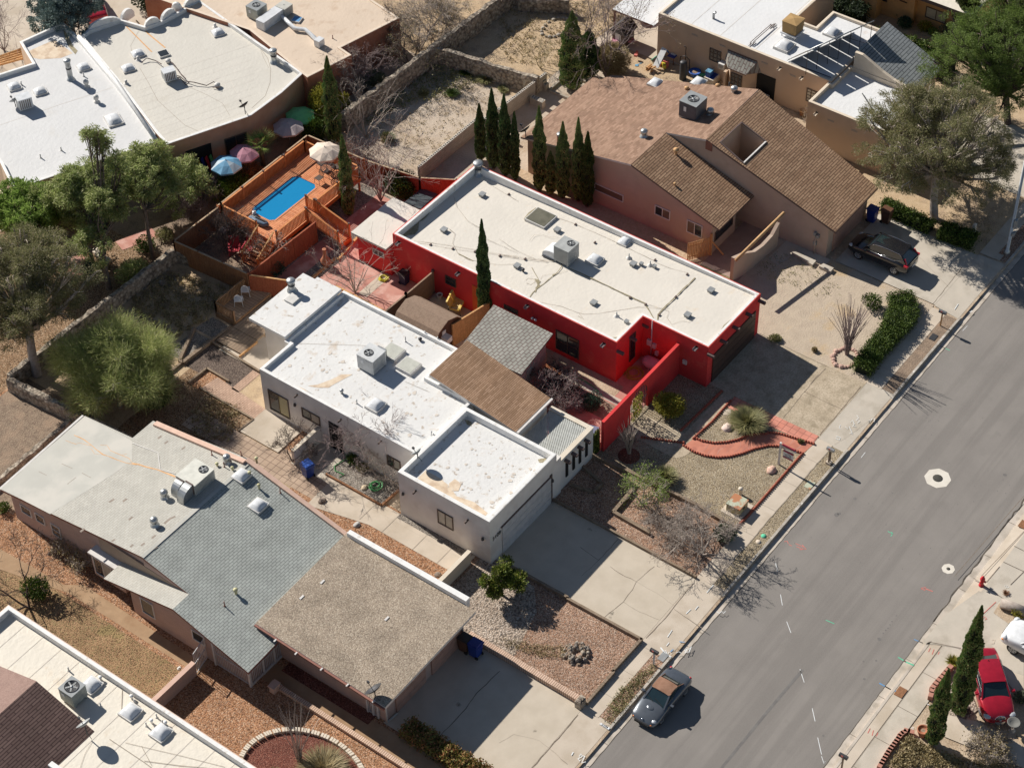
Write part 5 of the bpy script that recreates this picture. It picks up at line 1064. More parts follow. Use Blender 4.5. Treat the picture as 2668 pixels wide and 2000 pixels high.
for k,a,c in (('00',(725,240),(990,160)),('00',(995,160),(1095,92)),('00',(1188,215),(1318,172)),('00',(1325,168),(1440,92)),('00',(1410,70),(1500,70)),('00',(1510,60),(1640,0))):
    p,q=Vector(P3(k,*a,3.4)),Vector(P3(k,*c,3.4)); n=8; d=(q-p); nn=Vector((-d.y,d.x,0)).normalized()*.11; b=MB()
    for i in range(n):
        f0,f1=i/n,(i+1)/n; h0,h1=3.42+.5*math.sin(math.pi*f0)**.6,3.42+.5*math.sin(math.pi*f1)**.6 if f1<1 else 3.42
        u,v=p+d*f0,p+d*f1; b.mesh([(u.x-nn.x,u.y-nn.y,3.0),(v.x-nn.x,v.y-nn.y,3.0),(v.x+nn.x,v.y+nn.y,3.0),(u.x+nn.x,u.y+nn.y,3.0),(u.x-nn.x,u.y-nn.y,h0),(v.x-nn.x,v.y-nn.y,h1),(v.x+nn.x,v.y+nn.y,h1),(u.x+nn.x,u.y+nn.y,h0)],[(0,1,5,4),(1,2,6,5),(2,3,7,6),(3,0,4,7),(4,5,6,7)],m_cap)
    link('parapet_scallop',b,tl)
for u,v,k in ((1135,445,1),(1055,565,1),(1345,445,0),(1795,270,1)):
    x,y=P('00',u,v,3.15); skylight(tr1,(x,y,3.1),.95,.9,rz=-.45,h=.12) if k else skylight(tr1,(x,y,3.1),.8,.8,rz=-.45,dome=False,gm=m_glass)
for u,v in ((1135,490),(1038,685),(1770,220)): x,y=P('00',u,v,3.15); pipe(tr1,(x,y,3.1),.10,.3,m_curb)
x,y=P('10',205,515,3.1); flue(tr1,(x,y,3.1),.22,.95)
x,y=P('00',1385,515,3.1); mush(tr1,(x,y,3.1),.2,.08,m_curb); x,y=P('00',1790,715,3.1); mush(tr1,(x,y,3.1),.22,.08,m_curb)
b=MB(); p,q=P('00',1370,1190,0),P('00',1280,1090,0)
lf=P('00',1500,1255,2.2); rt=P('00',1720,1175,2.2)
# doors in the slanted garden wall
def slw(a,c,z0,z1,m,name,d=.04,root=tl):
    a=Vector(a+(0,)); c=Vector(c+(0,)); n=Vector((c.y-a.y,-(c.x-a.x),0)).normalized()*d; b=MB()
    b.mesh([(a.x,a.y,z0),(c.x,c.y,z0),(c.x,c.y,z1),(a.x,a.y,z1)]+[(a.x+n.x,a.y+n.y,z0),(c.x+n.x,c.y+n.y,z0),(c.x+n.x,c.y+n.y,z1),(a.x+n.x,a.y+n.y,z1)],[(4,5,6,7),(0,4,7,3),(5,1,2,6),(3,7,6,2)],m); return link(name,b,root)
wa,wb=Vector(polyR[0]),Vector(polyR[-1]); lerpw=lambda f: tuple(wa.lerp(wb,f))
slw(lerpw(.20),lerpw(.50),0,2.3,m_black,'patio_opening_shade'); sd_=slw(lerpw(.66),lerpw(.93),0,2.2,m_frame,'sliding_door'); sd_2=slw(lerpw(.67),lerpw(.79),.05,2.12,m_glass,'pane',.06); slw(lerpw(.80),lerpw(.92),.05,2.12,m_glass,'pane',.06)  # patio opening is a black panel, its inner shade painted flat
slw(lerpw(.03),lerpw(.07),.5,1.9,m_glass,'window')
t2=thing('house','terracotta house with long white flat roof behind the eucalyptus trees','house',(0,60,0))
polyL=L('00','110,1560 0,1335 -400,900 -300,700 0,605 265,520 160,345 520,180 655,310 950,660 1275,1095 1290,1165',3.4)
def t2x(r):
    r.ribbon([p+(3.106,) for p in L('00','0,1030 500,860 930,720',3.1)],.03,m_seam)
    r.face([p+(3.105,) for p in _ccw(L('00','220,430 330,380 450,330 520,380 600,440 500,480 330,490 240,470',3.1))],m_peach); r.face([p+(3.108,) for p in _ccw(L('00','520,240 560,290 600,380 640,420 620,450 560,380 530,300',3.1))],m_stain)
_,tr2=flat_house(t2,polyL,3.4,3.1,m_beigest,m_cap,m_roofld,t=.2,extra=t2x)
b=MB(); c1,c2=P3('00',1290,1165,3.4),P3('00',650,300,3.4); b.tube([Vector(c1)+Vector((0,0,.02)),Vector(P3('00',945,655,3.45)),Vector(c2)],.16,m_cap,8); link('parapet',b,t2)
for u,v in ((118,715),(330,755),(688,555)): x,y=P('00',u,v,3.15); skylight(tr2,(x,y,3.1),.95,.9,rz=-.45,h=.12)
x,y=P('00',935,990,3.15); skylight(tr2,(x,y,3.1),1.4,1.1,rz=1.1,h=.14)
x,y=P('00',583,655,3.1); flue(tr2,(x,y,3.1),.2,1.55)
for u,v in ((715,715),(797,840)): x,y=P('00',u,v,3.1); turbine(tr2,(x,y,3.1),.17,m_curb)
for u,v in ((505,1240),(335,1300),(690,630),(178,700)): x,y=P('00',u,v,3.1); pipe(tr2,(x,y,3.1),.045,.32,m_curb)
# brick red house with tan flat roof, top centre
tt=thing('house','house with tan flat roof and rust red walls at the top edge','house',(20,55,0))
polyT=L('10','0,250 475,640 840,455 752,395 1235,150',3.4)+L('10','1010,0',3.4)+[(30,62),(17,66)]
_,tr3=flat_house(tt,polyT,3.42,3.36,surf('rust_stucco',(.36,.15,.09),(.42,.19,.12),2,.9),surf('tan_cap',(.68,.56,.44),(.74,.62,.5),3,.7),m_rooftan,t=.2)
x,y=P('10',390,165,3.4); skylight(tr3,(x,y,3.36),.7,.7,rz=.3,dome=False,gm=m_chalkb)
x,y=P('10',685,315,3.4); pipe(tr3,(x,y,3.36),.03,.3,m_trimr)
# ================================================================ vehicles
m_tyre=flat('tyre',(.02,.02,.02),.85); m_rim=flat('rim_alloy',(.42,.43,.44),.3,.6); m_carglass=flat('car_glass',(.015,.03,.035),.05,0,.7,1.0)
m_lampc=flat('lamp_clear',(.62,.64,.66),.1,0,.6); m_lampr=flat('lamp_red',(.50,.02,.04),.2,0,.6); m_lampo=flat('lamp_orange',(.7,.22,.04),.3); m_chrome=flat('chrome',(.55,.56,.58),.15,.9); m_blackp=flat('black_plastic',(.02,.02,.022),.6)
def loft(secs,m,name,root,sub=2):
    b=LMB(); vs_=[]; n=13
    for x,hw,zl,zt,cr in secs:
        half=[(.80,zl),(.97,zl+.12),(1.0,(zl+zt)/2),(.965,zt-.10),(.86,zt+.0),(.45,zt+cr*.8)]
        ring=[(0,zl)]+[(hw*a,z) for a,z in half]+[(0,zt+cr)]
        ring=ring+[(-y,z) for y,z in reversed(ring[1:-1])]
        vs_+=[(x,y,z) for y,z in ring]; n=len(ring)
    k=len(secs); fs=[(i*n+j,i*n+(j+1)%n,(i+1)*n+(j+1)%n,(i+1)*n+j) for i in range(k-1) for j in range(n)]
    fs=[f[::-1] for f in fs]; fs+=[tuple(range(n)),tuple((k-1)*n+j for j in reversed(range(n)))]
    b.mesh(vs_,fs,m,True); o=link(name,b,root); md=o.modifiers.new('s','SUBSURF'); md.levels=md.render_levels=sub; return o
def car(label,cat,loc,rz,body,secs,gl,wheels,r,roofm=None,extra=None,glassm=None):
    root=thing('car',label,cat,loc,rz); bo=loft(secs,body,'body',root)
    (x1,w1,z1),(x2,w2,z2),(x3,w3,z3),(x4,w4,z4)=gl
    b=LMB(); g=[(x1,w1,z1-.06),(x2,w2,z2-.02),(x3,w3,z3-.02),(x4,w4,z4-.06)]; sb=[(x2-.05,w1,z1-.08),(x3,w4*1.0,z4-.08)]
    def q(p,s): return (p[0],p[1]*s,p[2])
    b.face([q(g[0],-1),q(g[0],1),q(g[1],1),q(g[1],-1)],glassm or m_carglass); b.face([q(g[2],-1),q(g[2],1),q(g[3],1),q(g[3],-1)],m_carglass)
    for s in (1,-1): b.face([q(g[0],s),q(sb[0],s),q(g[1],s)][::s],m_carglass); b.face([q(sb[0],s),q(sb[1],s),q(g[2],s),q(g[1],s)][::s],m_carglass); b.face([q(sb[1],s),q(g[3],s),q(g[2],s)][::s],m_carglass)
    link('window',b,root)
    b=LMB(); n,mm=6,4; vs_=[]
    for i in range(n+1):
        f=i/n; x=x2+.06+(x3-x2-.12)*f; hw=w2+(w3-w2)*f; z=z2+(z3-z2)*f+.05*math.sin(math.pi*f)
        for j in range(mm+1): u=j/mm*2-1; vs_.append((x,hw*u*1.02,z+.05*(1-u*u)))
    i0=len(vs_); vs_+=[(a,c,d-.06) for a,c,d in vs_]
    F=[(i*(mm+1)+j,i*(mm+1)+j+1,(i+1)*(mm+1)+j+1,(i+1)*(mm+1)+j) for i in range(n) for j in range(mm)]
    b.mesh(vs_,F+[tuple(i0+a for a in f[::-1]) for f in F],roofm or body,True)
    for s in (1,-1): b.bar(q(g[0],s),q(g[1],s),.08,.05,body); b.bar(q(g[2],s),q(g[3],s),.12 if not roofm else .02,.05,roofm or body)
    for s in (1,-1): b.bar((x2,w2*s,z2),(x3,w3*s,z3),.06,.05,roofm or body)
    link('roof',b,root)
    for wx,wy in wheels:
        s=1 if wy>0 else -1; b=LMB(); b.lathe((wx,wy-s*.22,r),[(r*.2,0),(r,0),(r,.20),(r*.92,.23),(r*.66,.235),(r*.64,.20)],m_tyre,20,axis=(0,s,0)); wo_=link('wheel',b,root)
        b=LMB(); b.lathe((wx,wy-s*.02,r),[(r*.66,0),(r*.66,.01),(0,.03)],m_blackp,20,axis=(0,s,0))
        for i in range(6): a=i*math.pi/3; b.bar((wx,wy+s*.015,r),(wx+r*.62*math.cos(a),wy+s*.015,r+r*.62*math.sin(a)),.07,.03,m_rim,up=(0,1,0))
        b.lathe((wx,wy-s*.005,r),[(r*.66,0),(r*.66,.02),(r*.56,.02),(r*.56,0)],m_rim,20,axis=(0,s,0)); link('rim',b,wo_)
    def bit(name,f,par=root): b=LMB(); f(b); return link(name,b,par)
    if extra: extra(bit,root)
    return root
m_gunmet=flat('paint_gunmetal',(.13,.145,.165),.28,.5,.5,1.0); m_redcar=flat('paint_crimson',(.42,.012,.03),.25,.3,.5,1.0); m_whitecar=flat('paint_white',(.68,.69,.70),.3,0,.5,1.0); m_blackcar=flat('paint_black',(.018,.018,.022),.2,.2,.5,1.0)
m_softtop=surf('soft_top_brown',(.26,.14,.09),(.32,.18,.12),4,.9)
def lamps(bit,spots,m,name,sz=(.18,.12,.08),rz=0):
    for x,y,z in spots:
        bit(name,lambda b: b.lathe((x,y,z),[(0,-sz[2]),(sz[0]*.8,-sz[2]*.5),(sz[0],0),(sz[0]*.8,sz[2]*.6),(0,sz[2])],m,12))
def mirrors(bit,x,y,z,m):
    for s in (1,-1): bit('side_mirror',lambda b: (b.box(x-.07,x+.07,s*y-.09,s*y+.09,z,z+.13,m),b.bar((x,s*(y-.2),z+.03),(x,s*y,z+.05),.05,.04,m)))
def ex1(bit,root):
    lamps(bit,[(1.62,.58,.56),(1.62,-.58,.56)],m_lampc,'headlight',(.16,.1,.075)); lamps(bit,[(-1.86,.62,.66),(-1.86,-.62,.66)],m_lampr,'tail_light',(.09,.1,.06)); lamps(bit,[(1.86,.55,.45),(1.86,-.55,.45)],m_lampo,'indicator',(.07,.1,.04))
    mirrors(bit,.42,.93,.78,m_gunmet)
    bit('bonnet_bulge',lambda b: b.lathe((1.0,0,.70),[(.30,0),(.27,.06),(.15,.085),(0,.09)],m_gunmet,18)); bit('grille',lambda b: b.box(1.93,1.985,-.45,.45,.22,.38,m_blackp))
    bit('badge',lambda b: b.lathe((1.86,0,.585),[(.06,0),(.05,.02),(0,.025)],m_chrome,10)); bit('rear_window',lambda b: b.mesh([(-.95,-.42,1.03),(-.95,.42,1.03),(-.78,.46,1.14),(-.78,-.46,1.14)],[(0,1,2,3)],m_carglass))
    bit('wiper',lambda b: (b.bar((.72,.5,.83),(.55,-.1,.93),.02,.02,m_blackp),b.bar((.74,-.1,.84),(.55,-.6,.93),.02,.02,m_blackp)))
    bit('windscreen_frame',lambda b: (b.bar((.12,-.56,1.17),(.12,.56,1.17),.07,.05,m_chrome)))
car('grey two seat roadster with brown soft top parked at the kerb','car',(-12.6,-.72,ZR),math.pi,m_gunmet,
    [(-1.98,.60,.30,.55,.03),(-1.92,.76,.24,.72,.05),(-1.55,.85,.20,.80,.06),(-1.0,.86,.18,.83,.06),(-.4,.84,.17,.80,.04),(.4,.84,.17,.78,.05),(.9,.86,.18,.74,.07),(1.45,.85,.20,.66,.06),(1.8,.77,.22,.56,.05),(1.97,.58,.26,.44,.03)],
    [(.82,.66,.80),(.10,.55,1.19),(-.62,.55,1.19),(-1.25,.60,.86)],[(1.15,.80),(1.15,-.80),(-1.18,.80),(-1.18,-.80)],.31,m_softtop,ex1)
def ex2(bit,root):
    lamps(bit,[(2.02,.66,.68),(2.02,-.66,.68)],m_lampc,'headlight',(.22,.1,.10)); lamps(bit,[(-2.15,.66,.85),(-2.15,-.66,.85)],m_lampr,'tail_light',(.16,.1,.1)); mirrors(bit,.78,1.0,.98,m_redcar)
    bit('grille',lambda b: [b.lathe((2.27,0,.52),[(.02,-.02),(.30,-.01),(.33,.02),(.28,.03),(0,.03)],m_chrome,18,axis=(1,0,.3))]+[b.bar((2.31,-.25+.0625*i,.42),(2.29,-.25+.0625*i,.64),.02,.02,m_blackp) for i in range(9)])
    bit('badge',lambda b: b.lathe((2.32,0,.56),[(.06,0),(.05,.02),(0,.02)],m_chrome,10,axis=(1,0,.4)))
    bit('antenna',lambda b: b.lathe((-1.0,0,1.50),[(.05,0),(.02,.08),(0,.09)],m_redcar,8)); bit('chrome_trim',lambda b: [b.bar((.95,s*.83,1.02),(-1.35,s*.85,1.04),.02,.03,m_chrome) for s in (1,-1)])
car('crimson red saloon car parked beside the taller cypress','car',(-1.72,-14.78,.03),math.atan2(-2.94,-3.37),m_redcar,
    [(-2.33,.70,.40,.80,.03),(-2.25,.84,.30,1.0,.05),(-1.85,.90,.24,1.04,.06),(-1.2,.92,.22,1.04,.05),(-.2,.92,.20,1.02,.04),(.9,.92,.20,1.0,.05),(1.4,.92,.22,.95,.08),(1.95,.88,.25,.82,.08),(2.22,.74,.28,.66,.05),(2.33,.56,.32,.50,.02)],
    [(1.15,.78,1.02),(.38,.62,1.46),(-1.05,.60,1.44),(-1.75,.74,1.08)],[(1.4,.86),(1.4,-.86),(-1.35,.86),(-1.35,-.86)],.34,None,ex2)
def ex3(bit,root):
    lamps(bit,[(2.0,.72,.90),(2.0,-.72,.90)],m_lampc,'headlight',(.20,.1,.12)); lamps(bit,[(2.08,.78,.72),(2.08,-.78,.72)],m_lampo,'indicator',(.10,.1,.07)); lamps(bit,[(-2.2,.7,1.0),(-2.2,-.7,1.0)],m_lampr,'tail_light',(.15,.1,.15)); mirrors(bit,.8,1.05,1.12,m_whitecar)
    bit('grille',lambda b: b.box(2.25,2.31,-.45,.45,.5,.75,m_blackp))
car('white sport utility car facing the street at the right edge','car',(2.25,-16.0,.03),math.pi/2,m_whitecar,
    [(-2.33,.74,.45,.95,.03),(-2.2,.88,.34,1.15,.05),(-1.2,.93,.28,1.18,.05),(0,.93,.27,1.16,.04),(.9,.93,.27,1.14,.05),(1.4,.93,.28,1.10,.08),(1.95,.90,.30,1.0,.08),(2.22,.80,.34,.84,.05),(2.34,.62,.4,.66,.02)],
    [(1.05,.80,1.14),(.42,.66,1.70),(-1.75,.64,1.68),(-2.2,.74,1.2)],[(1.4,.88),(1.4,-.88),(-1.35,.88),(-1.35,-.88)],.37,None,ex3)
def ex4(bit,root):
    lamps(bit,[(2.0,.68,.85),(2.0,-.68,.85)],m_lampc,'headlight',(.18,.1,.07))
    for s in (1,-1): bit('tail_light',lambda b: (b.box(-2.26,-2.0,s*.78-.12,s*.78+.12,.98,1.12,m_lampr),b.bar((-2.15,s*.74,1.1),(-1.92,s*.64,1.5),.08,.08,m_lampr)))
    mirrors(bit,.8,1.04,1.1,m_blackcar); bit('sunroof',lambda b: b.box(-.25,.40,-.40,.40,1.735,1.75,m_carglass)); bit('number_plate',lambda b: b.box(-2.335,-2.31,-.25,.25,.68,.82,m_lampc))
    for s in (1,-1): bit('roof_rail',lambda b: b.tube([(.9,s*.76,1.3),(.35,s*.66,1.66),(-.6,s*.66,1.73),(-1.5,s*.64,1.68),(-1.95,s*.70,1.35),(-1.2,s*.86,1.17),(.9,s*.86,1.14)],.022,m_chrome,6))
    bit('rear_trim',lambda b: b.bar((-2.27,-.6,1.12),(-2.27,.6,1.12),.04,.05,m_chrome))
car('black sport utility car with sunroof parked nose in on the driveway','car',(26.15,7.42,.03),math.pi/2,m_blackcar,
    [(-2.31,.74,.42,.92,.03),(-2.22,.88,.32,1.10,.05),(-1.2,.92,.26,1.14,.05),(0,.92,.25,1.12,.04),(.9,.92,.25,1.10,.05),(1.4,.92,.26,1.05,.08),(1.95,.88,.28,.93,.08),(2.2,.76,.32,.78,.05),(2.31,.58,.38,.62,.02)],
    [(1.1,.80,1.10),(.42,.64,1.68),(-1.65,.62,1.66),(-2.2,.74,1.14)],[(1.35,.88),(1.35,-.88),(-1.32,.88),(-1.32,-.88)],.36,None,ex4)
pc=P('00',790,130)
car('red car mostly hidden behind the blue green tree at the top left','car',(pc[0]+.3,pc[1]+.6,.03),1.0,m_redcar,
    [(-2.3,.70,.40,.80,.03),(-2.2,.84,.30,1.0,.05),(-1.2,.90,.22,1.04,.05),(.9,.90,.20,1.0,.05),(1.95,.86,.25,.82,.08),(2.3,.56,.32,.50,.02)],
    [(1.1,.78,1.02),(.38,.62,1.46),(-1.05,.60,1.44),(-1.75,.74,1.08)],[(1.4,.84),(1.4,-.84),(-1.35,.84),(-1.35,-.84)],.34)
# ================================================================ street furniture
b=MB(); x,y=10.87,-4.98; b.mesh([(x+.82*math.cos(a),y+.80*math.sin(a),ZR+.008) for a in [math.pi/8+i*math.pi/4 for i in range(8)]],[tuple(range(8))],surf('collar_concrete',(.66,.61,.53),(.72,.67,.59),2,.85))
co=thing('manhole','large round manhole in a pale octagonal concrete collar','manhole',(x,y,ZR)); link('concrete_collar',b,co)
m_iron2=brick('cast_iron',(.14,.13,.11),(.18,.165,.14),(.05,.05,.045),.07,.07,.015,off=.5)
b=MB(); b.lathe((x,y,ZR+.012),[(.30,0),(.30,.006),(.25,.002),(.24,.006),(0,.006)],m_iron2,28); link('cover',b,co)
x,y=4.93,-8.84; co=thing('manhole','small round valve cover in a small pale concrete octagon','manhole',(x,y,ZR)); b=MB(); b.mesh([(x+.40*math.cos(a),y+.38*math.sin(a),ZR+.008) for a in [math.pi/8+i*math.pi/4 for i in range(8)]],[tuple(range(8))],bpy.data.materials['collar_concrete']); link('concrete_collar',b,co)
b=MB(); b.lathe((x,y,ZR+.012),[(.11,0),(.11,.006),(0,.006)],m_iron2,18); link('cover',b,co)
def mailbox(label,x,y,m,ang,h=1.12,posts=1,pm=None,z0=0,stone=False,lean=0):
    t=thing('mailbox',label,'mailbox',(x,y,z0),ang); pm=pm or m_timber
    b=LMB(); Lb=.25; pr=[(-.10,0),(.10,0),(.10,.12),(.07,.18),(0,.205),(-.07,.18),(-.10,.12)]
    vs_=[(xx,p[0],h+p[1]) for xx in (-Lb,Lb) for p in pr]; n=7
    b.mesh(vs_,[(i,(i+1)%n,n+(i+1)%n,n+i) for i in range(n)]+[tuple(range(n)),tuple(n+i for i in reversed(range(n)))],m); link('box',b,t)
    for i in range(posts):
        o=(i-(posts-1)/2)*.14; b=LMB(); b.box(-.04,.04,o-.04,o+.04,0,h,pm); link('post',b,t)
    b=LMB(); b.box(-.02,.1,.105,.12,h+.1,h+.22,m_chalkr); link('flag',b,t)
    if stone: b=LMB(); b.box(-.16,.16,-.16,.16,0,.16,m_conc); link('footing',b,t)
    return t
mailbox('silver mailbox on two thin posts beside the beige verge',8.02,.87,m_galv,math.pi/2,posts=2,stone=True)
mailbox('grey mailbox on a pale post at the end of the hedge',22.73,1.2,flat('mailbox_grey',(.12,.13,.14),.5),math.pi/2,pm=m_fencey)
mailbox('black mailbox on a pale post behind the roadster',-10.82,.98,m_greyd,math.pi/2,pm=m_trimw)
mailbox('black mailbox on the far kerb at the bottom edge',-10.75,-10.85,m_greyd,math.pi/2)
mailbox('white mailbox on the front walk of the white house gravel',2.2,1.0,m_galv,math.pi/2) if 0 else None
# utility boxes
t=thing('utility_box','rust topped tan utility box on the beige pebbles','utility box',(1.62,3.4,0)); m_ub=surf('box_tan',(.46,.40,.22),(.52,.45,.26),3,.7); m_ubt=surf('box_top',(.44,.46,.34),(.50,.52,.40),3,.7,patch=(.46,.20,.10),pscale=1.3,plo=.46,phi=.52)
b=MB(); b.box(1.15,2.1,2.95,3.85,0,.58,m_ub); link('cabinet',b,t); b=MB(); b.box(1.12,2.13,2.92,3.88,.58,.66,m_ubt); b.box(1.5,1.75,2.9,2.92,.35,.45,m_frame); link('lid',b,t); b=MB(); b.box(.9,2.4,2.7,4.1,0,.05,m_conc); link('pad',b,t)
x,y=P('22',1985,990); b=MB(); b.lathe((x,y,0),[(.12,0),(.12,.42),(.14,.44),(.14,.56),(.08,.62),(0,.63)],m_cream,14); tag(link('pedestal',b),'short tan utility pedestal with domed cap behind the utility box','utility pedestal')
x,y=P('31',1795,415); b=MB(); b.box(-.14,.14,-.1,.1,0,.75,m_cream,at=(x,y,0)); b.lathe((x,y,.75),[(.13,0),(.1,.06),(0,.07)],m_cream,10); tag(link('pedestal',b),'pale utility pedestal in the pine shade near the lamp post','utility pedestal')
for k,u,v,lab,m,w,d in (('32',448,908,'brown oval meter lid in the beige verge',m_ubt,.34,.22),('31',1755,435,'grey meter lid beside the far hedge end',m_grey,.3,.2),('33',1195,1035,'rusty brown meter lid by the far kerb',m_fencew,.34,.24),('31',2005,615,'pale meter lid at the lamp post verge',m_concg,.3,.2),
                       ('23',1350,745,'grey meter lid behind the black mailbox of the roadster',m_grey,.3,.2),('31',1465,1275,'dark meter lid in the shaded verge by the hedge',m_greyd,.3,.2),('32',2205,1235,'rusty meter lid at the far kerb near the hydrant',m_fencew,.3,.22)):
    x,y=P(k,u,v); b=MB(); b.box(-w,w,-d,d,.0,.035,m,at=(x,y,0)); tag(link('meter_lid',b),lab,'meter lid')
for k,u,v,lab,m in (('32',68,1330,'small green painted valve lid in the pink verge',m_chalkg),('32',25,1378,'small pale valve lid in the pink verge',m_conc)):
    x,y=P(k,u,v); b=MB(); b.lathe((x,y,0),[(.16,0),(.16,.03),(0,.035)],m,16); tag(link('valve_lid',b),lab,'valve lid')
# real estate sign
t=thing('yard_sign','white post estate agent sign on the beige pebbles','sign',(6.16,3.28,0))
b=MB(); b.box(6.11,6.21,3.23,3.33,0,1.85,m_trimw); b.box(6.1,6.22,3.22,3.34,1.85,1.9,m_trimw); link('post',b,t); b=MB(); b.box(6.13,6.19,2.2,3.33,1.62,1.72,m_trimw); link('arm',b,t)
m_sgn=flat('sign_white',(.70,.71,.72),.5); m_sgm=flat('sign_maroon',(.30,.02,.05),.5); m_ink=flat('sign_ink',(.08,.08,.09),.5)
b=MB(); b.box(6.145,6.175,2.35,3.05,.80,1.50,m_sgn); link('sign_panel',b,t); b=MB(); b.box(6.14,6.18,2.35,3.05,1.32,1.47,m_sgm); b.box(6.14,6.18,2.35,3.05,.83,.93,m_sgm); b.bar((6.138,2.9,1.13),(6.138,2.68,1.25),.01,.03,m_ink); b.bar((6.138,2.68,1.25),(6.138,2.5,1.13),.01,.03,m_ink)
b.box(6.137,6.14,2.5,2.9,1.05,1.08,m_ink); b.box(6.137,6.14,2.45,2.95,.97,1.0,m_ink); link('sign_print',b,t)
b=MB(); b.box(6.125,6.195,2.3,3.15,1.74,1.86,m_sgm); link('rider_panel',b,t)
# hydrant
x,y=4.81,-10.98; t=thing('fire_hydrant','red fire hydrant on the far pavement','hydrant',(x,y,0)); m_hyd=flat('hydrant_red',(.50,.02,.03),.4)
b=MB(); b.lathe((x,y,0),[(.16,0),(.16,.04),(.11,.06),(.11,.50),(.15,.52),(.15,.56),(.13,.60),(.10,.70),(.04,.75),(.04,.80),(0,.80)],m_hyd,16); link('barrel',b,t)
for a in (0,math.pi/2,math.pi): b=MB(); b.lathe((x,y,.42),[(.055,.08),(.055,.18),(.075,.18),(.075,.22),(0,.22)],m_hyd,12,axis=(math.cos(a),-math.sin(a),0)); link('outlet_cap',b,t)
# lamp post and cable
t=thing('lamp_post','tall grey metal lamp post by the right hand driveway','lamp post',(31.67,.99,0)); b=MB(); b.lathe((31.67,.99,0),[(.22,0),(.2,.25),(.12,.3),(.10,8.5),(0,8.5)],m_galv,14); link('pole',b,t)
b=MB(); b.tube([(31.67,.99,8.3),(31.8,-.6,8.8),(32.0,-2.0,8.9)],.05,m_galv,8); b.box(31.85,32.15,-2.8,-1.9,8.82,8.98,m_grey); link('lamp_arm',b,t)
b=MB(); b.box(31.52,31.82,.7,.85,2.3,3.0,m_grey); b.box(31.5,31.84,.72,.84,1.6,1.9,m_grey); link('control_box',b,t)
# address stencils on kerb ends
for s,k,u,v in (('3104','23',870,1318),):
    b=MB(); x,y=P(k,u,v,-.04); b.box(x-.07,x+.07,y-.30,y+.30,-.06,.035,m_sgn); n_=link('kerb_number',b); tag(n_,'white 3104 address plate painted on the kerb end','address plate'); text('3104',.15,(x,y,.04),(0,-1,0),(1,0,0),m_black,n_)
# ================================================================ bins
def bin_(label,x,y,rz,m,lid,h=1.08,w=.62,group=None,open_=False):
    t=thing('wheelie_bin',label,'bin',(x,y,.03),rz,group)
    b=LMB(); a,c=w*.40,w*.5; b.mesh([(-a,-a,.08),(a,-a,.08),(a,a,.08),(-a,a,.08),(-c,-c,h),(c,-c,h),(c,c*1.1,h),(-c,c*1.1,h)],[(3,2,1,0),(0,1,5,4),(1,2,6,5),(2,3,7,6),(3,0,4,7),(4,5,6,7)],m); link('body',b,t)
    b=LMB(); c*= 1.06; b.mesh([(-c,-c,h),(c,-c,h),(c,c*1.12,h+.02),(-c,c*1.12,h+.02),(-c*.9,-c*.9,h+.07),(c*.9,-c*.9,h+.07),(c*.9,c,h+.10),(-c*.9,c,h+.10)],[(3,2,1,0),(0,1,5,4),(1,2,6,5),(2,3,7,6),(3,0,4,7),(4,5,6,7)],lid); b.box(-c,c,c*1.1,c*1.1+.05,h-.03,h+.03,lid); link('lid',b,t)
    for s in (-1,1): b=LMB(); b.lathe((s*a,a,.12),[(.12,-.03),(.12,.03),(0,.03)],m_tyre,12,axis=(1,0,0)); link('wheel',b,t)
    return t
m_binb=flat('bin_blue',(.015,.045,.26),.45); m_binbr=flat('bin_brown',(.13,.06,.035),.5); m_bindk=flat('bin_dark',(.03,.03,.03),.5)
for a_,bi in (('bright blue bin beside the low white stucco wall',bin_('',-11.2,25.75,2.9,m_binb,flat('bin_lid_blue',(.03,.10,.42),.4))),('blue bin at the right corner of the gravel topped garage',bin_('',-16.05,9.35,math.pi,m_binb,flat('bin_lid_navy',(.012,.03,.20),.4))),('brown bin with dark lid at the garage corner behind the blue bin',bin_('',-16.1,10.05,math.pi,m_binbr,m_bindk)),
               ('blue bin in the shade beside the tan garage',bin_('',29.3,9.95,0,m_binb,bpy.data.materials['bin_lid_navy'])),('brown bin in the shade next to the hedge',bin_('',29.75,9.1,0,m_binbr,m_binbr)),('blue bin with pale lid behind the red arch wall end',bin_('',1.1,13.4,.3,m_binb,flat('bin_lid_pale',(.16,.20,.30),.5))),
               ('dark bin beside the storeroom of the red house',bin_('',5.75,31.9,0,flat('bin_navy',(.01,.015,.05),.5),m_bindk,.95,.55))): bi['label']=a_
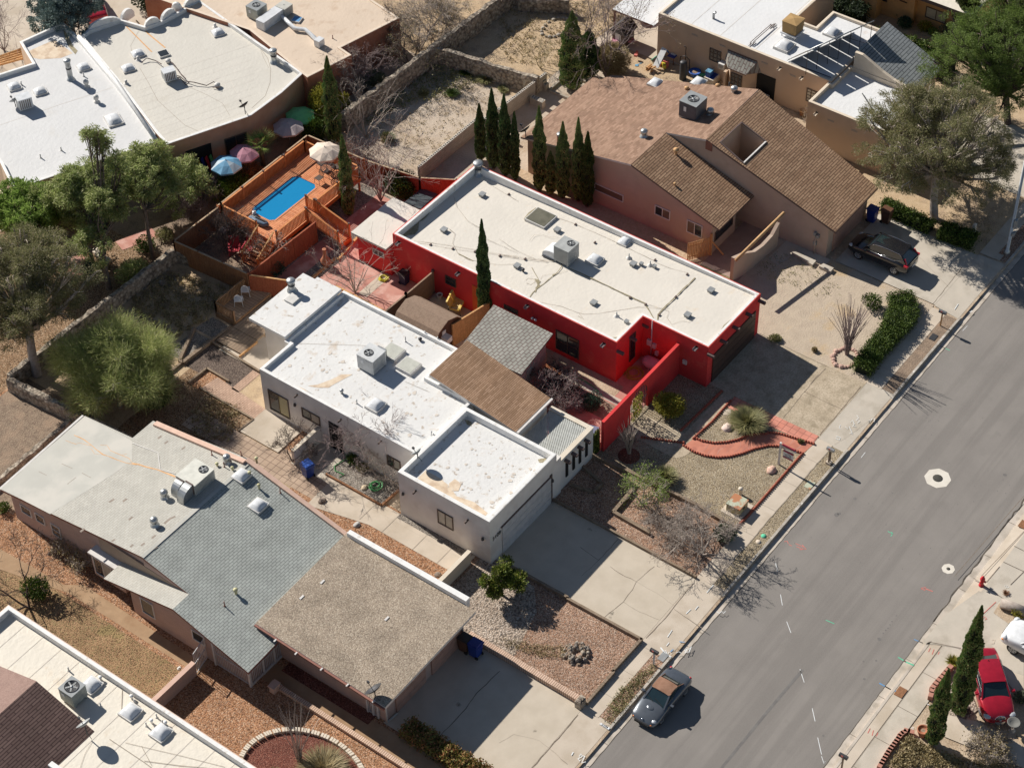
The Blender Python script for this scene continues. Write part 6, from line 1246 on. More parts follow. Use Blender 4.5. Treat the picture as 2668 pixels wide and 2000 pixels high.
# ================================================================ roof top plant
m_accream=flat('ac_cream',(.52,.51,.46),.5); m_acgrey=flat('ac_grey',(.30,.315,.32),.45); m_acdark=flat('ac_slate',(.07,.075,.10),.45)
def acunit(label,x,y,z,w,d,h,m,top,fan=(0,0),fr=.3,legs=.12,duct=None,rz=0):
    t=thing('air_conditioner',label,'air conditioner',(x,y,z),rz); b=LMB(); b.box(-w/2,w/2,-d/2,d/2,legs,h,m); b.box(-w/2-.015,w/2+.015,-d/2-.015,d/2+.015,h,h+.04,top)
    for i in range(5): zz=legs+(h-legs)*(.15+.16*i); b.box(w/2,w/2+.01,-d/2+.05,d/2-.05,zz,zz+.05,m_grey)
    n=int(d/.09)
    for i in range(n): b.box(-w/2+.06+i*(w-.12)/n,-w/2+.09+i*(w-.12)/n,-d/2-.012,-d/2,legs+.08,h-.08,m_grey)
    b.box(-w/2-.012,-w/2,-d/2+.1,-.02,legs+.1,h-.1,m); b.box(-w/2-.02,-w/2,.1,.3,h*.55,h*.8,m_sgn); link('housing',b,t)
    b=LMB(); fx,fy=fan; b.lathe((fx,fy,h+.04),[(fr,0),(fr,.03),(fr*.93,.03),(fr*.93,.004),(0,.004)],m_greyd,24)
    for i in range(5): a=i*2*math.pi/5; b.bar((fx,fy,h+.055),(fx+fr*.85*math.cos(a),fy+fr*.85*math.sin(a),h+.055),.09,.012,m_grey)
    b.lathe((fx,fy,h+.05),[(fr*.2,0),(fr*.2,.03),(0,.04)],m_galv,12)
    for q in (.35,.6,.8): b.tube([(fx+fr*q*math.cos(a),fy+fr*q*math.sin(a),h+.085) for a in [i*math.pi/10 for i in range(21)]],.006,m_grey,4,caps=False)
    link('fan_grille',b,t)
    if legs>.05:
        for sx in (-1,1):
            b=LMB(); b.box(sx*(w/2-.1)-.05,sx*(w/2-.1)+.05,-d/2,d/2,0,legs,m_grey); link('skid',b,t)
    if duct: duct(t)
    return t
def duct_arch(b,x0,x1,y0,y1,z0,z1,m,dirx=-1):
    "sheet metal duct that leaves a unit sideways and bends down to the roof"
    n=7; w=x1-x0; vs_=[]; pts=[(0,z1-z0)]+[(w*math.sin(a),(z1-z0)*math.cos(a)) for a in [math.pi/2*i/n for i in range(1,n+1)]]
    xs=(x1,x0) if dirx<0 else (x0,x1)
    pr=[(xs[0],z0),(xs[0],z1)]+[(xs[0]+(xs[1]-xs[0])*math.sin(math.pi/2*i/n),z0+(z1-z0)*math.cos(math.pi/2*i/n)**.6 if i<n else z0) for i in range(1,n+1)]
    k=len(pr); vs_=[(p[0],y0,p[1]) for p in pr]+[(p[0],y1,p[1]) for p in pr]
    b.mesh(vs_,[(i,(i+1)%k,k+(i+1)%k,k+i)[::-1] for i in range(k)]+[tuple(range(k)),tuple(k+i for i in reversed(range(k)))],m)
def d_red(t): b=LMB(); duct_arch(b,-1.55,-.6,-.55,.45,0,.62,m_dome); b.box(-1.5,-.6,-.65,.55,0,.04,m_greyd); link('duct',b,t)
acunit('grey air conditioner with white duct on the red house roof',11.1,22.55,3.1,1.15,1.2,1.28,m_acgrey,flat('ac_top',(.40,.41,.40),.5),(.2,.22),.27,.12,d_red,-math.pi/2)
x_,y_=P('11',1000,1400,4.5)
def d_wh(t): b=LMB(); b.box(.3,1.1,-.3,.35,0,.75,m_galv); link('duct',b,t)
acunit('pale air conditioner beside two frosted skylights on the white house',x_,y_,3.32,1.25,1.25,1.15,flat('ac_pale',(.52,.53,.53),.45),flat('ac_pale_top',(.60,.61,.61),.45),(-.1,.1),.30,.1,d_wh)
def d_gr(t):
    for y0,h in ((-.62,.95),(.08,.80)):
        b=LMB(); duct_arch(b,-1.75+(.25 if y0>0 else 0),-.82,y0,y0+.52,-.15,h,m_galv); b.box(-.9,-.8,y0-.02,y0+.54,.2,h+.03,m_trimd); link('duct',b,t)
acunit('cream air conditioner with two bent metal ducts on the grey shingle roof',-18.0,27.9,4.05,1.65,1.45,.85,m_accream,flat('ac_cream_top',(.66,.65,.58),.5),(.45,-.25),.29,.05,d_gr)
x_,y_=P('03',590,990,4.1)
acunit('grey condenser with wide fan on the lower left roof',x_,y_,3.1,1.0,1.0,1.0,flat('condenser',(.24,.28,.27),.45),m_acgrey,(0,0),.40,.14)
x_,y_=P('20',1600,815,6.2)
acunit('tall slate coloured air conditioner on the rose shingle roof',x_,y_,4.68,1.4,1.35,1.5,m_acdark,m_acgrey,(0,0),.40,.3)
x_,y_=P('00',2110,60,4.2); acunit('large grey green condenser at the top of the tan roof',x_,y_,3.36,1.1,1.1,1.0,flat('condenser_green',(.36,.38,.34),.5),m_acgrey,(0,0),.30,.12)
x_,y_=P('10',285,55,4.0)
def d_tt(t):
    b=LMB(); b.box(-2.6,-.45,-.3,.5,0,.75,m_dome); link('duct_plenum',b,t)
acunit('square cream cooler with white ducting on the tan roof',x_,y_,3.36,.9,.9,.75,m_accream,m_accream,(0,0),.01,.08,d_tt)
b=MB(); b.tube([P3('10',215,85,3.7),P3('10',370,235,3.6),P3('10',460,245,3.6),P3('10',570,345,3.6),P3('10',572,370,3.4)],.16,m_dome,8); x,y=P('10',575,355,3.6); b.box(-.3,.3,-.25,.25,-.2,.35,m_dome,at=(x,y,3.6)); tag(link('duct',b),'long white bent duct lying across the tan roof','duct')
t=thing('evaporative_cooler','tan canvas covered cooler on the beige house roof','cooler',(40.5,23.3,3.55)); m_canv=surf('canvas',(.36,.23,.10),(.42,.27,.12),2,.9,bump=.02,bscale=4)
b=MB(); b.mesh([(39.95,22.75,3.9),(41.05,22.75,3.9),(41.05,23.85,3.9),(39.95,23.85,3.9),(39.9,22.7,4.85),(41.1,22.7,4.85),(41.1,23.9,4.85),(39.9,23.9,4.85)],[(0,1,5,4),(1,2,6,5),(2,3,7,6),(3,0,4,7)],m_canv); b.mesh([(39.88,22.68,4.85),(41.12,22.68,4.85),(41.12,23.92,4.85),(39.88,23.92,4.85),(40.5,23.3,4.97)],[(0,1,4),(1,2,4),(2,3,4),(3,0,4)],m_canv); link('canvas_cover',b,t)
b=MB(); b.box(39.85,41.15,22.65,23.95,3.78,3.9,m_dome); link('stand',b,t)
for sx in (39.95,41.05):
    for sy in (22.75,23.85): b=MB(); b.box(sx-.03,sx+.03,sy-.03,sy+.03,3.55,3.78,m_galv); link('leg',b,t)
def cooler(label,x,y,z,w=.75):
    t=thing('evaporative_cooler',label,'cooler',(x,y,z),-.45); b=LMB(); b.box(-w/2,w/2,-w*.4,w*.4,.12,w,m_dome); b.box(-w/2-.012,-w/2,-w*.35,w*.35,.2,w-.08,m_grey); b.box(w/2,w/2+.01,-w*.35,w*.35,.2,w-.08,m_grey); link('housing',b,t); b=LMB()
    for i in range(6): b.box(-w*.42+i*w*.14,-w*.42+i*w*.14+.06,-w*.41,-w*.40,.2,w-.08,m_trimd)
    link('louvre',b,t)
x,y=P('00',200,840,3.6); cooler('white cooler with dark louvres on the far left roof',x,y,3.1,1.0); x,y=P('00',1390,610,3.6); cooler('narrow white cooler with looped hoses on the upper left roof',x,y,3.1,.9)
b=MB()
for s in ('1420,620 1480,640 1530,670 1600,690 1700,705 1760,685 1800,700 1805,730 1750,720','1400,505 1440,550 1480,600 1530,660','1165,515 1210,490 1280,500 1330,540','1420,640 1480,650 1530,700 1560,690'): b.tube([p+(3.2+.12*(i%2),) for i,p in enumerate(L('00',s,3.2))],.035,m_trimd,5)
tag(link('roof_hose',b),'dark looping hoses across the cream rounded roof','hose')
def dish(label,x,y,z,az,r=.42,m=None,mast=.7,tilt=.75):
    t=thing('satellite_dish',label,'satellite dish',(x,y,z),az); m=m or m_grey; A=Vector((math.cos(tilt),0,math.sin(tilt)))
    b=LMB(); c=Vector((0,0,mast)); n=20
    b.lathe(c,[(0,0),(r*.35,.02),(r*.7,.07),(r,.15),(r*1.02,.15),(r*.7,.05),(r*.3,-.01),(0,-.02)],m,n,axis=A); link('reflector',b,t)
    b=LMB(); b.tube([(0,0,0),(0,0,mast)],.03,m_greyd,6); b.tube([(-.35,0,0),(0,0,mast*.5)],.015,m_greyd,4); link('mast',b,t)
    b=LMB(); e=c+A*(r*1.3)+Vector((0,0,-.1)); b.tube([c-Vector((0,0,.2)),e],.018,m_greyd,5); b.box(-.07,.07,-.05,.05,-.05,.07,m_greyd,at=tuple(e)); link('feed_arm',b,t)
SA=math.radians(84)
x,y=P('13',1035,1075,2.98); dish('dark satellite dish at the front corner of the gravel roof',x,y,2.98,SA,.50,m_greyd,.55,.8)
x,y=P('12',1385,690,3.7); dish('satellite dish on the parapet of the white garage',x,y,3.68,SA,.34,m_grey,.45)
x,y=P('03',720,1390,3.3); dish('satellite dish on the lower left roof beside the brown gable',x,y,3.3,SA,.42,m_grey,.9)
x,y=P('00',2020,940,3.4); dish('satellite dish at the rounded edge of the cream roof',x,y,3.4,SA,.40,m_greyd,.7)
x,y=P('20',220,1130,3.0); dish('dark satellite dish at the back corner of the rose shingle roof',x,y,2.98,SA,.45,m_greyd,.6)
x,y=P('00',130,880,3.1); dish('small pale dish next to the far left cooler',x,y,3.1,SA,.35,m_galv,.5)
b=MB(); a,c=P3('20',2070,350,3.8),P3('30',130,200,3.8); a2,c2=(a[0]+.25,a[1]-.12,3.75),(c[0]+.25,c[1]-.12,3.75)
b.tube([a,c],.03,m_trimd,5); b.tube([a2,c2],.03,m_trimd,5)
for e in (a,a2,c,c2): b.tube([(e[0]-.25,e[1],3.62),(e[0]+.25,e[1],3.62)],.03,m_trimd,5); b.tube([e,(e[0],e[1],3.56)],.03,m_trimd,5)
tag(link('antenna_mast',b),'fallen antenna mast lying on the white roof near the covered cooler','antenna')
# solar water heating array on the beige house
t=thing('solar_heater','steep dark solar heating panels on a rack over the white roof','solar panel',(41.5,20.0,3.4))
lo0,lo1=Vector((37.75,21.85,3.62)),Vector((43.9,21.85,3.62)); up=Vector((0,-2.35,2.35*1.35)); m_pan=flat('panel_back',(.035,.035,.04),.4); m_pang=flat('panel_glass',(.02,.03,.05),.08,0,.7)
E_=Vector((.948,-.318,0)); NN=Vector((.318,.948,0)); Lw=Vector((37.5,21.84,3.66)); slope=Vector((-.2273,-.6774,.6996))*2.78; tot=6.05; gap=.10; pw=(tot-4*gap)/5
for i in range(5):
    a=Lw+E_*(i*(pw+gap)); c=a+E_*pw; nrm=E_.cross(slope).normalized()*.04; b=MB()
    q=[a,c,c+slope,a+slope]; b.mesh([p-nrm for p in q]+[p+nrm for p in q],[(0,1,5,4),(1,2,6,5),(2,3,7,6),(3,0,4,7)],m_galv)
    s_=1 if nrm.y>0 else -1
    b.face([p+nrm*s_ for p in q],m_pang); b.face([p-nrm*s_ for p in reversed(q)],m_pan); link('panel',b,t)
for i in range(7):
    a=Lw+E_*(tot*i/6)+slope*.97; b=MB(); b.tube([a,(a.x,a.y,3.5)],.022,m_greyd,5); link('post',b,t)
b=MB(); b.tube([Lw+slope+Vector((0,0,.03))-E_*.1,Lw+slope+E_*(tot+.1)],.04,m_galv,6); b.tube([Lw-E_*.1,Lw+E_*(tot+.1)],.04,m_galv,6); link('rail',b,t)
for i in (0,3): 
    a=Lw+E_*(tot*i/6)+slope; c=Lw+E_*(tot*(i+3)/6); b=MB(); b.tube([a,(c.x-NN.x*1.9,c.y-NN.y*1.9,3.55)],.018,m_greyd,5); link('brace',b,t)
b=MB(); b.tube([(37.3,18.3,3.62),(37.2,19.9,3.62),(37.35,21.6,3.66)],.04,m_galv,5); b.tube([(37.5,18.3,3.6),(37.4,21.6,3.6)],.03,m_greyd,5); tag(link('roof_pipe',b),'bundle of thin pipes along the inside of the beige parapet','pipe')
b=MB(); b.tube([P3('30',880,770,3.4),P3('30',1000,960,3.4),P3('30',1060,1050,3.4)],.04,m_greyd,5); tag(link('roof_pipe',b),'thin dark pipe crossing the bright white front roof','pipe')
# ================================================================ pool deck
def plankm(name,c1,c2,gap,w=.14,swap=False): return brick(name,c1,c2,gap,3.2,w,.010,'xy',.8,0,.4,.12,swap=swap,bump=.006,smooth=.2)
m_deck=plankm('deck_orange',(.62,.235,.11),(.72,.32,.165),(.14,.045,.02)); m_deckx=plankm('deck_orange_y',(.62,.235,.11),(.72,.32,.165),(.14,.045,.02),swap=True)
m_railo=surf('rail_orange',(.54,.20,.07),(.64,.27,.10),3,.75); m_water=_nt('pool_water',.04,0,.6)[0]
_t=m_water.node_tree; _b=_t.nodes['Principled BSDF']; _b.inputs['Base Color'].default_value=(.012,.24,.50,1); _bump(_t,_b,_noise(_t,_pos(_t),2.2,3),.012)
m_pool=flat('pool_wall',(.03,.26,.50),.5)
dk=thing('pool_deck','orange timber deck with railings around a small rectangular pool','deck',(7.2,43,0)); DZ=1.2
PX0,PX1,PY0,PY1=4.3,9.3,42.12,44.48
b=MB()
for x0,x1,y0,y1,mm in ((2.9,PX0,40.45,45.5,m_deckx),(PX1,11.6,40.45,45.5,m_deck),(PX0,PX1,40.45,PY0,m_deckx),(PX0,PX1,PY1,45.5,m_deckx)): b.box(x0,x1,y0,y1,DZ-.05,DZ,mm)
link('deck_boards',b,dk)
b=MB()
for a,c in (((2.9,40.45),(11.6,40.45)),((2.9,45.5),(11.6,45.5)),((2.9,40.45),(2.9,45.5)),((11.6,40.45),(11.6,45.5))): b.bar(a+(DZ-.17,),c+(DZ-.17,),.06,.24,m_orwall)
for x in (3.0,5.2,7.4,9.5,11.5):
    for y in (40.55,43 if x in (3.0,11.5) else 40.55,45.4): b.box(x-.06,x+.06,y-.06,y+.06,0,DZ-.06,m_orwall)
link('deck_frame',b,dk)
ch=.35; pp=[(PX0+ch,PY0),(PX1-ch,PY0),(PX1,PY0+ch),(PX1,PY1-ch),(PX1-ch,PY1),(PX0+ch,PY1),(PX0,PY1-ch),(PX0,PY0+ch)]
pool=thing('swimming_pool','small blue rectangular pool with cut corners set in the orange deck','pool',(6.8,43.3,0)); b=MB(); rim=inset(pp,.14)
for i in range(8):
    j=(i+1)%8; b.face([pp[i]+(DZ+.015,),pp[j]+(DZ+.015,),rim[j]+(DZ+.015,),rim[i]+(DZ+.015,)],m_deck); b.face([rim[i]+(DZ+.015,),rim[j]+(DZ+.015,),rim[j]+(.2,),rim[i]+(.2,)],m_pool)
for q in (((PX0,PY0),(PX0+ch,PY0),(PX0,PY0+ch)),((PX1,PY0),(PX1,PY0+ch),(PX1-ch,PY0)),((PX1,PY1),(PX1-ch,PY1),(PX1,PY1-ch)),((PX0,PY1),(PX0,PY1-ch),(PX0+ch,PY1))): b.face([p+(DZ+.005,) for p in q],m_deckx)
link('coping',b,pool); b=MB(); b.face([p+(DZ-.03,) for p in rim],m_water); link('water',b,pool)
def railing(root,a,c,z,m=None,h=.98,step=.125,top=.12,post=True,cap=True,z2=None):
    m=m or m_railo; a=Vector(a); c=Vector(c); z2=z if z2 is None else z2; d=c-a; n=max(2,int(d.length/step)); b=MB()
    for i in range(1,n): p=a.lerp(c,i/n); zz=z+(z2-z)*i/n; b.box(p.x-.026,p.x+.026,p.y-.026,p.y+.026,zz+.08,zz+h,m)
    b.bar((a.x,a.y,z+h),(c.x,c.y,z2+h),top,.04,m); b.bar((a.x,a.y,z+.08),(c.x,c.y,z2+.08),.04,.06,m); link('railing',b,root)
    if post:
        for f in ([0,1] if d.length<3 else [i/round(d.length/2.4) for i in range(round(d.length/2.4)+1)]):
            p=a.lerp(c,f); zz=z+(z2-z)*f; b=MB(); b.box(p.x-.05,p.x+.05,p.y-.05,p.y+.05,zz-.2,zz+h+.08,m)
            if cap: b.box(p.x-.06,p.x+.06,p.y-.06,p.y+.06,zz+h+.08,zz+h+.17,m_trimd)
            link('railing_post',b,root)
for a,c in (((2.95,45.45),(11.55,45.45)),((2.95,42.3),(2.95,45.45)),((11.55,40.5),(11.55,45.45)),((2.95,40.5),(5.95,40.5)),((7.0,40.5),(11.55,40.5)),((6.95,40.6),(6.95,41.35))): railing(dk,a,c,DZ)
br=thing('footbridge','orange railed ramp leading from the pool deck to the red house yard','ramp',(6.45,39,0)); b=MB(); b.mesh([(5.9,37.6,.45),(7.0,37.6,.45),(7.0,40.42,1.18),(5.9,40.42,1.18),(5.9,37.6,.5),(7.0,37.6,.5),(7.0,40.42,1.22),(5.9,40.42,1.22)],[(3,2,1,0),(0,1,5,4),(1,2,6,5),(2,3,7,6),(3,0,4,7),(4,5,6,7)],m_deck)
b.box(5.9,7.0,37.5,37.7,0,.44,m_orwall); link('ramp_boards',b,br); railing(br,(5.93,37.7),(5.93,40.4),.5,z2=1.2); railing(br,(6.97,37.6),(6.97,40.4),.5,z2=1.2)
sr=thing('stair','orange timber stair with diamond lattice sides going down from the pool deck','stair',(2.0,41.3,0))
for i in range(6): b=MB(); b.box(2.9-.3*(i+1),2.9-.3*i,40.75,42.0,1.0-.18*i-.04,1.0-.18*i,m_deck); link('tread',b,sr)
for y in (40.7,42.05):
    b=MB(); b.bar((2.9,y,2.15),(1.1,y,1.0),.10,.06,m_fencey); b.bar((2.9,y,1.05),(1.1,y,0),.06,.18,m_orwall)
    for i in range(9): x=2.8-i*.2; z=1.05-i*.11; b.bar((x,y,z),(x-.45,y,z+.75),.03,.03,m_railo); b.bar((x-.35,y,z-.2),(x,y,z+1.0),.03,.03,m_railo)
    b.box(1.05,1.15,y-.05,y+.05,0,1.05,m_railo); link('stair_rail',b,sr)
def boardfence(label,pts,h,m,posts=None,capm=None,th=.05,pcap=False,gap=0):
    t=thing('wood_fence',label,'fence',pts[0]+(0,)); hs=h if isinstance(h,(list,tuple)) else [h]*len(pts)
    for i,(a,c) in enumerate(zip(pts[:-1],pts[1:])):
        b=MB(); a3,c3=Vector(a+(0,)),Vector(c+(0,)); d=c3-a3; n=max(1,int(d.length/.15)); ang=math.atan2(d.y,d.x)
        for k in range(n):
            p=a3.lerp(c3,k/n); w=d.length/n; hh=hs[i]+(hs[i+1]-hs[i])*k/n+R.uniform(-.012,.012); b.box(0,w-.006-gap,-th/2,th/2,.02,hh,m,rot=ang,at=(p.x,p.y,0))
        b.bar((a[0],a[1],hs[i]+.03),(c[0],c[1],hs[i+1]+.03),.11,.04,capm or m); link('fence_panel',b,t)
        for k in range(max(1,round(d.length/2.4))+1):
            p=a3.lerp(c3,k/max(1,round(d.length/2.4))); b=MB(); b.box(p.x-.055,p.x+.055,p.y-.055,p.y+.055,0,hs[i]+.08,posts or m)
            if pcap: b.box(p.x-.075,p.x+.075,p.y-.075,p.y+.075,hs[i]+.08,hs[i]+.2,m_trimd)
            link('fence_post',b,t)
    return t
boardfence('brown board fence around the sunken corner below the pool deck',[(2.9,45.75),(-1.4,45.8),(-1.0,39.6)],1.8,m_fencew,capm=surf('fence_cap',(.42,.30,.20),(.5,.37,.25),3,.9))
boardfence('rust brown board fence under the pool deck beside the gravel strip',[(-.95,39.55),(5.6,39.4)],1.75,m_fencer,capm=m_fencer)
boardfence('short sloping brown fence touching the white house roof corner',[(-.95,39.5),(.3,36.6)],1.7,m_fencer,capm=m_fencey)
boardfence('tall brown board fence behind the pool deck',[(3.0,45.9),(12.5,46.0),(12.7,41.0)],1.8,surf('fence_orange_brown',(.46,.17,.07),(.56,.23,.10),3,.85,stretch=(3,3,.5),fine=(.3,.1,.04),fscale=10,famt=.5),capm=bpy.data.materials['fence_cap'])
boardfence('rust red board fence between the bare shrubs and the red house',[(12.75,40.8),(13.4,36.6),(14.7,34.4),(15.3,34.3)],1.75,m_fencer,capm=bpy.data.materials['fence_cap'])
boardfence('horizontal grey brown fence with dark post caps behind the shed',[(.2,29.9),(3.4,29.8),(6.15,29.75)],1.85,surf('fence_grey_brown',(.28,.19,.13),(.36,.25,.18),3,.85,stretch=(.5,.5,8)),pcap=True)
boardfence('golden board fence between the shed and the green grey roof',[(2.9,25.6),(5.9,25.0)],1.85,m_fencey)
# umbrellas
def umbrella(label,x,y,z0,h,r,cols,n=8,tilt=(0,0),group=None):
    t=thing('garden_umbrella',label,'umbrella',(x,y,z0)); b=LMB(); T=Vector((tilt[0],tilt[1],h+.45)); rim=[(r*math.cos((i+.5)*2*math.pi/n)+tilt[0],r*math.sin((i+.5)*2*math.pi/n)+tilt[1],h+(.03 if i%2 else 0)) for i in range(n)]
    for i in range(n):
        a,c=Vector(rim[i]),Vector(rim[(i+1)%n]); m1=a.lerp(T,.5)+Vector((0,0,.05)); m2=c.lerp(T,.5)+Vector((0,0,.05)); mid=a.lerp(c,.5)*.97+Vector((0,0,.04)); cm=cols[i%len(cols)]
        b.mesh([a,mid,c,m2,T,m1],[(0,1,3,5),(1,2,3),(5,3,4)],cm); b.mesh([a,c,c-Vector((0,0,.12)),a-Vector((0,0,.12))],[(0,1,2,3)],cm)
    link('canopy',b,t); b=LMB(); b.tube([(0,0,0),(0,0,h*.6),tuple(T+Vector((0,0,.06)))],.025,m_grey,8); link('pole',b,t)
    b=LMB()
    for i in range(n): b.tube([(tilt[0],tilt[1],h),tuple(Vector(rim[i])*.98+Vector((0,0,-.01)))],.01,m_grey,4)
    link('rib',b,t); return t
m_ucream=surf('canopy_cream',(.68,.56,.46),(.74,.62,.52),3,.8); m_ublue=flat('canopy_blue',(.14,.33,.50),.8); m_uwhite=flat('canopy_pale',(.44,.52,.58),.8); m_upink=flat('canopy_pink',(.48,.22,.28),.8); m_umauve=flat('canopy_mauve',(.46,.38,.38),.8); m_ugreen=flat('canopy_green',(.16,.48,.20),.8)
umbrella('cream umbrella over the metal table on the pool deck',10.55,42.6,DZ,1.95,1.15,[m_ucream]); umbrella('pale blue umbrella in front of the terracotta house patio',6.7,48.45,0,1.8,1.15,[m_ublue,m_ublue,m_uwhite]); umbrella('pink umbrella next to the pale blue one',8.4,48.3,0,1.8,1.1,[m_upink])
umbrella('mauve striped umbrella in the shade behind the tall fence',12.5,47.8,0,1.75,1.15,[m_umauve]); umbrella('green umbrella in the shade by the terracotta wall',14.0,48.0,0,1.75,1.1,[m_ugreen])
def table(label,x,y,z,r=.5,h=.7,m=None):
    t=thing('patio_table',label,'table',(x,y,z)); m=m or m_greyd; b=LMB(); b.tube([(r*math.cos(i*math.pi/10),r*math.sin(i*math.pi/10),h) for i in range(21)],.02,m,5)
    for i in range(-4,5): w=math.sqrt(max(0,r*r-(i*r/4.5)**2)); b.bar((i*r/4.5,-w,h),(i*r/4.5,w,h),.03,.012,m); b.bar((-w,i*r/4.5,h),(w,i*r/4.5,h),.03,.012,m)
    link('table_top',b,t)
    for i in range(4): a=i*math.pi/2+.78; b=LMB(); b.tube([(r*.2*math.cos(a),r*.2*math.sin(a),h),(r*.75*math.cos(a),r*.75*math.sin(a),0)],.018,m,5); link('leg',b,t)
def chair(label,x,y,z,rz,m,slat=7,s=1.0,group=None):
    t=thing('garden_chair',label,'chair',(x,y,z),rz,group); b=LMB(); b.box(-.24*s,.24*s,-.24*s,.24*s,.42,.45,m); link('seat',b,t); b=LMB()
    b.tube([(.22*s*math.cos(a),-.24*s-.10*math.sin(a)*.3,.62+.36*s*math.sin(a)) for a in [math.pi*i/10 for i in range(11)]],.02,m,5)
    for i in range(slat): xx=-.2*s+i*.4*s/(slat-1); b.bar((xx,-.24*s,.45),(xx*.9,-.27*s,.62+.33*s*math.sqrt(max(.05,1-(xx/.22/s)**2))),.02,.012,m)
    link('backrest',b,t)
    for sx in (-1,1):
        for sy in (-1,1): b=LMB(); b.tube([(sx*.21*s,sy*.21*s,.43),(sx*.25*s,sy*.25*s,0)],.016,m,5); link('leg',b,t)
    return t
table('round metal mesh table under the cream umbrella',10.45,42.35,DZ,.55); table('second round metal mesh table near the deck cypress',10.2,41.3,DZ,.45)
for i,(x,y,rz) in enumerate(((9.5,42.4,1.5),(10.8,43.3,3.0),(11.1,42.2,-1.6))): chair(('metal deck chair on the pool side of the umbrella table','metal deck chair between the umbrella table and the tall fence','metal deck chair behind the umbrella table by the deck cypress')[i],x,y,DZ,rz,m_frame)
m_wch=flat('white_cast_metal',(.66,.66,.66),.5)
cw={'a': chair('white scroll backed bistro chair nearer the viewer on the small wooden deck',-2.45,39.2,.42,-.9,m_wch,7,1.15),'b': chair('white scroll backed bistro chair farther back on the small wooden deck',-1.5,39.45,.42,-.9,m_wch,7,1.15)}
m_adir=flat('adirondack_red',(.52,.04,.06),.6)
for lab,x,y,rz in (('red slatted lounge chair farther from the lattice stair under the deck rail',1.5,43.2,2.3),('red slatted lounge chair close beside the lattice stair',2.1,42.45,1.9)):
    t=thing('lounge_chair',lab,'chair',(x,y,0),rz); b=LMB()
    for i in range(5): b.bar((-.28+i*.14,-.3,.36),(-.28+i*.14,.35,.42),.11,.025,m_adir)
    link('seat',b,t); b=LMB()
    for i in range(5): b.bar((-.26+i*.13,-.28,.34),(-.3+i*.15,-.65,1.0),.11,.025,m_adir)
    link('backrest',b,t); b=LMB()
    for s in (-1,1): b.box(s*.36-.05,s*.36+.05,-.4,.4,.58,.61,m_adir); b.box(s*.34-.03,s*.34+.03,.3,.36,0,.58,m_adir)
    link('armrest',b,t)
# white house small deck and board walk
sdk=thing('small_deck','small brown wooden deck with railing behind the white house','deck',(-2,39.1,0)); m_dkb=plankm('deck_brown',(.36,.24,.16),(.44,.31,.21),(.06,.04,.03),.22,swap=True); m_rb=surf('rail_brown',(.26,.15,.08),(.34,.2,.11),3,.85)
b=MB(); b.box(-3.9,-.3,38.25,39.95,.33,.42,m_dkb); b.box(-3.9,-.3,38.2,38.25,0,.40,m_rb); b.box(-3.95,-3.9,38.25,39.95,0,.40,m_rb); link('deck_boards',b,sdk); railing(sdk,(-3.88,38.3),(-3.88,39.9),.42,m_rb,.85,cap=False,top=.1); railing(sdk,(-3.88,39.9),(-.3,39.9),.42,m_rb,.85,cap=False,top=.1)
m_bw=plankm('board_walk',(.24,.17,.12),(.33,.25,.18),(.08,.06,.04),.24,swap=False)
b=MB(); b.box(-5.75,-4.2,36.05,38.25,.02,.22,m_bw); b.box(-4.2,-.6,36.1,38.2,.02,.26,m_bw); b.box(-6.0,-4.3,35.98,36.06,.02,.25,m_fencey); tag(link('board_walk',b),'weathered grey brown board walk beside the white house rear wall','board walk')
b=MB(); a,c=(-.35,38.3),(-.3,36.3)
b.tube([(-.9,39.95,.1),(-.9,39.95,1.35),(.2,38.0,1.35),(.2,38.0,.1)],.03,m_galv,6)
b.mesh([(-.9,39.95,.15),(.2,38.0,.15),(.2,38.0,1.33),(-.9,39.95,1.33)],[(0,1,2,3)],surf('mesh_panel',(.30,.30,.26),(.36,.35,.3),5,.9)); tag(link('mesh_gate',b),'galvanised wire mesh panel behind the small wooden deck','gate')
# shed and the little green grey roofed outbuilding
sh=thing('shed','brown garden shed with barrel shingle roof between the two houses','shed',(2.4,27.3,0)); b=MB(); b.box(1.2,3.9,25.7,28.9,0,1.75,m_shedw); y0,y1=25.55,29.0
pr=[(1.05,1.7),(1.5,2.28),(2.45,2.62),(3.35,2.28),(3.95,1.7)]
b.mesh([(x,25.7,z) for x,z in pr],[tuple(range(5))],m_shedw); link('wall',b,sh); b=MB()
for (xa,za),(xb,zb_) in zip(pr[:-1],pr[1:]): b.mesh([(xa,y0,za),(xb,y0,zb_),(xb,y1,zb_),(xa,y1,za),(xa,y0,za-.06),(xb,y0,zb_-.06)],[(0,1,2,3),(4,5,1,0)],m_shshed)
link('shingle_roof',b,sh); b=MB(); b.box(1.85,2.35,25.2,25.7,1.15,1.55,m_dome); b.box(1.95,2.3,25.66,25.69,1.6,1.9,m_dome); link('window_air_conditioner',b,sh)
ob=thing('outbuilding','small outbuilding with grey green shingle roof against the brown roof','outbuilding',(3,21,0)); Z=lambda x,y: 2.9+(5.3-x)*.05
q=[(.3,25.2),(5.0,24.0),(5.35,19.45),(.5,18.0)]
q=[P('21',185,1580,3.0),P('21',445,1245,3.0),P('11',2010,1005,3.0),P('11',1730,1360,3.0)]
slab(ob,[p+(3.0,) for p in q],.12,m_shgr2,m_trimd); b=MB(); qq=inset(_ccw(q),.35); b.prism(qq,0,2.9,m_pinkbr); link('wall',b,ob)
qs=sorted(qq,key=lambda p: p[1])[:2]; qs.sort(); slw(tuple(Vector(qs[0]).lerp(Vector(qs[1]),.25)),tuple(Vector(qs[0]).lerp(Vector(qs[1]),.55)),.9,2.0,m_glassl,'window',.04,ob)
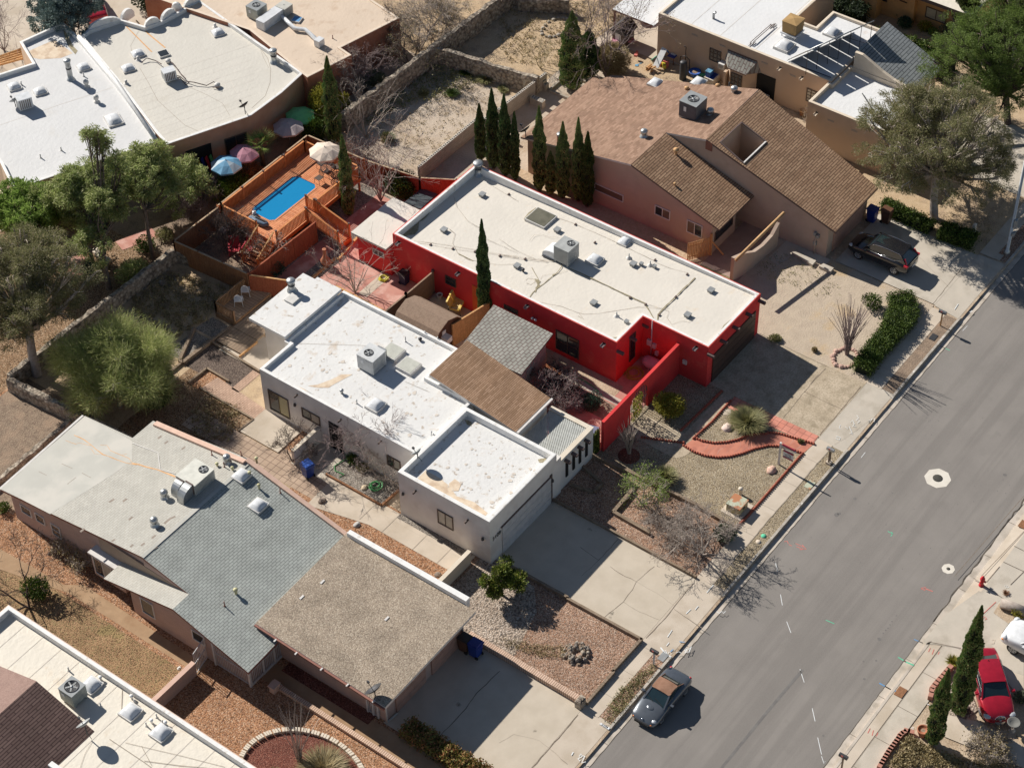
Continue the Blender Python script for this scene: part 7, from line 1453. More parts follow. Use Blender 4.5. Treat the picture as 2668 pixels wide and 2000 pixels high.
b=MB(); q=[P('g',1170,605,.25),P('g',1340,700,.25),P('g',1300,770,.25),P('g',1200,720,.25)]; b.prism(q,.02,.25,m_deck); qd=[P('g',1350,725,.25),P('g',1400,740,.25),P('g',1350,800,.25),P('g',1300,775,.25)]; b.prism(qd,.02,.22,m_conc); tag(link('ramp',b),'short orange board ramp in the red house courtyard','ramp')
# red arched garden wall with its gate opening
ga=thing('garden_wall','long red stucco wall with arched opening in front of the courtyard','wall',(5,12.5,0)); xA,xB,yW,tW=.85,9.2,12.55,.2
g0,g1=PY('22',1080,390,yW-.1)[0],PY('22',1222,290,yW-.1)[0]; b=MB(); gc,gr=(g0+g1)/2,(g1-g0)/2; hz=1.35; top=lambda x: 2.55+.12*(x-xA)/(xB-xA)
def wq(x0,x1,z0,z1,z0b=None,z1b=None): b.mesh([(x0,yW-tW/2,z0),(x1,yW-tW/2,z0b if z0b is not None else z0),(x1,yW+tW/2,z0b if z0b is not None else z0),(x0,yW+tW/2,z0),(x0,yW-tW/2,z1),(x1,yW-tW/2,z1b if z1b is not None else z1),(x1,yW+tW/2,z1b if z1b is not None else z1),(x0,yW+tW/2,z1)],[(0,1,5,4),(1,2,6,5),(2,3,7,6),(3,0,4,7),(4,5,6,7),(3,2,1,0)],m_redwall)
wq(xA,g0,0,top(xA),0,top(g0)); wq(g1,xB,0,top(g1),0,top(xB)); n=14; arcp=[(gc-gr*math.cos(math.pi*i/n),hz+(gr*1.1)*math.sin(math.pi*i/n)) for i in range(n+1)]
for (xa,za),(xb,zb_) in zip(arcp[:-1],arcp[1:]): wq(xa,xb,min(za,2.35),top(xa),min(zb_,2.35),top(xb))
link('wall',b,ga); b=MB()
for i in range(11): x=g0+(g1-g0)*(i+.5)/11; zz=hz+gr*1.1*math.sqrt(max(0,1-((x-gc)/gr)**2)); b.box(x-.015,x+.015,yW-.015,yW+.015,.08,min(zz,2.35),m_greyd)
for z in (.2,1.0): b.bar((g0,yW,z),(g1,yW,z),.03,.03,m_greyd)
b.tube([(x,yW,min(z,2.35)) for x,z in arcp],.03,m_greyd,5); link('iron_gate',b,ga)
# propane tank behind wall, hoses
m_pinkt=flat('tank_pink',(.52,.26,.32),.5); b=MB(); x,y=P('21',1275,1520,.7); b.lathe((x+.3,y-.75,.62),[(0,0),(.25,.08),(.38,.3),(.4,.5),(.4,1.3),(.38,1.5),(.25,1.72),(0,1.8)],m_pinkt,20,axis=(0,1,0)); b.box(x+.05,x+.55,y-.4,y-.3,0,.4,m_pinkt); b.box(x+.05,x+.55,y+.4,y+.5,0,.4,m_pinkt); tag(link('gas_tank',b),'pink horizontal gas tank behind the red wall','tank')
def hosecoil(name,lab,x,y,r,n,m,z=.05,seed=1,cat='hose',th=.025):
    rr=random.Random(seed); b=MB(); pts=[]
    for i in range(n*14): a=i*2*math.pi/14; q=r*(1+rr.uniform(-.12,.12))*(.75+.25*math.sin(i*.21)); pts.append((x+q*math.cos(a),y+q*math.sin(a),z+.02*(i // 14)+rr.uniform(0,.03)))
    b.tube(pts,th,m,5); return tag(link(name,b),lab,cat)
m_yel=flat('hose_yellow',(.62,.55,.06),.5); m_grn=flat('hose_green',(.10,.42,.14),.5)
x,y=P('11',1105,795); hosecoil('garden_hose','bright yellow hose coil at the corner of the red house storeroom',x,y,.34,5,m_yel)
x,y=P('21',1110,1575); hosecoil('garden_hose','tangled yellow hose in the red courtyard corner',x,y,.6,6,surf('hose_ochre',(.42,.30,.05),(.5,.36,.07),3,.6),seed=3)
x,y=P('12',1040,915,.1); hosecoil('garden_hose','bright green hose coil in the grey gravel bed',x,y,.42,5,m_grn,.08,2)
b=MB(); b.tube([p+(.08,) for p in L('12','745,640 790,625 800,700 700,760 705,800 780,830 740,850')],.025,m_grn,5); tag(link('garden_hose',b),'loose green hose beside the small conifers at the white house','hose')
b=MB(); b.tube([p+(.06,) for p in L('g','1390,740 1480,750 1560,790 1640,840 1700,890')],.03,m_grn,5); tag(link('garden_hose',b),'green hose along the edge of the shaded courtyard bed','hose')
# yellow glider bench and pots
t=thing('garden_bench','yellow cushioned glider bench against the red house','bench',P('11',1715,1010,.3)+(0,),.35); m_cush=surf('cushion_yellow',(.66,.46,.10),(.74,.58,.26),6,.9)
for s in (-1,1):
    b=LMB(); b.box(s*.35-.33,s*.35+.33,-.35,.3,.40,.54,m_cush); link('cushion',b,t); b=LMB(); b.mesh([(s*.35-.32,.25,.5),(s*.35+.32,.25,.5),(s*.35+.3,.48,1.05),(s*.35-.3,.48,1.05),(s*.35-.32,.37,.5),(s*.35+.32,.37,.5),(s*.35+.3,.6,1.02),(s*.35-.3,.6,1.02)],[(0,1,2,3),(5,4,7,6),(3,2,6,7),(1,5,6,2),(4,0,3,7)],m_cush); link('back_cushion',b,t)
b=LMB()
for s in (-1,1): b.tube([(s*.72,-.4,0),(s*.72,-.35,.65),(s*.72,.4,.7),(s*.72,.5,0)],.03,m_frame,6)
b.bar((-.72,.4,.4),(.72,.4,.4),.05,.05,m_frame); link('frame',b,t)
def pot(lab,x,y,r,h,m,z=0,soil=True,name='flower_pot'):
    t=thing(name,lab,'pot',(x,y,z)); b=LMB(); b.lathe((0,0,0),[(r*.6,0),(r*.95,h*.6),(r,h*.9),(r*1.1,h*.92),(r*1.1,h),(r*.92,h),(r*.9,h*.85)],m,18); link('body',b,t); b=LMB(); b.lathe((0,0,h*.84),[(r*.92,0),(0,.01)],m_darkground,14); link('soil',b,t)
m_terra=flat('terracotta',(.40,.15,.08),.8); x,y=P('33',1365,1400); pot('terracotta pot beside the shorter cypress across the street',x+.1,y,.30,.55,m_terra); x,y=P('11',1565,935,.2); pot('white bucket in the shade by the red house wall',x,y,.2,.35,m_dome); x,y=P('13',205,1000,.2)
b=MB(); b.box(x-.25,x+.25,y-.2,y+.15,0,.5,bpy.data.materials['pink_coping']); b.box(x-.3,x+.3,y-.25,y+.2,.5,.56,bpy.data.materials['pink_coping']); tag(link('pedestal',b),'pink stone pedestal at the head of the brick edging','pedestal'); pot('small white pot beside the pink pedestal',x+.3,y-.15,.12,.2,m_dome)
x,y=P('33',2110,1350); t=thing('bird_bath','grey stone bird bath in front of the red car','bird bath',(x,y,0)); b=MB(); b.lathe((x,y,0),[(.22,0),(.20,.06),(.10,.12),(.09,.5),(.14,.6)],m_concg,16); link('pedestal',b,t); b=MB(); b.lathe((x,y,.58),[(.12,0),(.34,.14),(.36,.18),(.32,.18),(.2,.08),(0,.06)],flat('bath_stone',(.16,.16,.15),.9),20); link('basin',b,t)
for k,u,v,r,lab,m in (('32',135,790,.30,'pink boulder beside the estate agent sign','boulder_pink'),('22',1880,440,.32,'pale pink boulder left of the spiky bush','boulder_pale'),('12',945,935,.22,'tan boulder in the grey gravel bed','boulder_tan'),('03',1475,838,.12,'small white stone beside the brown walk','boulder_white'),('13',1550,70,.18,'dark boulder at the end of the orange gravel strip','boulder_dark'),
                          ('12',600,1045,.25,'dark knotted boulder on the orange gravel','boulder_dark'),('12',885,1240,.2,'grey boulder in the orange gravel strip','boulder_grey')):
    m=bpy.data.materials.get(m) or surf(m,*{'boulder_pink': ((.56,.36,.28),(.66,.46,.37)),'boulder_pale': ((.62,.48,.42),(.7,.56,.5)),'boulder_tan': ((.5,.4,.28),(.58,.48,.35)),'boulder_white': ((.6,.6,.55),(.7,.7,.65)),'boulder_dark': ((.2,.16,.13),(.3,.24,.2)),'boulder_grey': ((.4,.38,.36),(.5,.48,.46))}[m],5,.9,bump=.02,bscale=12)
    x,y=P(k,u,v); b=MB(); vs_=[]; rr=random.Random(int(u)); n=9
    for i in range(6):
        for j in range(n): a=j*2*math.pi/n; ph=i/5*math.pi/2; q=r*(1+rr.uniform(-.18,.18)); vs_.append((x+q*math.cos(a)*math.cos(ph)*1.2,y+q*math.sin(a)*math.cos(ph),max(0,q*math.sin(ph)*.75)))
    b.mesh(vs_,[(i*n+j,i*n+(j+1)%n,(i+1)*n+(j+1)%n,(i+1)*n+j) for i in range(5) for j in range(n)],m,True); tag(link('boulder',b),lab,'boulder')
# rings of rocks
def ring(lab,x,y,rx,ry,n,m,s=.16,seed=4,name='rock_ring',skip=0):
    rr=random.Random(seed); b=MB()
    for i in range(n):
        a=i*2*math.pi/n
        if i<skip: continue
        q=(x+rx*math.cos(a)+rr.uniform(-.05,.05),y+ry*math.sin(a)+rr.uniform(-.05,.05),0); r_=s*rr.uniform(.7,1.2); b.lathe(q,[(r_,0),(r_*1.05,r_*.5),(r_*.6,r_*.9),(0,r_)],m,6,False)
    return tag(link(name,b),lab,'rock ring')
m_rr=surf('ring_rock',(.42,.27,.22),(.56,.38,.31),4,.9); x,y=P('31',740,1445); ring('ring of reddish rocks around the tall ocotillo',x,y,.95,.75,22,m_rr)
x,y=P('23',640,720); b=MB(); rq=random.Random(8)
for i in range(70):
    a_=rq.uniform(0,6.283); q_=rq.uniform(.28,.78); z_=.22*(1-((q_-.5)/.3)**2); s_=rq.uniform(.07,.13); b.lathe((x+q_*math.cos(a_),y+q_*math.sin(a_),0),[(s_*1.3,0),(s_*1.2,z_*.7),(s_*.7,z_+.05),(0,z_+.07)],(m_stonew,g_grey,m_darkground)[i%3],6,False)
tag(link('tree_ring',b),'round heap of dark stones with hollow centre in the pink gravel yard','planting ring')
x,y=P('20',470,230); ring('oval ring of small stones in the vacant lot',x,y,1.4,.9,18,m_block,.15,6); x,y=P('01',1385,815); ring('dark stone fire ring in the shaded yard',x,y,.55,.45,14,m_stonew,.14,7)
# blocks piled in the vacant lot
for i,(k,u,v,nx,nz,lab) in enumerate((('20',280,850,5,3,'larger stack of hollow blocks in the vacant lot'),('20',370,735,2,4,'small tall stack of hollow blocks beside the block wall'),('20',500,655,2,1,'pair of loose blocks near the double cypress'))):
    x,y=P(k,u,v); b=MB()
    for a in range(nx):
        for z in range(nz if i != 1 else max(1,nz-a)): b.box(-.2,.2,-.1,.1,.2*z,.2*z+.195,m_block,at=(x,y-a*.22,0),top=m_blocktop); (b.box(-.13,-.03,-.05,.05,.2*z+.196,.2*z+.2,m_black,at=(x,y-a*.22,0)),b.box(.03,.13,-.05,.05,.2*z+.196,.2*z+.2,m_black,at=(x,y-a*.22,0))) if z==(nz if i != 1 else max(1,nz-a))-1 else None  # core shade of the top blocks painted as black plates
    tag(link('block_stack',b),lab,'block stack')
# beige house side yard clutter
def B1(name,lab,cat,f): b=MB(); f(b); return tag(link(name,b),lab,cat)
x,y=P('f',350,320); t=thing('playhouse','small dark roofed playhouse beside the concrete pad','playhouse',(x,y,0)); b=MB(); b.box(x-.6,x+.6,y-.6,y+.6,0,1.2,m_frame); b.box(x-.62,x-.6,y-.2,y+.3,.2,1.0,m_dome); link('wall',b,t); b=MB(); b.mesh([(x-.8,y-.8,1.15),(x+.8,y-.8,1.15),(x+.8,y,1.95),(x-.8,y,1.95),(x-.8,y+.8,1.15),(x+.8,y+.8,1.15)],[(0,1,2,3),(3,2,5,4),(0,3,4),(1,5,2)],m_greyd); link('roof',b,t)
for lab,u,v,m in (('pink toy pile left of the playhouse',230,375,m_upink),('pink toy pile right of the playhouse',445,340,m_upink),('orange toy on the golden lawn',548,555,m_chalkr)):
    x,y=P('f',u,v); rr=random.Random(u); b=MB()
    for i in range(9 if 'pile' in lab else 2): q=(x+rr.uniform(-.3,.3),y+rr.uniform(-.3,.3),rr.uniform(0,.3)); b.box(-.12,.12,-.09,.09,0,.16,m,rot=rr.uniform(0,3),at=q)
    tag(link('toy',b),lab,'toy')
b=MB(); b.bar(P3('f',525,665,.03),P3('f',620,635,.03),.05,.04,m_ublue); b.bar(P3('f',525,665,.03),P3('f',570,672,.03),.22,.06,m_ublue); tag(link('toy',b),'pale blue toy spade on the golden lawn','toy')
x,y=P('f',960,520,.4); B1('rain_barrel','blue barrel against the beige wall','barrel',lambda b: b.lathe((x,y,.5),[(.28,0),(.32,.1),(.32,.6),(.28,.7),(0,.7)],m_ublue if 0 else flat('barrel_blue',(.02,.22,.52),.5),18,axis=(1,.3,.1)))
x,y=P('f',1215,880); B1('water_tank','tall black upright water tank by the beige wall','tank',lambda b: b.lathe((x+.1,y+.1,0),[(.27,0),(.27,1.5),(.22,1.58),(0,1.6)],m_greyd,18))
x,y=P('f',1280,690); B1('stand_pipe','curved black stand pipe against the beige wall','pipe',lambda b: (b.tube([(36.6,y,.2),(36.6,y,2.0),(36.5,y+.1,2.1)],.04,m_greyd,6),b.tube([(36.55,y+.45,.3),(36.55,y+.42,1.0),(36.55,y,1.25),(36.55,y-.4,1.0),(36.55,y-.42,.2)],.035,m_greyd,6)))
x,y=P('f',1630,870,.2); B1('planter_box','cream box with blue tray beside the beige wall','box',lambda b: (b.box(x-.5,x+.5,y-.4,y+.4,0,.55,m_cream),b.box(x-.4,x+.4,y-.3,y+.3,.55,.57,m_binb)))
x,y=P('f',1595,770,.8); B1('cooler_box','blue picnic cooler standing by the cream box','cooler',lambda b: (b.box(x-.25,x+.25,y-.2,y+.2,.5,.95,flat('cool_box_blue',(.03,.10,.36),.5)),b.box(x-.27,x+.27,y-.22,y+.22,.95,1.02,m_ublue)))
x,y=P('f',1385,790,.2); pot('dark blue tub of dry plants by the beige wall',x,y,.42,.45,bpy.data.materials['cool_box_blue'])
hosecoil('garden_net','bright green net heap by the beige wall',P('f',1470,870)[0],P('f',1470,870)[1],.55,6,m_chalkg,.05,9,'net',.03)
B1('surf_board','tall white leaning panel with green hose in the side yard','panel',lambda b: (b.bar(P3('f',820,690,.2),P3('f',950,420,1.4),.5,.06,m_dome,up=(0,0,1)),b.tube([P3('f',790,640,.5),P3('f',760,590,.8),P3('f',830,530,.8)],.03,m_chalkg,5)))
x,y=P('f',1070,530,.6); B1('work_table','small dark table with a white tray in the side yard','table',lambda b: (b.box(x-.35,x+.35,y-.3,y+.3,.65,.7,m_binb),b.box(x-.05,x+.3,y-.2,y+.2,.7,.74,m_dome),b.box(x-.3,x-.24,y-.25,y-.2,0,.65,m_fencew),b.box(x+.24,x+.3,y-.25,y-.2,0,.65,m_fencew)))
x,y=P('f',740,740,.1); B1('firewood','small pile of split firewood in the side yard','firewood',lambda b: [b.bar((x+R.uniform(-.4,.4),y+R.uniform(-.3,.3),.05+.06*i),(x+R.uniform(-.4,.4),y+R.uniform(-.3,.3),.07+.06*i),.12,.1,m_fencey) for i in range(7)])
x,y=P('f',905,640,.3); B1('toy','orange and yellow toys against the side yard panel','toy',lambda b: [b.box(-.12,.12,-.1,.1,0,.3,(m_chalkr,m_yel,m_chalkr)[i%3],rot=i,at=(x+R.uniform(-.3,.3),y+R.uniform(-.4,.2),.1*(i%3))) for i in range(6)])
x,y=P('20',1160,150); t=thing('patio_table','round glass topped table on the red patio at the top edge','table',(x,y,0)); b=MB(); b.lathe((x,y,.7),[(.72,0),(.75,.03),(.7,.05),(0,.05)],m_concg,24); link('table_top',b,t); b=MB(); b.lathe((x,y,0),[(.3,0),(.06,.1),(.06,.7)],m_greyd,10); link('leg',b,t)
x,y=P('30',400,905,.4); B1('garden_bench','small pale wooden bench at the corner of the beige house','bench',lambda b: (b.box(x-.35,x+.35,y-.2,y+.2,.4,.46,m_pine),b.box(x-.3,x-.24,y-.15,y+.15,0,.4,m_fencew),b.box(x+.24,x+.3,y-.15,y+.15,0,.4,m_fencew)))
b=MB(); b.bar((36.4,23.6,.5),(36.4,22.6,.5),.4,.5,m_grey); tag(link('storage_box',b),'grey box in the dark carport opening of the beige house','box')
sheet('patio',[P('f',480,230),P('f',700,150),P('f',860,40),(37,32.6),(36.9,30),P('f',760,570),P('f',400,420)],.03,m_conc)
sheet('patio',L('20','1110,150 1215,195 1235,165 1320,185 1320,100 1400,0 1500,-60 1330,-60 1160,90'),.034,m_redcrt)
sheet('yard',[P('f',400,430),P('f',760,575),(36.9,30),(36.9,24),(31,24),(29,31),(28.5,33.5)],.022,m_dirtgold)
# dark shade mat behind the red house, terracotta ornament, pool cover reel
b=MB(); q=[P('e',1100,220,.8),P('e',1320,300,.8),P('e',1080,520,.8),P('e',850,420,.8)]; b.prism(q,.72,.78,surf('shade_cloth',(.05,.07,.08),(.08,.10,.11),2,.9,stretch=(6,1,1)));
for p in q: b.box(p[0]-.04,p[0]+.04,p[1]-.04,p[1]+.04,0,.72,m_frame)
tag(link('shade_cloth',b),'dark shade cloth frame behind the red house','shade cloth')
x,y=P('11',630,690); B1('chiminea','terracotta chiminea with long shadow in the red house yard','chiminea',lambda b: b.lathe((x,y,0),[(.2,0),(.16,.12),(.33,.35),(.34,.55),(.2,.8),(.12,1.0),(.11,1.45),(.15,1.5),(.11,1.5)],m_terra,16))
B1('pool_cover','blue grey folded pool cover on the near corner of the deck','cover',lambda b: (b.tube([P3('d',925,835,1.35),P3('d',990,870,1.4),P3('d',1060,905,1.4),P3('d',1100,900,1.35)],.16,flat('cover_blue',(.10,.15,.22),.6),8),b.bar(P3('d',940,810,1.3),P3('d',1090,880,1.3),.1,.1,m_greyd)))
x,y=P('d',968,800,1.3); B1('pool_pump','small white pool filter at the pool end','pump',lambda b: (b.lathe((x,y,1.2),[(.14,0),(.14,.3),(0,.32)],m_dome,12),b.tube([(x,y,1.4),(x,y,1.8),(x+.1,y,1.85)],.03,m_dome,6),b.box(x-.3,x+.1,y-.3,y,1.2,1.35,m_grey)))
x,y=P('d',690,950,.6); B1('barbecue','white barbecue grill in the sunken corner by the deck','barbecue',lambda b: (b.box(x-.3,x+.3,y-.22,y+.22,.5,.75,m_dome),b.lathe((x,y,.72),[(.3,0),(.25,.16),(0,.22)],m_dome,14),b.box(x-.25,x-.2,y-.2,y-.15,0,.5,m_grey),b.box(x+.2,x+.25,y-.2,y-.15,0,.5,m_grey)))
B1('patio_clutter','folded coloured chairs in the dark patio opening','chairs',lambda b: [b.bar((P('10',0,0)[0]*0+lerpw(.28+.05*i)[0]+.2,lerpw(.28+.05*i)[1]-.5,.3),(lerpw(.28+.05*i)[0]+.1,lerpw(.28+.05*i)[1]-.25,1.4),.3,.06,(m_yel,m_binb,m_adir,m_grn)[i]) for i in range(4)])
B1('wooden_steps','timber ramps stacked beside the far left house wall','timber',lambda b: [b.bar(P3('00',-20+i*12,1420+i*20,.3),P3('00',60+i*12,1640+i*15,.3),.12,.08,m_cream) for i in range(-4,3)])
b=MB()
for i in range(7): b.bar(P3('01',-10,130+i*45,.6),P3('01',75,100+i*45,.6),.14,.05,m_cream)
tag(link('trellis',b),'pale slatted trellis at the left edge beside the eucalyptus','trellis')
B1('ladder_rack','stack of brown timber beams behind the far left parapet','timber',lambda b: [b.bar(P3('00',-40,480+i*16,1.5),P3('00',190,400+i*20,1.5),.14,.14,m_fencey) for i in range(5)])
b=MB(); b.tube([P3('01',790,560,.3),P3('01',830,620,.5),P3('01',900,650,.4)],.25,m_cream,8); tag(link('curved_seat',b),'curved cream stucco seat under the eucalyptus trees','garden seat')
sheet('path',L('01','530,640 700,580 690,770 560,760'),.03,m_redcrt); sheet('path',L('01','950,490 1240,370 1310,450 1010,560'),.03,m_redcrt)
# ================================================================ vegetation
def mesh_np(name,V,F,mat,parent=None,loc=(0,0,0),smooth=False,mi=None,mats=None):
    me=bpy.data.meshes.new(name); V=np.asarray(V,dtype=np.float32); F=np.asarray(F,dtype=np.int32); n,k=F.shape
    me.vertices.add(len(V)); me.vertices.foreach_set('co',V.ravel()); me.loops.add(n*k); me.loops.foreach_set('vertex_index',F.ravel()); me.polygons.add(n)
    me.polygons.foreach_set('loop_start',np.arange(0,n*k,k,dtype=np.int32)); me.polygons.foreach_set('loop_total',np.full(n,k,dtype=np.int32))
    for m in (mats or [mat]): me.materials.append(m)
    if mi is not None: me.polygons.foreach_set('material_index',np.asarray(mi,dtype=np.int32))
    me.update(calc_edges=True); me.validate(); o=bpy.data.objects.new(name,me); C.objects.link(o)
    if parent is not None: o.parent=parent
    else: o.location=loc
    return o
def leaves(rng,pts,size,up=.3,aspect=2.2,dirs=None,spread=.6):
    "one small diamond leaf or tuft per point; dirs = outward directions"
    n=len(pts); d=rng.normal(size=(n,3)); d /= np.linalg.norm(d,axis=1)[:,None]
    if dirs is not None: d=dirs+d*spread; d /= np.maximum(1e-6,np.linalg.norm(d,axis=1))[:,None]
    d[:,2]+=up; d /= np.linalg.norm(d,axis=1)[:,None]
    r=rng.normal(size=(n,3)); s=np.cross(d,r); s /= np.maximum(1e-6,np.linalg.norm(s,axis=1))[:,None]
    L_=size*rng.uniform(.6,1.3,n)[:,None]; w=L_/aspect/2
    A=pts-d*L_*.5; B=pts+s*w; Cc=pts+d*L_*.5; D=pts-s*w
    V=np.stack([A,B,Cc,D],1).reshape(-1,3); F=np.arange(n*4).reshape(-1,4); return V,F
def inball(rng,n,shell=.0):
    d=rng.normal(size=(n,3)); d /= np.linalg.norm(d,axis=1)[:,None]; r=rng.uniform(shell,1,n)**(1/2.2); return d*r[:,None],d
def foliage(rng,blobs,n,size,up=.3,aspect=2.2,shell=.35,clump=0,cr=.35):
    vol=np.array([b[3]**2 for b in blobs]); cnt=(vol/vol.sum()*n).astype(int); P_,D_=[],[]
    for b,k in zip(blobs,cnt):
        rz_=b[4] if len(b)>4 else b[3]*.8
        if clump:
            m=max(2,k // clump); c,dd=inball(rng,m,shell); c=c*[b[3],b[3],rz_]+b[:3]; idx=rng.integers(0,m,k); o,_=inball(rng,k); q=c[idx]+o*cr*np.array([1,1,.7]); d=q-np.array(b[:3]); d /= np.maximum(1e-6,np.linalg.norm(d,axis=1))[:,None]
        else:
            q,d=inball(rng,k,shell); q=q*[b[3],b[3],rz_]+b[:3]
        P_.append(q); D_.append(d)
    P_=np.concatenate(P_); D_=np.concatenate(D_); keep=P_[:,2]>.02; return leaves(rng,P_[keep],size,up,aspect,D_[keep])
def branches(rng,start,dir_,length,r,depth,spread=.55,kids=3,taper=.62,droop=0,out=None,bend=.18,segs=3,rmin=.006,ldec=.68):
    "recursive limbs as (points, r0, r1)"
    if out is None: out=[]
    p=np.array(start,float); d=np.array(dir_,float); d /= np.linalg.norm(d); pts=[p.copy()]
    for i in range(segs):
        d=d+rng.normal(size=3)*bend; d[2]-= droop; d /= np.linalg.norm(d); p=p+d*length/segs
        if p[2]<.03: p[2]=.03
        pts.append(p.copy())
    r1=max(rmin,r*taper); out.append((pts,r,r1))
    if depth>0:
        k=kids+int(rng.integers(0,2))
        for i in range(k):
            f=rng.uniform(.35,1.0) if i<k-1 else 1.0; idx=f*segs; a=int(min(segs-1,idx)); q=pts[a]+(pts[a+1]-pts[a])*(idx-a)
            nd=d+rng.normal(size=3)*spread; branches(rng,q,nd,length*rng.uniform(ldec-.12,ldec+.12),r1*.85,depth-1,spread,kids,taper,droop,out,bend,segs,rmin,ldec)
    return out
def tubes_np(segs,n=4):
    V,F=[],[]; base=0
    for pts,r0,r1 in segs:
        k=len(pts); P_=np.array(pts)
        for i in range(k):
            d=P_[min(i+1,k-1)]-P_[max(i-1,0)]; d=d/max(1e-6,np.linalg.norm(d)); u=np.array([0,0,1.]) if abs(d[2])<.9 else np.array([1.,0,0]); a=np.cross(d,u); a /= np.linalg.norm(a); b_=np.cross(d,a); rr=r0+(r1-r0)*i/(k-1)
            for j in range(n): t_=2*math.pi*j/n; V.append(P_[i]+(a*math.cos(t_)+b_*math.sin(t_))*rr)
        for i in range(k-1):
            for j in range(n): F.append((base+i*n+j,base+i*n+(j+1)%n,base+(i+1)*n+(j+1)%n,base+(i+1)*n+j))
        base+=k*n
    return np.array(V),np.array(F)
m_bark=surf('bark',(.13,.10,.08),(.20,.16,.13),6,.95); m_barkp=surf('bark_pale',(.34,.28,.24),(.46,.40,.35),6,.9); m_barkd=surf('bark_dark',(.07,.05,.045),(.12,.09,.08),6,.95); m_barkr=surf('bark_red_grey',(.24,.18,.17),(.34,.27,.26),6,.9)
l_cyp=leafm('leaf_cypress',[(.105,.189,.059),(.168,.273,.084),(.252,.347,.116),(.137,.221,.074),(.357,.315,.147)],.1); l_cypd=leafm('leaf_cypress_dark',[(.055,.110,.044),(.088,.154,.055),(.143,.209,.070)],.1)
l_cypy=leafm('leaf_cypress_olive',[(.04,.08,.02),(.09,.12,.03),(.05,.09,.025),(.13,.13,.04)],.1)  # olive toned leaf mix
l_euc=leafm('leaf_eucalyptus',[(.248,.317,.097),(.343,.398,.138),(.427,.468,.193),(.179,.234,.068),(.522,.522,.275)],.4); l_eucb=leafm('leaf_bright',[(.207,.322,.069),(.287,.414,.092),(.149,.230,.052),(.356,.437,.138)],.4)
l_pine=leafm('leaf_pine',[(.163,.175,.069),(.237,.237,.100),(.312,.288,.150),(.125,.138,.056),(.413,.362,.237)],.4); l_pineg=leafm('leaf_pine_green',[(.117,.181,.043),(.181,.255,.059),(.234,.297,.085),(.085,.128,.031)],.4)
l_mesq=leafm('leaf_feather',[(.288,.348,.108),(.396,.444,.156),(.216,.264,.078),(.480,.504,.204),(.564,.552,.264)],.4); l_hedge=leafm('leaf_hedge',[(.058,.101,.014),(.094,.144,.022),(.130,.173,.032),(.036,.065,.013)],.15)
l_hedgey=leafm('leaf_juniper',[(.10,.15,.02),(.18,.22,.035),(.26,.26,.06),(.06,.09,.015)],.15); l_phot=leafm('leaf_photinia',[(.40,.16,.07),(.12,.14,.03),(.22,.20,.05),(.48,.24,.12),(.07,.09,.025),(.30,.26,.07)],.2)
l_dry=leafm('leaf_dry',[(.40,.32,.17),(.30,.23,.12),(.50,.42,.25),(.24,.19,.09)],.2); l_dryg=leafm('leaf_dry_green',[(.22,.22,.09),(.32,.30,.14),(.15,.16,.06),(.42,.38,.20)],.2); l_blue=leafm('leaf_blue',[(.13,.19,.18),(.20,.27,.25),(.09,.13,.12),(.27,.33,.31)],.15)
l_sage=leafm('leaf_sage',[(.16,.19,.12),(.22,.25,.16),(.11,.13,.08)],.2); l_yel=leafm('leaf_yellow_green',[(.26,.25,.03),(.36,.33,.05),(.12,.13,.02),(.46,.42,.10)],.3); l_lime=leafm('leaf_lime',[(.26,.36,.08),(.34,.44,.12),(.18,.26,.06)],.35); l_dark=leafm('leaf_dark',[(.02,.035,.015),(.04,.06,.025),(.055,.08,.035)],.1)
l_juni=leafm('leaf_blue_green',[(.05,.11,.07),(.08,.15,.10),(.03,.07,.045)],.15); l_rust=leafm('leaf_rust',[(.30,.14,.07),(.38,.20,.10),(.22,.10,.05)],.2)
m_core=flat('inner_shade',(.010,.016,.008),.95)  # near-black cores in crowns and hedges, inner shade painted in
def cypress(label,x,y,h,r,mat=l_cyp,seed=1,lean=(0,0),group=None,z0=.0,tip=1.0):
    r*= .84; t=thing('cypress_tree',label,'cypress',(x,y,z0),0,group); rng=np.random.default_rng(seed); n=int(3200*h*r)+1500
    f=rng.uniform(0.02,1,n)**.9; prof=lambda f: np.clip(np.minimum(1,(f/.12)**.5*.6+.4)*(1-.30*f**2)*np.minimum(1,((1-f)/.34)**.8),.015,1)
    a=rng.uniform(0,2*math.pi,n); bump_=1+.15*np.sin(a*3+f*17+seed)+.11*np.sin(a*5-f*31)+.10*np.sin(f*47+a+seed*2.1); R_=r*prof(f)*bump_*rng.uniform(.82,1.06,n)
    pts=np.stack([R_*np.cos(a)+lean[0]*f*h,R_*np.sin(a)+lean[1]*f*h,.15+f*(h-.2)],1); dirs=np.stack([np.cos(a)*.45,np.sin(a)*.45,np.full(n,.9)],1)
    V,F=leaves(rng,pts,.17,.2,2.4,dirs,.35); mesh_np('crown',V,F,mat,t)
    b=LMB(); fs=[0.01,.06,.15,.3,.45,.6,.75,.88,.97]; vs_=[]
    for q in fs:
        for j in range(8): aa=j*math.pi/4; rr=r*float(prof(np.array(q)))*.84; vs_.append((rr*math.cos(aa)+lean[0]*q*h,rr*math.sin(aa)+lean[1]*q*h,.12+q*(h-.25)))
    b.mesh(vs_,[(i*8+j,i*8+(j+1)%8,(i+1)*8+(j+1)%8,(i+1)*8+j) for i in range(8) for j in range(8)],m_core); link('crown_shade_core',b,t)
    b=LMB(); b.tube([(0,0,0),(0,0,.5)],.12,m_bark,8); link('trunk',b,t); return t
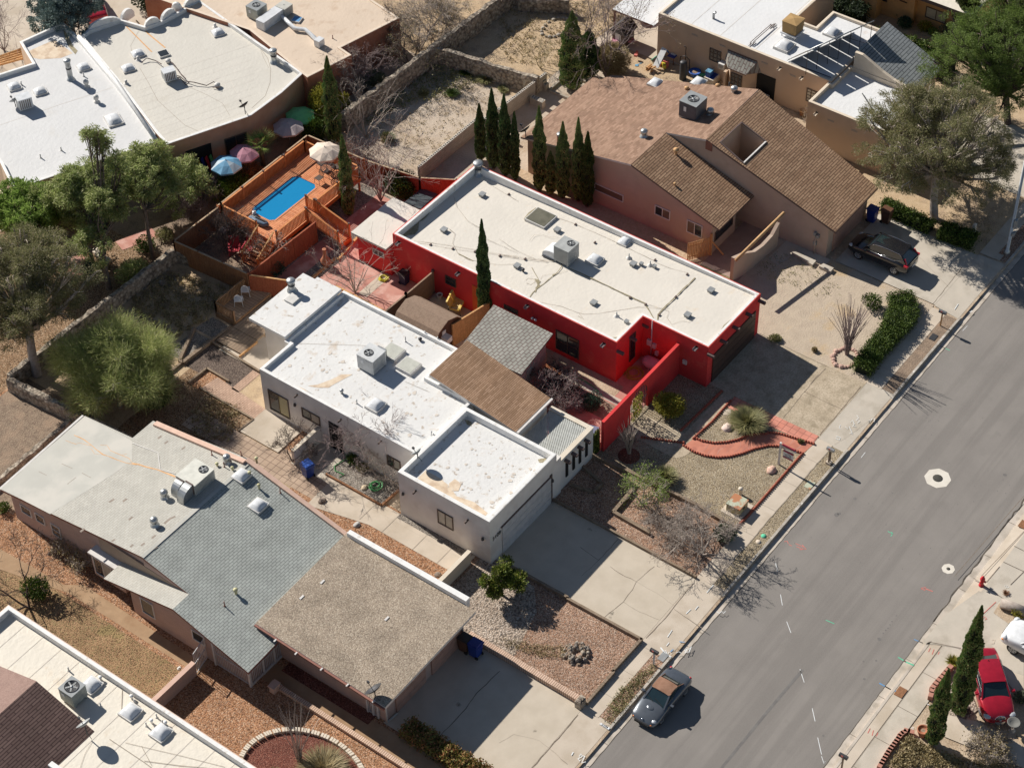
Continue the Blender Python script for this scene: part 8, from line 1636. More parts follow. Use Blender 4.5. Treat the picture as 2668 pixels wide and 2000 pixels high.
def bare(label,x,y,h,spread,mat=m_barkp,seed=1,stems=3,depth=4,r=.06,tilt=.45,name='bare_tree',cat='tree',kids=3,droop=0,z0=0,leaf=None,ln=0,ls=.12,single=False,bend=.16,ldec=.66,bias=(0,0),group=None):
    t=thing(name,label,cat,(x,y,z0),0,group); rng=np.random.default_rng(seed); out=[]
    base=np.array([0,0,0.])
    if single: trunk=[base,np.array([bias[0]*.2,bias[1]*.2,h*.28])]; out.append((trunk,r*1.3,r)); base=trunk[-1]
    for i in range(stems):
        a=i*2*math.pi/stems+rng.uniform(-.4,.4); tl_=tilt*rng.uniform(.6,1.3); d=np.array([math.cos(a)*tl_+bias[0],math.sin(a)*tl_+bias[1],1.0]); branches(rng,base,d,h*(.46 if not single else .36),r,depth,spread,kids,.62,droop,out,bend,3,.007,ldec)
    trunkseg=[s for s in out if s[1]>r*.6]; twig=[s for s in out if s[1] <=r*.6]
    V,F=tubes_np(trunkseg,5); mesh_np('trunk',V,F,mat,t)
    if twig: V,F=tubes_np(twig,3); mesh_np('twigs',V,F,mat,t)
    if leaf is not None:
        ends=np.array([s[0][-1] for s in twig]+[s[0][1] for s in twig]); idx=rng.integers(0,len(ends),ln); pts=ends[idx]+rng.normal(size=(ln,3))*.16; V,F=leaves(rng,pts,ls,.1,2.0); mesh_np('leaves',V,F,leaf,t)
    return t
def tree(label,x,y,blobs,mat,n,size,bark=m_bark,r=.16,seed=1,name='tree',cat='tree',clump=26,cr=.42,limbs=None,up=.3,aspect=2.0,shell=.3,fork=.3,tw=True,z0=0,lean=(0,0),mat2=None):
    t=thing(name,label,cat,(x,y,z0)); rng=np.random.default_rng(seed); V,F=foliage(rng,blobs,n,size,up,aspect,shell,clump,cr)
    mesh_np('crown',V,F,mat,t)
    top=max(b[2] for b in blobs); fk=np.array([lean[0],lean[1],top*fork]); segs=[([np.zeros(3),fk*[.4,.6,.5],fk],r,r*.75)]
    for b in blobs:
        c=np.array(b[:3]); m=(fk+c)/2+rng.normal(size=3)*.2+np.array([0,0,-.1]); segs.append(([fk,m,c],r*.5,r*.12))
        for i in range(5 if tw else 2):
            d,_=inball(rng,1); e=c+d[0]*b[3]*1.0; e[2]=max(.1,e[2]); segs.append(([m+(c-m)*rng.uniform(.2,1),(c+e)/2+rng.normal(size=3)*.12,e],r*.14,.012))
    V,F=tubes_np(segs,6); mesh_np('trunk',V,F,bark,t); return t
def mk(seed,c,r,n,rb,lo=-.5):
    "n foliage clumps over the outer part of an uneven ellipsoid"
    q=random.Random(seed); out=[]
    while len(out)<n:
        d=Vector((q.gauss(0,1),q.gauss(0,1),q.gauss(0,1))).normalized()
        if d.z<lo: continue
        f=q.uniform(.45,1.0); out.append((c[0]+d.x*r[0]*f,c[1]+d.y*r[1]*f,c[2]+d.z*r[2]*f,rb*q.uniform(.6,1.25)))
    return out
def shrub(label,x,y,r,h,mat,n=900,size=.12,seed=1,name='shrub',cat='shrub',up=.4,aspect=2.2,shell=.3,blobs=None,z0=0,group=None,stem=True):
    t=thing(name,label,cat,(x,y,z0),0,group); rng=np.random.default_rng(seed)
    if blobs is None:
        blobs=[(rng.uniform(-.35,.35)*r,rng.uniform(-.35,.35)*r,h*.5+rng.uniform(-.1,.1)*h,r*rng.uniform(.6,.8),h*.5) for _ in range(4)]
    V,F=foliage(rng,blobs,n,size,up,aspect,shell); mesh_np('foliage',V,F,mat,t)
    if stem: V,F=tubes_np([([np.zeros(3),np.array([b[0]*.5,b[1]*.5,b[2]*.5]),np.array(b[:3])],.03,.01) for b in blobs],4); mesh_np('stem',V,F,m_bark,t)
    return t
def tussock(label,x,y,r,h,mat,n=500,seed=1,width=.02,name='grass_clump',cat='grass clump',flop=.8,z0=0,group=None,rad=.3):
    rng=np.random.default_rng(seed); a=rng.uniform(0,2*math.pi,n); rr=np.sqrt(rng.uniform(0,1,n)); base=np.stack([np.cos(a)*rr*r*rad,np.sin(a)*rr*r*rad,np.zeros(n)],1)
    out=rr*flop+rng.uniform(-.15,.15,n); tip=base+np.stack([np.cos(a)*out*r,np.sin(a)*out*r,h*rng.uniform(.55,1.05,n)*(1-.35*rr)],1); mid=(base+tip)/2+np.stack([-np.cos(a)*out*r*.15,-np.sin(a)*out*r*.15,np.full(n,h*.12)],1)
    s=np.stack([-np.sin(a),np.cos(a),np.zeros(n)],1)*width/2; V=np.stack([base-s,base+s,mid+s,mid-s,tip],1).reshape(-1,3); i=np.arange(n)*5
    F=np.concatenate([np.stack([i,i+1,i+2,i+3],1),np.stack([i+3,i+2,i+4,i+4],1)]); 
    me=bpy.data.meshes.new(name); me.from_pydata(V.tolist(),[],[tuple(f) for f in F[:n].tolist()]+[tuple(f[:3]) for f in F[n:].tolist()]); me.materials.append(mat); me.update(); o=bpy.data.objects.new(name,me); C.objects.link(o); o.location=(x,y,z0); return tag(o,label,cat,group)
def ocotillo(label,x,y,h,spread,n=22,mat=m_bark,seed=1,name='ocotillo'):
    t=thing(name,label,'ocotillo',(x,y,0)); rng=np.random.default_rng(seed); segs=[]
    for i in range(n):
        a=rng.uniform(0,2*math.pi); o=rng.uniform(.15,1)**.7*spread; hh=h*rng.uniform(.6,1.0); pts=[np.array([math.cos(a)*.1,math.sin(a)*.1,0])]
        for k in (.3,.6,1.0): pts.append(np.array([math.cos(a)*o*k**1.5,math.sin(a)*o*k**1.5,hh*k])+rng.normal(size=3)*.05)
        segs.append((pts,.028,.012))
        if rng.uniform()<.5: q=pts[2]; segs.append(([q,q+np.array([rng.normal()*.2,rng.normal()*.2,h*.3])],.018,.008))
    V,F=tubes_np(segs,4); mesh_np('cane',V,F,mat,t); return t
def W_(k,u,v,z=0): return P(k,u,v,z)
# ---- cypresses
x,y=W_('33',1640,1215); cypress('tallest cypress on the near side of the red saloon car',-4.0,-14.1,9.2,.62,l_cyp,1)
cypress('shorter cypress next to the terracotta pot across the street',-6.5,-13.95,6.5,.52,l_cyp,2)
cypress('single dark cypress beside the green grey roofed outbuilding',6.0,25.4,8.6,.46,l_cypd,3)
b=MB(); x,y=-3.55,-14.4; b.lathe((x,y,0),[(.28,0),(.2,.25),(.14,.35),(0,.36)],m_barkd,10); tag(link('tree_stump',b),'dark stump at the foot of the tallest cypress','stump')
row1=[('20',55,1430,770),('10',2000,1330,730),('10',1940,1300,860),('20',130,1470,915),('20',340,1560,870),('20',425,1590,1240),('20',520,1625,1000),('20',650,1650,970),('20',720,1658,1080)]
def hgt(x,y,k,u,v):
    "height whose top meets the mark"
    q=KK[k]; tx,ty=q[0]+u*q[2],q[1]+v*q[2]; best=(1e9,5)
    for i in range(10,160):
        z=i*.1; d=CM @ (np.array([x,y,z])-CAM); px,py=1334+FOC*d[0]/d[2],1000+FOC*d[1]/d[2]
        if abs(py-ty)<best[0]: best=(abs(py-ty),z)
    return best[1]
cy1=[('30',1700,370,8.0,.85,l_cyp,'broad dark cypress against the ochre house wall')]
# crowns measured from the middle of each column; the feet stand in the lane between the two roofs
for i,(k,cu,bv,tv,rad,m,lab) in enumerate([
        ('20',1,0,860,0,0,'')][:0] or [
        ('10',1905,1310,850,.42,l_cypd,'first cypress of the row at the hollow block wall'),('10',2010,1380,725,.50,l_cypd,'second taller cypress of the row near the hollow block wall'),
        ('20',55,1440,770,.50,l_cypd,'third slim cypress of the row near the hollow block wall'),('20',135,1475,915,.36,l_cypd,'short slim cypress fourth in the row behind the red house'),
        ('20',335,1560,870,.50,l_cyp,'pointed cypress at the gap with the picket trellis'),('20',425,1590,1240,.42,l_cyp,'lowest cypress in the middle of the row behind the red house'),
        ('20',525,1620,1000,.52,l_cyp,'cypress beside the rusty flue in the row behind the red house'),('20',650,1645,965,.44,l_cyp,'slim cypress second from the end of the row behind the red house'),
        ('20',725,1690,1080,.50,l_cypy,'last cypress of the row nearest the tan house windows')]):
    x,y=W_(k,cu,bv,.1); x+=0; cypress(lab,x,y,hgt(x,y,k,cu,tv),rad,m,10+i,group='row of cypresses behind the red house')
x,y=W_('10',705,1190); cypress('tall cypress behind the pool deck fence',x,y,hgt(x,y,'10',690,465),.62,l_cyp,30)
x,y=W_('11',815,200,.8); cypress('cypress at the corner of the pool deck with a twisted bare foot',x,y,hgt(x,y,'10',785,1110),.50,l_cyp,31)
x,y=W_('20',600,730); cypress('large pointed cypress in the planter box at the vacant lot',x,y,hgt(x,y,'20',590,90),1.0,l_cyp,32); x,y=W_('20',735,640); cypress('shorter dark cypress behind the large pointed one',x,y,hgt(x,y,'20',690,235),.85,l_cypd,33)
b=MB(); p0=W_('20',600,735)
for a,c in (((-1.2,-1.2),(1.2,-1.2)),((1.2,-1.2),(1.2,1.2)),((1.2,1.2),(-1.2,1.2)),((-1.2,1.2),(-1.2,-1.2))): b.bar((p0[0]+a[0],p0[1]+a[1],.1),(p0[0]+c[0],p0[1]+c[1],.1),.14,.22,m_block)
tag(link('planter_box',b),'square low planter frame around the large pointed cypress','planter')
x,y=W_('30',1690,365); cypress('broad columnar cypress in front of the ochre house',x,y,8.5,.95,l_cypy,34)
# ---- big trees, upper right
x,y=W_('31',1470,300)
tree('large olive grey pine over the corner of the beige house',x,y,mk(1,(1.4,1.2,5.1),(5.3,5.3,3.7),105,.95,-.45),l_pine,120000,.155,m_barkp,.34,40,'pine_tree','pine',60,.36,shell=.2,fork=.38,aspect=4.0,up=.1,lean=(.6,.6))
tree('bright green pine at the upper right edge behind the olive one',44.5,7.4,mk(2,(-.8,1.6,5.4),(3.9,4.4,3.9),70,1.1,-.5),l_pineg,90000,.16,m_barkd,.3,41,'pine_tree','pine',60,.36,shell=.2,aspect=4.5,up=.1,lean=(-.3,.4))
tree('second bright green pine filling the upper right corner',48.5,7.5,mk(3,(0,1.0,6.6),(3.6,4.2,3.8),48,1.2,-.5),l_pineg,60000,.17,m_barkd,.3,42,'pine_tree','pine',60,.38,shell=.2,aspect=4.5,up=.1)
# ---- trees, left side
x,y=W_('01',1260,620)
tree('eucalyptus with leaning brown trunk nearest the sunken fence corner',x,y,mk(4,(1.4,.5,5.6),(2.0,2.1,2.6),34,.75,-.7),l_euc,26000,.22,m_bark,.15,43,'eucalyptus_tree','eucalyptus',40,.32,shell=.15,up=-.3,aspect=4.0,fork=.5,lean=(.2,.2))
x,y=W_('01',900,880)
tree('tall eucalyptus with forked trunk in front of the long white roof',x,y,mk(5,(2.2,1.6,6.0),(2.3,2.4,2.6),42,.78,-.7)+mk(6,(3.2,2.2,9.4),(.8,.9,1.5),9,.55,-.9)+mk(7,(-.4,.2,4.2),(1.5,1.5,1.2),12,.55),l_euc,44000,.22,m_bark,.19,44,'eucalyptus_tree','eucalyptus',40,.32,shell=.15,up=-.3,aspect=4.0,fork=.36,lean=(.5,.4))
tree('bright green dense tree at the left beside the slatted trellis',-6.9,53.2,mk(8,(.2,.6,3.9),(2.5,2.5,2.4),40,.8,-.8),l_eucb,34000,.18,m_bark,.18,45,'tree','tree',40,.30,shell=.25,aspect=2.4)
tree('olive leafy tree between the bright green one and the tall eucalyptus',-4.8,50.4,mk(88,(.2,1.2,4.0),(3.0,2.8,2.3),42,.75,-.8),l_euc,30000,.20,m_bark,.14,145,'tree','tree',36,.32,shell=.15,aspect=3.0)
x,y=W_('01',1500,260)
tree('olive leafy small tree between the long roof and the pool deck',x,y,mk(9,(.2,.2,2.0),(3.2,2.3,1.5),38,.65,-.4),l_euc,22000,.15,m_bark,.10,46,'tree','tree',30,.28,shell=.1,aspect=2.5)
x,y=W_('01',310,1590,0)
tree('large dark olive pine at the left edge with a thick dark trunk',x,y,mk(10,(1.9,1.7,5.6),(4.4,4.4,3.4),100,.85,-.5),l_pine,105000,.15,m_barkp,.32,47,'pine_tree','pine',56,.36,shell=.15,fork=.36,aspect=4.0,up=.1,lean=(.6,.6))
x,y=-13.6,39.2
tree('feathery light green mesquite tree behind the grey roof',x,y,mk(11,(.7,.6,2.5),(3.5,3.2,2.4),60,1.15,-.6),l_mesq,105000,.42,m_barkp,.16,48,'mesquite_tree','mesquite',24,.62,shell=.1,up=.1,aspect=22.0)
x,y=W_('02',1240,240); shrub('dark prickly pear mass at the right of the mesquite',x,y,1.3,1.9,l_dark,2600,.24,49,'prickly_pear','cactus',aspect=1.2); x,y=W_('01',1350,1620); shrub('grey green prickly pear in front of the mulch bed',x,y,.7,1.2,l_sage,700,.22,50,'prickly_pear','cactus',aspect=1.2)
tree('blue green dense tree over the corner of the far left parapets',12.6,69.6,mk(12,(-.6,-.4,3.6),(2.6,2.4,2.2),34,.85,-.6),l_blue,26000,.18,m_barkd,.2,51,'spruce_tree','spruce',34,.30,shell=.3,aspect=2.0)
x,y=W_('00',2000,40-60,0) if 0 else W_('00',1280,60,0); shrub('dark shrub behind the scalloped parapets',x,y,1.8,1.4,l_dark,2600,.2,52); x,y=W_('00',1560,10,0); shrub('teal shrub patch behind the parapets at the top edge',x,y+1,1.4,1.2,l_juni,1400,.2,53)
# ---- palm, undergrowth by the umbrellas
def palm(label,x,y,h,n=16,L_=1.1,seed=3):
    t=thing('fan_palm',label,'palm',(x,y,0)); rng=np.random.default_rng(seed); b=LMB(); b.tube([(0,0,0),(0,0,h)],.16,m_bark,10,.12); link('trunk',b,t)
    for i in range(n):
        a=i*2.4; el=rng.uniform(-.1,1.1); d=Vector((math.cos(a)*math.cos(el),math.sin(a)*math.cos(el),math.sin(el))); s=Vector((-math.sin(a),math.cos(a),0)); q=Vector((0,0,h))+d*.55; b=LMB(); b.bar((0,0,h),q,.03,.02,l_lime)
        u=s.cross(d)
        for k in range(-5,6): th_=k*.26; e=q+(d*math.cos(th_)+s*math.sin(th_))*L_*.7+Vector((0,0,-.06*abs(k)*.5)); b.face([q-s*.02,e-s*.0,q+s*.05+u*.02],l_lime)
        link('frond',b,t)
    return t
x,y=W_('10',110,1400,0); palm('bright green fan palm behind the pool deck railing',x+.4,y+.3,1.9,18,1.2)
for k,u,v,r,h,m,lab,s in (('10',600,900,1.3,3.0,l_yel,'yellow green shrub left of the tall fence cypress',60),('10',560,1100,1.2,1.8,l_hedge,'green shrub below the green umbrella',61),('10',760,900,.9,2.2,l_yel,'yellow green shrub touching the stone wall end',62),('10',1060,680,1.3,1.5,l_sage,'grey green shrub behind the rubble stone wall',63),
                              ('00',1850,1540,1.7,1.4,l_hedge,'green undergrowth in front of the pale blue umbrella',64),('00',2020,1440,1.3,1.2,l_rust,'rusty flowered undergrowth beside the pale blue umbrella',65),('00',1400,1500,1.0,2.4,l_dark,'dark conical shrub at the end of the long roof',66),('01',1200,520,.9,.7,l_hedge,'low green shrub under the leaning eucalyptus',67),('01',1350,440,.8,.6,l_dryg,'pale green shrub by the pink flagstones',68),
                              ('01',1100,750,1.3,1.2,l_euc,'olive shrub against the shaded retaining wall',69),('01',730,700,.7,1.0,l_juni,'small shrub by the garden lantern',70),('10',1240,1500,1.4,1.6,l_dark,'dark leafy shrub behind the patio roof',71),('11',1260,80,1.0,1.4,l_hedge,'dark green bush beside the shade cloth',72),('11',210,700,.9,1.0,l_juni,'blue green juniper beside the gravel strip',73),
                              ('11',330,400,.7,.9,l_hedge,'dark shrub under the footbridge rail',74),('10',1120,1140,.55,.5,l_dry,'dry tuft in the middle of the vacant lot',75),('10',1440,760,.5,.35,l_dryg,'low weed in the vacant lot',76)):
    x,y=W_(k,u,v,h*.4); shrub(lab,x,y,r,h,m,int(1500*r*r*max(1,h)),.14,s)
for k,u,v,r,h,m,lab,s in (('10',1945,670,.75,.6,l_dryg,'round green grass tussock in the upper vacant lot',1),('10',1670,780,.6,.4,l_hedge,'small green tussock left of the round one',2),('10',2090,755,.4,.35,l_dryg,'small tussock near the block wall',3),('10',1790,610,.6,.5,l_hedge,'green tussock at the foot of the crossing stone wall',4),('20',30,740,.4,.35,l_dryg,'green tussock by the end of the block wall',5),('10',1140,1150,.6,.6,l_hedge,'green tussock near the bare shrubs',6),
                              ('12',1,1,0,0,None,'',0)):
    if m: x,y=W_(k,u,v); tussock(lab,x,y,r,h,m,700,s,.035)
# weeds strewn over the lots: ground cover
def scatter(name,poly,n,size,mat,seed,h=.12,label='',kind='stuff',tuft=6):
    rng=np.random.default_rng(seed); xs=[p[0] for p in poly]; ys=[p[1] for p in poly]; pts=[]
    def inside(x,y):
        c=False; m=len(poly)
        for i in range(m):
            (x1,y1),(x2,y2)=poly[i],poly[(i+1)%m]
            if (y1>y) != (y2>y) and x<(x2-x1)*(y-y1)/(y2-y1)+x1: c=not c
        return c
    while len(pts)<n:
        x,y=rng.uniform(min(xs),max(xs)),rng.uniform(min(ys),max(ys))
        if inside(x,y): pts.append((x,y))
    P_=np.array([(x+rng.normal()*.08,y+rng.normal()*.08,rng.uniform(.03,h)) for x,y in pts for _ in range(tuft)]); V,F=leaves(rng,P_,size,.6,2.6); o=mesh_np(name,V,F,mat); tag(o,label,'ground cover',kind=kind); return o
scatter('dry_weeds',L('10','900,1060 1500,640 2100,760 1900,1000 1420,1380 1000,1180'),420,.12,l_dry,1,label='dry weeds and litter over the vacant lot')
scatter('green_weeds',L('10','1150,800 1560,430 2000,640 1600,800 1300,880 900,1060'),700,.16,l_dryg,2,.25,label='green weeds along the shaded foot of the stone wall')
scatter('dry_grass',L('20','0,120 150,0 1200,0 560,560 100,520 0,380'),900,.14,l_dry,3,.15,label='dry grass in the upper vacant lot')
scatter('dry_grass',L('01','1120,700 1500,760 1900,880 1700,1150 1300,1350 1080,1000'),900,.18,l_dry,4,.2,label='dry grass in the shady back yard of the white house')
scatter('dry_grass',L('33','1250,1400 1450,1500 1700,1600 2100,1658 1100,1658'),700,.16,l_dry,5,.25,label='dry grass in the bed inside the reddish block edging')
scatter('weeds',L('31','100,560 430,620 700,880 560,960 0,760'),160,.10,l_dryg,6,.08,label='small green weeds on the bare tan front yard',tuft=5)
scatter('dry_grass',L('12','0,190 0,0 0,0')[:0] or L('02','1560,330 1700,190 1980,280 1900,560 1600,520'),260,.16,l_dry,7,.22,label='straw coloured tufts beside the herringbone path')
scatter('creeping_grass',L('23','0,590 300,640 540,660 560,760 300,740 0,640'),260,.09,l_dry,8,.14,label='band of dry creeping grass in the pink gravel yard')
scatter('verge_weeds',L('23','850,1270 1000,1000 1260,800 1300,840 1100,1090 950,1290'),320,.10,l_dryg,9,.12,label='dry weeds in the verge beside the roadster')
scatter('fallen_leaves',L('31','1300,260 1900,240 1960,420 1850,480 1480,330'),300,.09,l_dry,10,.05,label='fallen leaves on the shaded verge by the far driveway',tuft=3)
scatter('fallen_leaves',rect(-14.8,-9.0,32,38),500,.10,l_rust,11,.04,label='fallen leaves on the brown gravel behind the white house',tuft=3)
# ---- hedges and front shrubs
def hedge(label,pts,w,h,mat,n,size=.13,seed=1,mat2=None,name='hedge'):
    rng=np.random.default_rng(seed); t=thing(name,label,'hedge',pts[0]+(0,)); rs_=np.array(resamp(pts,max(3,int(sum(math.hypot(c[0]-a[0],c[1]-a[1]) for a,c in zip(pts[:-1],pts[1:]))/.35)))); k=len(rs_)
    ws=w if isinstance(w,(list,tuple)) else [w]*len(pts); wi=np.interp(np.linspace(0,1,k),np.linspace(0,1,len(ws)),ws); hv=h*(1+rng.uniform(-.12,.12,k))
    i=rng.integers(0,k,n); a=rng.uniform(0,2*math.pi,n); u=rng.uniform(-1,1,n); s=np.sign(u)*np.abs(u)**.6; top=rng.uniform(0,1,n)<.6
    ox=np.where(top,rng.uniform(-1,1,n),np.sign(rng.normal(size=n))*rng.uniform(.85,1.05,n)); z=np.where(top,hv[i]*(1-.12*np.abs(ox)**3)+rng.normal(size=n)*.06,rng.uniform(.05,1,n)*hv[i])
    d=np.gradient(rs_,axis=0); d /= np.linalg.norm(d,axis=1)[:,None]; nn=np.stack([-d[:,1],d[:,0]],1); xy=rs_[i]+nn[i]*(ox*wi[i]/2)[:,None]+rng.normal(size=(n,2))*.12
    P_=np.stack([xy[:,0]-pts[0][0],xy[:,1]-pts[0][1],z],1); V,F=leaves(rng,P_,size,.5,1.9); mesh_np('foliage',V,F,mat,t)
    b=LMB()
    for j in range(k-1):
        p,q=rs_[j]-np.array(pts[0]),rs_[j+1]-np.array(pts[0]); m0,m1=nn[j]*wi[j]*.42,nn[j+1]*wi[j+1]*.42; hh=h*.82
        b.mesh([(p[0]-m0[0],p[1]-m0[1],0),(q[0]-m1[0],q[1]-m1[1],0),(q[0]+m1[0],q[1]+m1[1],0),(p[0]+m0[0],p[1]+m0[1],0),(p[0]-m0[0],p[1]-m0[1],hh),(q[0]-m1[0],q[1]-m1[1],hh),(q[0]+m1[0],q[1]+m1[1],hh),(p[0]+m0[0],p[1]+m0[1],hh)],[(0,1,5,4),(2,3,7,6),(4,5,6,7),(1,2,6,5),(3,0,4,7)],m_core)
    link('hedge_shade_core',b,t); return t
hedge('clipped green hedge curving along the pavement of the tan house',[(15.9,3.1),(17.6,3.3),(20.2,3.3),(22.4,3.6),(23.3,4.5)],[1.1,1.2,1.3,1.8,1.5],.75,l_hedge,20000,.10,1)
hedge('short dense hedge block by the shaded pavement near the lamp post',[(30.75,5.4),(31.0,3.2)],1.2,.8,l_hedge,5000,.13,2); hedge('long thin hedge between the tan driveway and the pine',[(30.9,9.9),(30.6,6.2)],.9,.8,l_hedge,5000,.13,3)
hedge('loose green hedge between the slate roof and the ochre house',[(46.5,22.0),(47.5,16.5),(47.0,13.5)],1.8,1.3,l_hedge,12000,.16,4); hedge('dark hedge in the shade behind the beige house',[(49.0,26),(49.2,22)],1.4,1.5,l_dark,4000,.16,5)
hedge('photinia hedge with orange and green leaves along the driveway',[(-22.3,9.1),(-22.35,7.4),(-22.4,5.8),(-22.4,3.5)],.95,.75,l_phot,8000,.15,6)
for k,u,v,r,h,m,lab,s in (('30',1210,190,.8,.8,l_juni,'blue green shrub below the ochre wall',80),('30',1590,270,.8,1.2,l_sage,'round grey shrub left of the columnar cypress',81),('30',1390,230,.6,.8,l_yel,'yellow flowering shrub by the ochre wall',82),('30',1180,120,.5,.7,l_yel,'small yellow shrub in the shade of the ochre house',83),('30',1470,270,.5,.5,l_lime,'low lime plant by the ochre wall',84),
                              ('22',780,230,.85,.9,l_juni,'blue green juniper in the red courtyard',85),('22',1400,260,1.25,1.4,l_yel,'dark shrub with yellow flowers in front of the red wall',86),('12',855,690,.55,.6,l_hedge,'small dwarf conifer against the white house wall',87),('12',930,760,.45,.4,l_dryg,'second dwarf conifer in the grey gravel bed',88),
                              ('31',960,990,.75,.9,l_hedge,'round yucca with green rosettes in the tan front yard',89),('32',370,550,.22,.2,l_dryg,'tiny green tuft on the red path corner',90),('31',490,1380,.22,.3,l_dry,'small barrel cactus in the tan front yard',91),('31',160,1280,.5,.35,l_dryg,'straggling weed at the red house driveway edge',92),
                              ('33',2170,380,.45,.5,l_yel,'yellow green tuft beside the grey log',94),('33',2190,1080,.5,.55,l_sage,'spiky plant at the right edge by the red car',95),('02',30,1100,.5,.6,l_hedge,'green shrub at the left edge by the pink wall',96)):
    x,y=W_(k,u,v,h*.4); shrub(lab,x,y,r,h,m,int(1900*r*r*max(1,h))+150,.13,s)
x,y=W_('33',1620,800); tussock('spiky yellow green clump behind the taller cypress',x,y,.45,.55,l_yel,300,11,.04); x,y=W_('33',2060,225,0); tussock('dry orange tuft on the far pavement near the hydrant',x,y,.25,.2,l_rust,120,12,.03)
tree('green juniper with leaning trunk at the end of the cream wall',-11.75,10.75,mk(14,(0,0,1.35),(1.15,1.1,1.0),22,.42,-.8),l_hedgey,11000,.14,m_bark,.10,97,'juniper_tree','juniper',26,.22,shell=.3)
x,y=W_('31',800,1500); ocotillo('tall many stemmed ocotillo in the ring of reddish rocks',16.9,4.75,4.6,1.5,50,m_barkr,1); x,y=W_('22',1070,660); ocotillo('ocotillo in front of the arched red wall',x,y,3.0,.75,26,m_barkp,2)
ocotillo('very tall ocotillo in the wine gravel oval',-27.2,12.6,5.4,1.3,16,m_barkp,3); b=MB(); x,y=W_('22',1070,670); b.lathe((x,y,0),[(.7,0),(.55,.12),(0,.16)],g_wine,16); tag(link('mulch_mound',b),'wine coloured mulch mound under the ocotillo by the red wall','mulch mound')
x,y=W_('13',560,1600); tussock('pale straw coloured bush in the wine gravel oval',-26.9,11.2,1.1,.8,l_dry,1500,13,.04,flop=.9,rad=.6); tussock('second pale bush at the bottom edge of the wine gravel oval',-27.2,10.0,.9,.7,l_dry,1000,14,.04,rad=.6); tussock('small straw tuft at the rim of the wine gravel oval',-28.5,13.2,.4,.3,l_dry,300,15,.03)
x,y=W_('22',2090,380,.3); tussock('large spiky grey green desert spoon beside the curved red path',x-.35,y+.2,1.25,1.15,l_dryg,2600,16,.028,flop=.85)
x,y=W_('22',1370,840,.3); tussock('golden green feathery shrub by the long timber edging',x,y,.85,.9,l_dryg,1200,17,.03)
bare('small tree with light green leaves inside the bent timber frame',-1.3,8.2,2.3,.5,m_barkp,100,3,4,.045,.6,leaf=l_lime,ln=2600,ls=.10,name='small_tree')
bare('sprawling grey bare tree at the pavement corner with a long shadow',-2.6,3.15,3.4,.7,m_barkp,101,7,5,.06,.8,ldec=.66); bare('low grey bare bush between the timber frame and the pebbles',-2.0,5.8,1.9,.8,m_barkp,102,8,5,.035,1.4,name='bare_bush',cat='bush')
x,y=W_('22',1850,1310,.3); shrub('dark green prickly pear at the pavement corner under the bare tree',x,y,.7,.8,l_sage,500,.22,103,'prickly_pear','cactus',aspect=1.2)
x,y=W_('12',1000,715); bare('bare tree with pinkish bark against the white house wall',x,y,4.3,.42,m_barkr,104,3,5,.06,.35); x,y=W_('12',355,720); bare('bare dark fine twigged tree on the brick patio',x,y,2.6,.6,m_barkd,105,3,5,.045,.6); x,y=W_('12',1105,880); bare('thin crooked bare shrub under the white house window',x,y,2.6,.6,m_barkp,106,2,5,.035,.7,leaf=l_rust,ln=160,ls=.07)
x,y=W_('11',870,910); bare('many stemmed bare crape myrtle beside the white roof',x,y,4.6,.38,m_barkp,107,9,4,.035,.42,kids=2); x,y=W_('10',1080,1640,.2); bare('large pale bare crape myrtle beside the footbridge',x,y,5.6,.36,m_barkp,108,12,4,.04,.36,kids=2)
x,y=W_('10',960,1130); bare('tall whip stemmed bare shrub against the vacant lot',x,y,5.0,.34,m_barkp,109,9,3,.03,.42,kids=2); x,y=W_('10',900,1330); bare('reddish leafed bare shrub behind the deck cypress',x,y,2.4,.5,m_barkr,110,6,4,.03,.6,leaf=l_rust,ln=1200,ls=.10)
for lab,k,u,v,h,sd,m,st in (('grey bare tree in front of the rust red wall','10',740,760,4.0,111,m_barkp,4),('purple grey bare tree behind the tall fence cypress','10',900,720,3.6,112,m_barkr,5),('bare branching tree behind the rubble stone wall','10',1320,540,4.6,113,m_bark,3),('pale bare tree leaning at the tan roof corner','10',1400,440,4.8,114,m_barkp,4),('dark tangled bare tree below the tan roof edge','10',1150,480,3.6,115,m_barkd,5),
                              ('twiggy bare tree at the top edge behind the stone wall','10',1470,260,4.4,116,m_barkp,4),('dry brown bare bush by the stone wall corner','10',1620,200,3.0,117,m_bark,5)):
    x,y=W_(k,u,v); bare(lab,x,y,h,.55,m,sd,st,5,.055,.6,leaf=l_dryg if sd in (113,116,117) else None,ln=900 if sd in (113,116,117) else 0,ls=.1)
x,y=W_('20',880,640); bare('tall upright bare tree behind the rose shingle roof',x,y,7.6,.30,m_barkr,118,7,5,.06,.28,kids=2,leaf=l_dry,ln=1500,ls=.10); x,y=W_('20',720,520); bare('slender bare tree rising behind the double cypress',x,y,8.6,.26,m_barkr,119,4,4,.05,.18,kids=2)
x,y=W_('20',900,600); shrub('dense brown thicket at the foot of the tall bare tree',x,y,1.5,2.6,l_dry,11000,.22,120,'thicket','bush',aspect=5); x,y=W_('20',340,565); bare('small yellow green bare bush in the upper vacant lot',x,y,2.6,.42,surf('bark_olive',(.28,.24,.13),(.36,.31,.18),4,.9),121,7,4,.02,.5,name='bare_bush',cat='bush',kids=2)
x,y=W_('20',820,130); bare('low tangled bare bush at the top of the vacant lot',x,y,2.4,.6,m_barkp,122,6,4,.02,.9,name='bare_bush',cat='bush'); x,y=W_('20',460,50); bare('grey bare bush at the top edge of the vacant lot',x,y,2.0,.6,m_barkp,123,6,4,.02,.9,name='bare_bush',cat='bush')
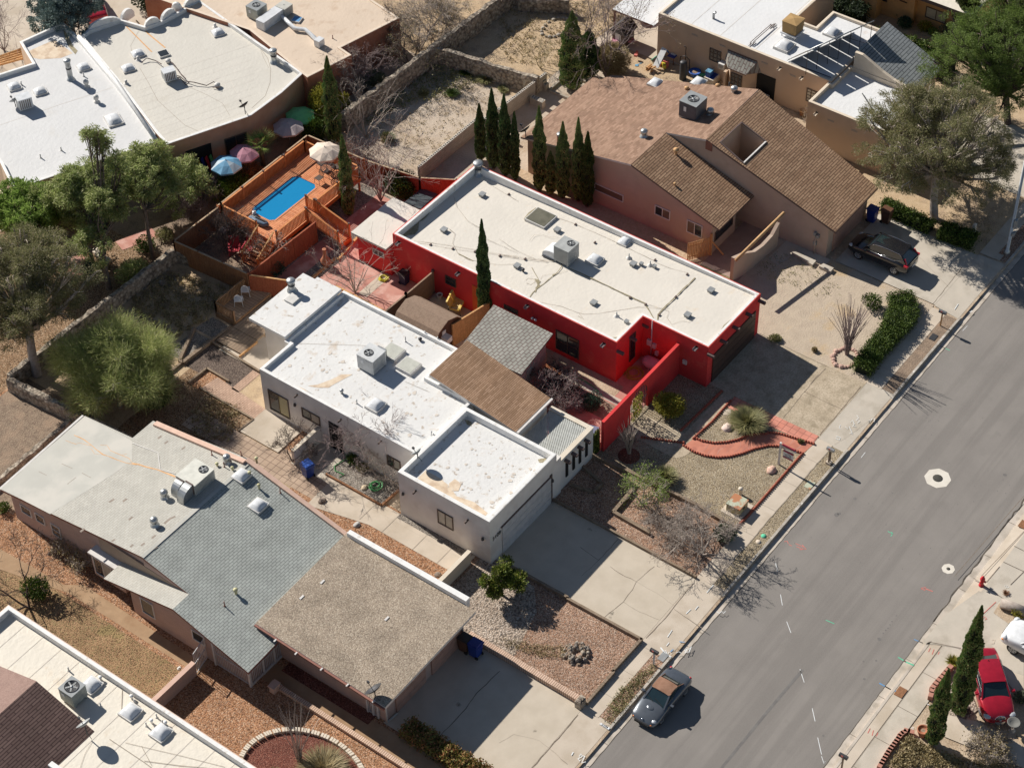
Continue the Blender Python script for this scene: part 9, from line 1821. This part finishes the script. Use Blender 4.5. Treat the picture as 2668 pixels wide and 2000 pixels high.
x,y=W_('03',245,345); bare('leaning bare tree on the brown gravel beside the lower left roof',x,y,4.2,.5,m_barkd,124,3,5,.07,.7,bias=(-.2,.5)); x,y=W_('03',310,200,.4); shrub('green leafy shrub under the leaning bare tree',x,y,.9,1.4,l_hedge,1700,.17,125)
x,y=W_('02',560,1480); bare('dry tan shrub under the window of the pink brick house',x,y,1.5,.7,m_barkp,126,6,4,.025,.9,leaf=l_dry,ln=900,ls=.11,name='dry_shrub',cat='shrub'); x,y=W_('02',690,1590); bare('second dry shrub beside the bay window',x,y,1.3,.7,m_barkp,127,6,4,.025,.9,leaf=l_dry,ln=700,ls=.11,name='dry_shrub',cat='shrub')
x,y=W_('01',1880,570); bare('dark bare fruit tree in the sunken corner below the deck',x,y,3.4,.5,m_barkd,128,4,5,.06,.7,leaf=l_rust,ln=300,ls=.08); x,y=W_('11',200,640); bare('pale crooked bare shrub beside the gravel strip fence',x,y,2.6,.5,m_barkp,129,3,4,.03,.6)
x,y=W_('22',400,150,0); bare('tangled bare vine bush beside the brown wing',2.2,17.0,2.4,.7,m_barkr,130,9,5,.035,1.0,name='bare_bush',cat='bush'); bare('dense bare bush in front of the green grey roof',3.3,17.6,2.2,.7,m_barkd,131,9,5,.03,1.0,name='bare_bush',cat='bush')
x,y=W_('33',1900,1560); bare('dry twiggy shrub in the bed across the street',x,y,1.7,.7,m_barkp,132,7,5,.025,1.0,leaf=l_dry,ln=2600,ls=.11,name='dry_shrub',cat='shrub'); x,y=-4.6,-17.0; bare('bare twigs in front of the red saloon car',x,y,1.2,.5,m_barkp,133,4,4,.02,.6,name='bare_bush',cat='bush')
x,y=W_('30',480,1000,.3); bare('pale dry bush squeezed between the tan and beige houses',x,y,1.5,.7,m_barkp,134,6,4,.02,.8,leaf=l_dry,ln=500,ls=.1,name='dry_shrub',cat='shrub'); x,y=W_('00',40,330); bare('bare tree at the left edge behind the parapet',x-1,y-1,4.5,.4,m_barkr,135,5,4,.04,.4)
x,y=W_('01',1700,180); bare('grey twiggy shrub beside the pool deck corner',x-.8,y,2.4,.6,m_barkr,136,6,5,.03,.8,name='bare_bush',cat='bush'); x,y=W_('22',680,560)
# ivy gate between the two walls
t=thing('ivy_screen','square screen of dark ivy between the slotted wall and the red wall','ivy',(.45,12.75,0)); rng=np.random.default_rng(140); P_=np.stack([rng.uniform(-.30,.36,1800),rng.uniform(-.1,.1,1800),rng.uniform(.05,1.9,1800)],1); V,F=leaves(rng,P_,.09,.2,1.6); mesh_np('foliage',V,F,l_hedgey,t); b=LMB(); b.box(-.28,.34,-.03,.03,0,1.85,m_core); link('frame',b,t)  # ivy backed by a near-black slab, its inner shade painted in
t=thing('climbing_plant','yellow green creeper hanging in the arched gate','creeper',(gc,12.4,0)); P_=np.stack([rng.uniform(-gr*.85,gr*.2,900),rng.uniform(-.08,.08,900),rng.uniform(.1,2.0,900)],1); V,F=leaves(rng,P_,.13,-.5,2.4); mesh_np('foliage',V,F,l_yel,t)
b=MB(); b.tube([P3('33',2020,300,.3),P3('33',2120,330,.32),P3('33',2230,380,.3)],.28,m_barkp,10); tag(link('log',b),'grey mottled log lying at the far driveway corner','log')
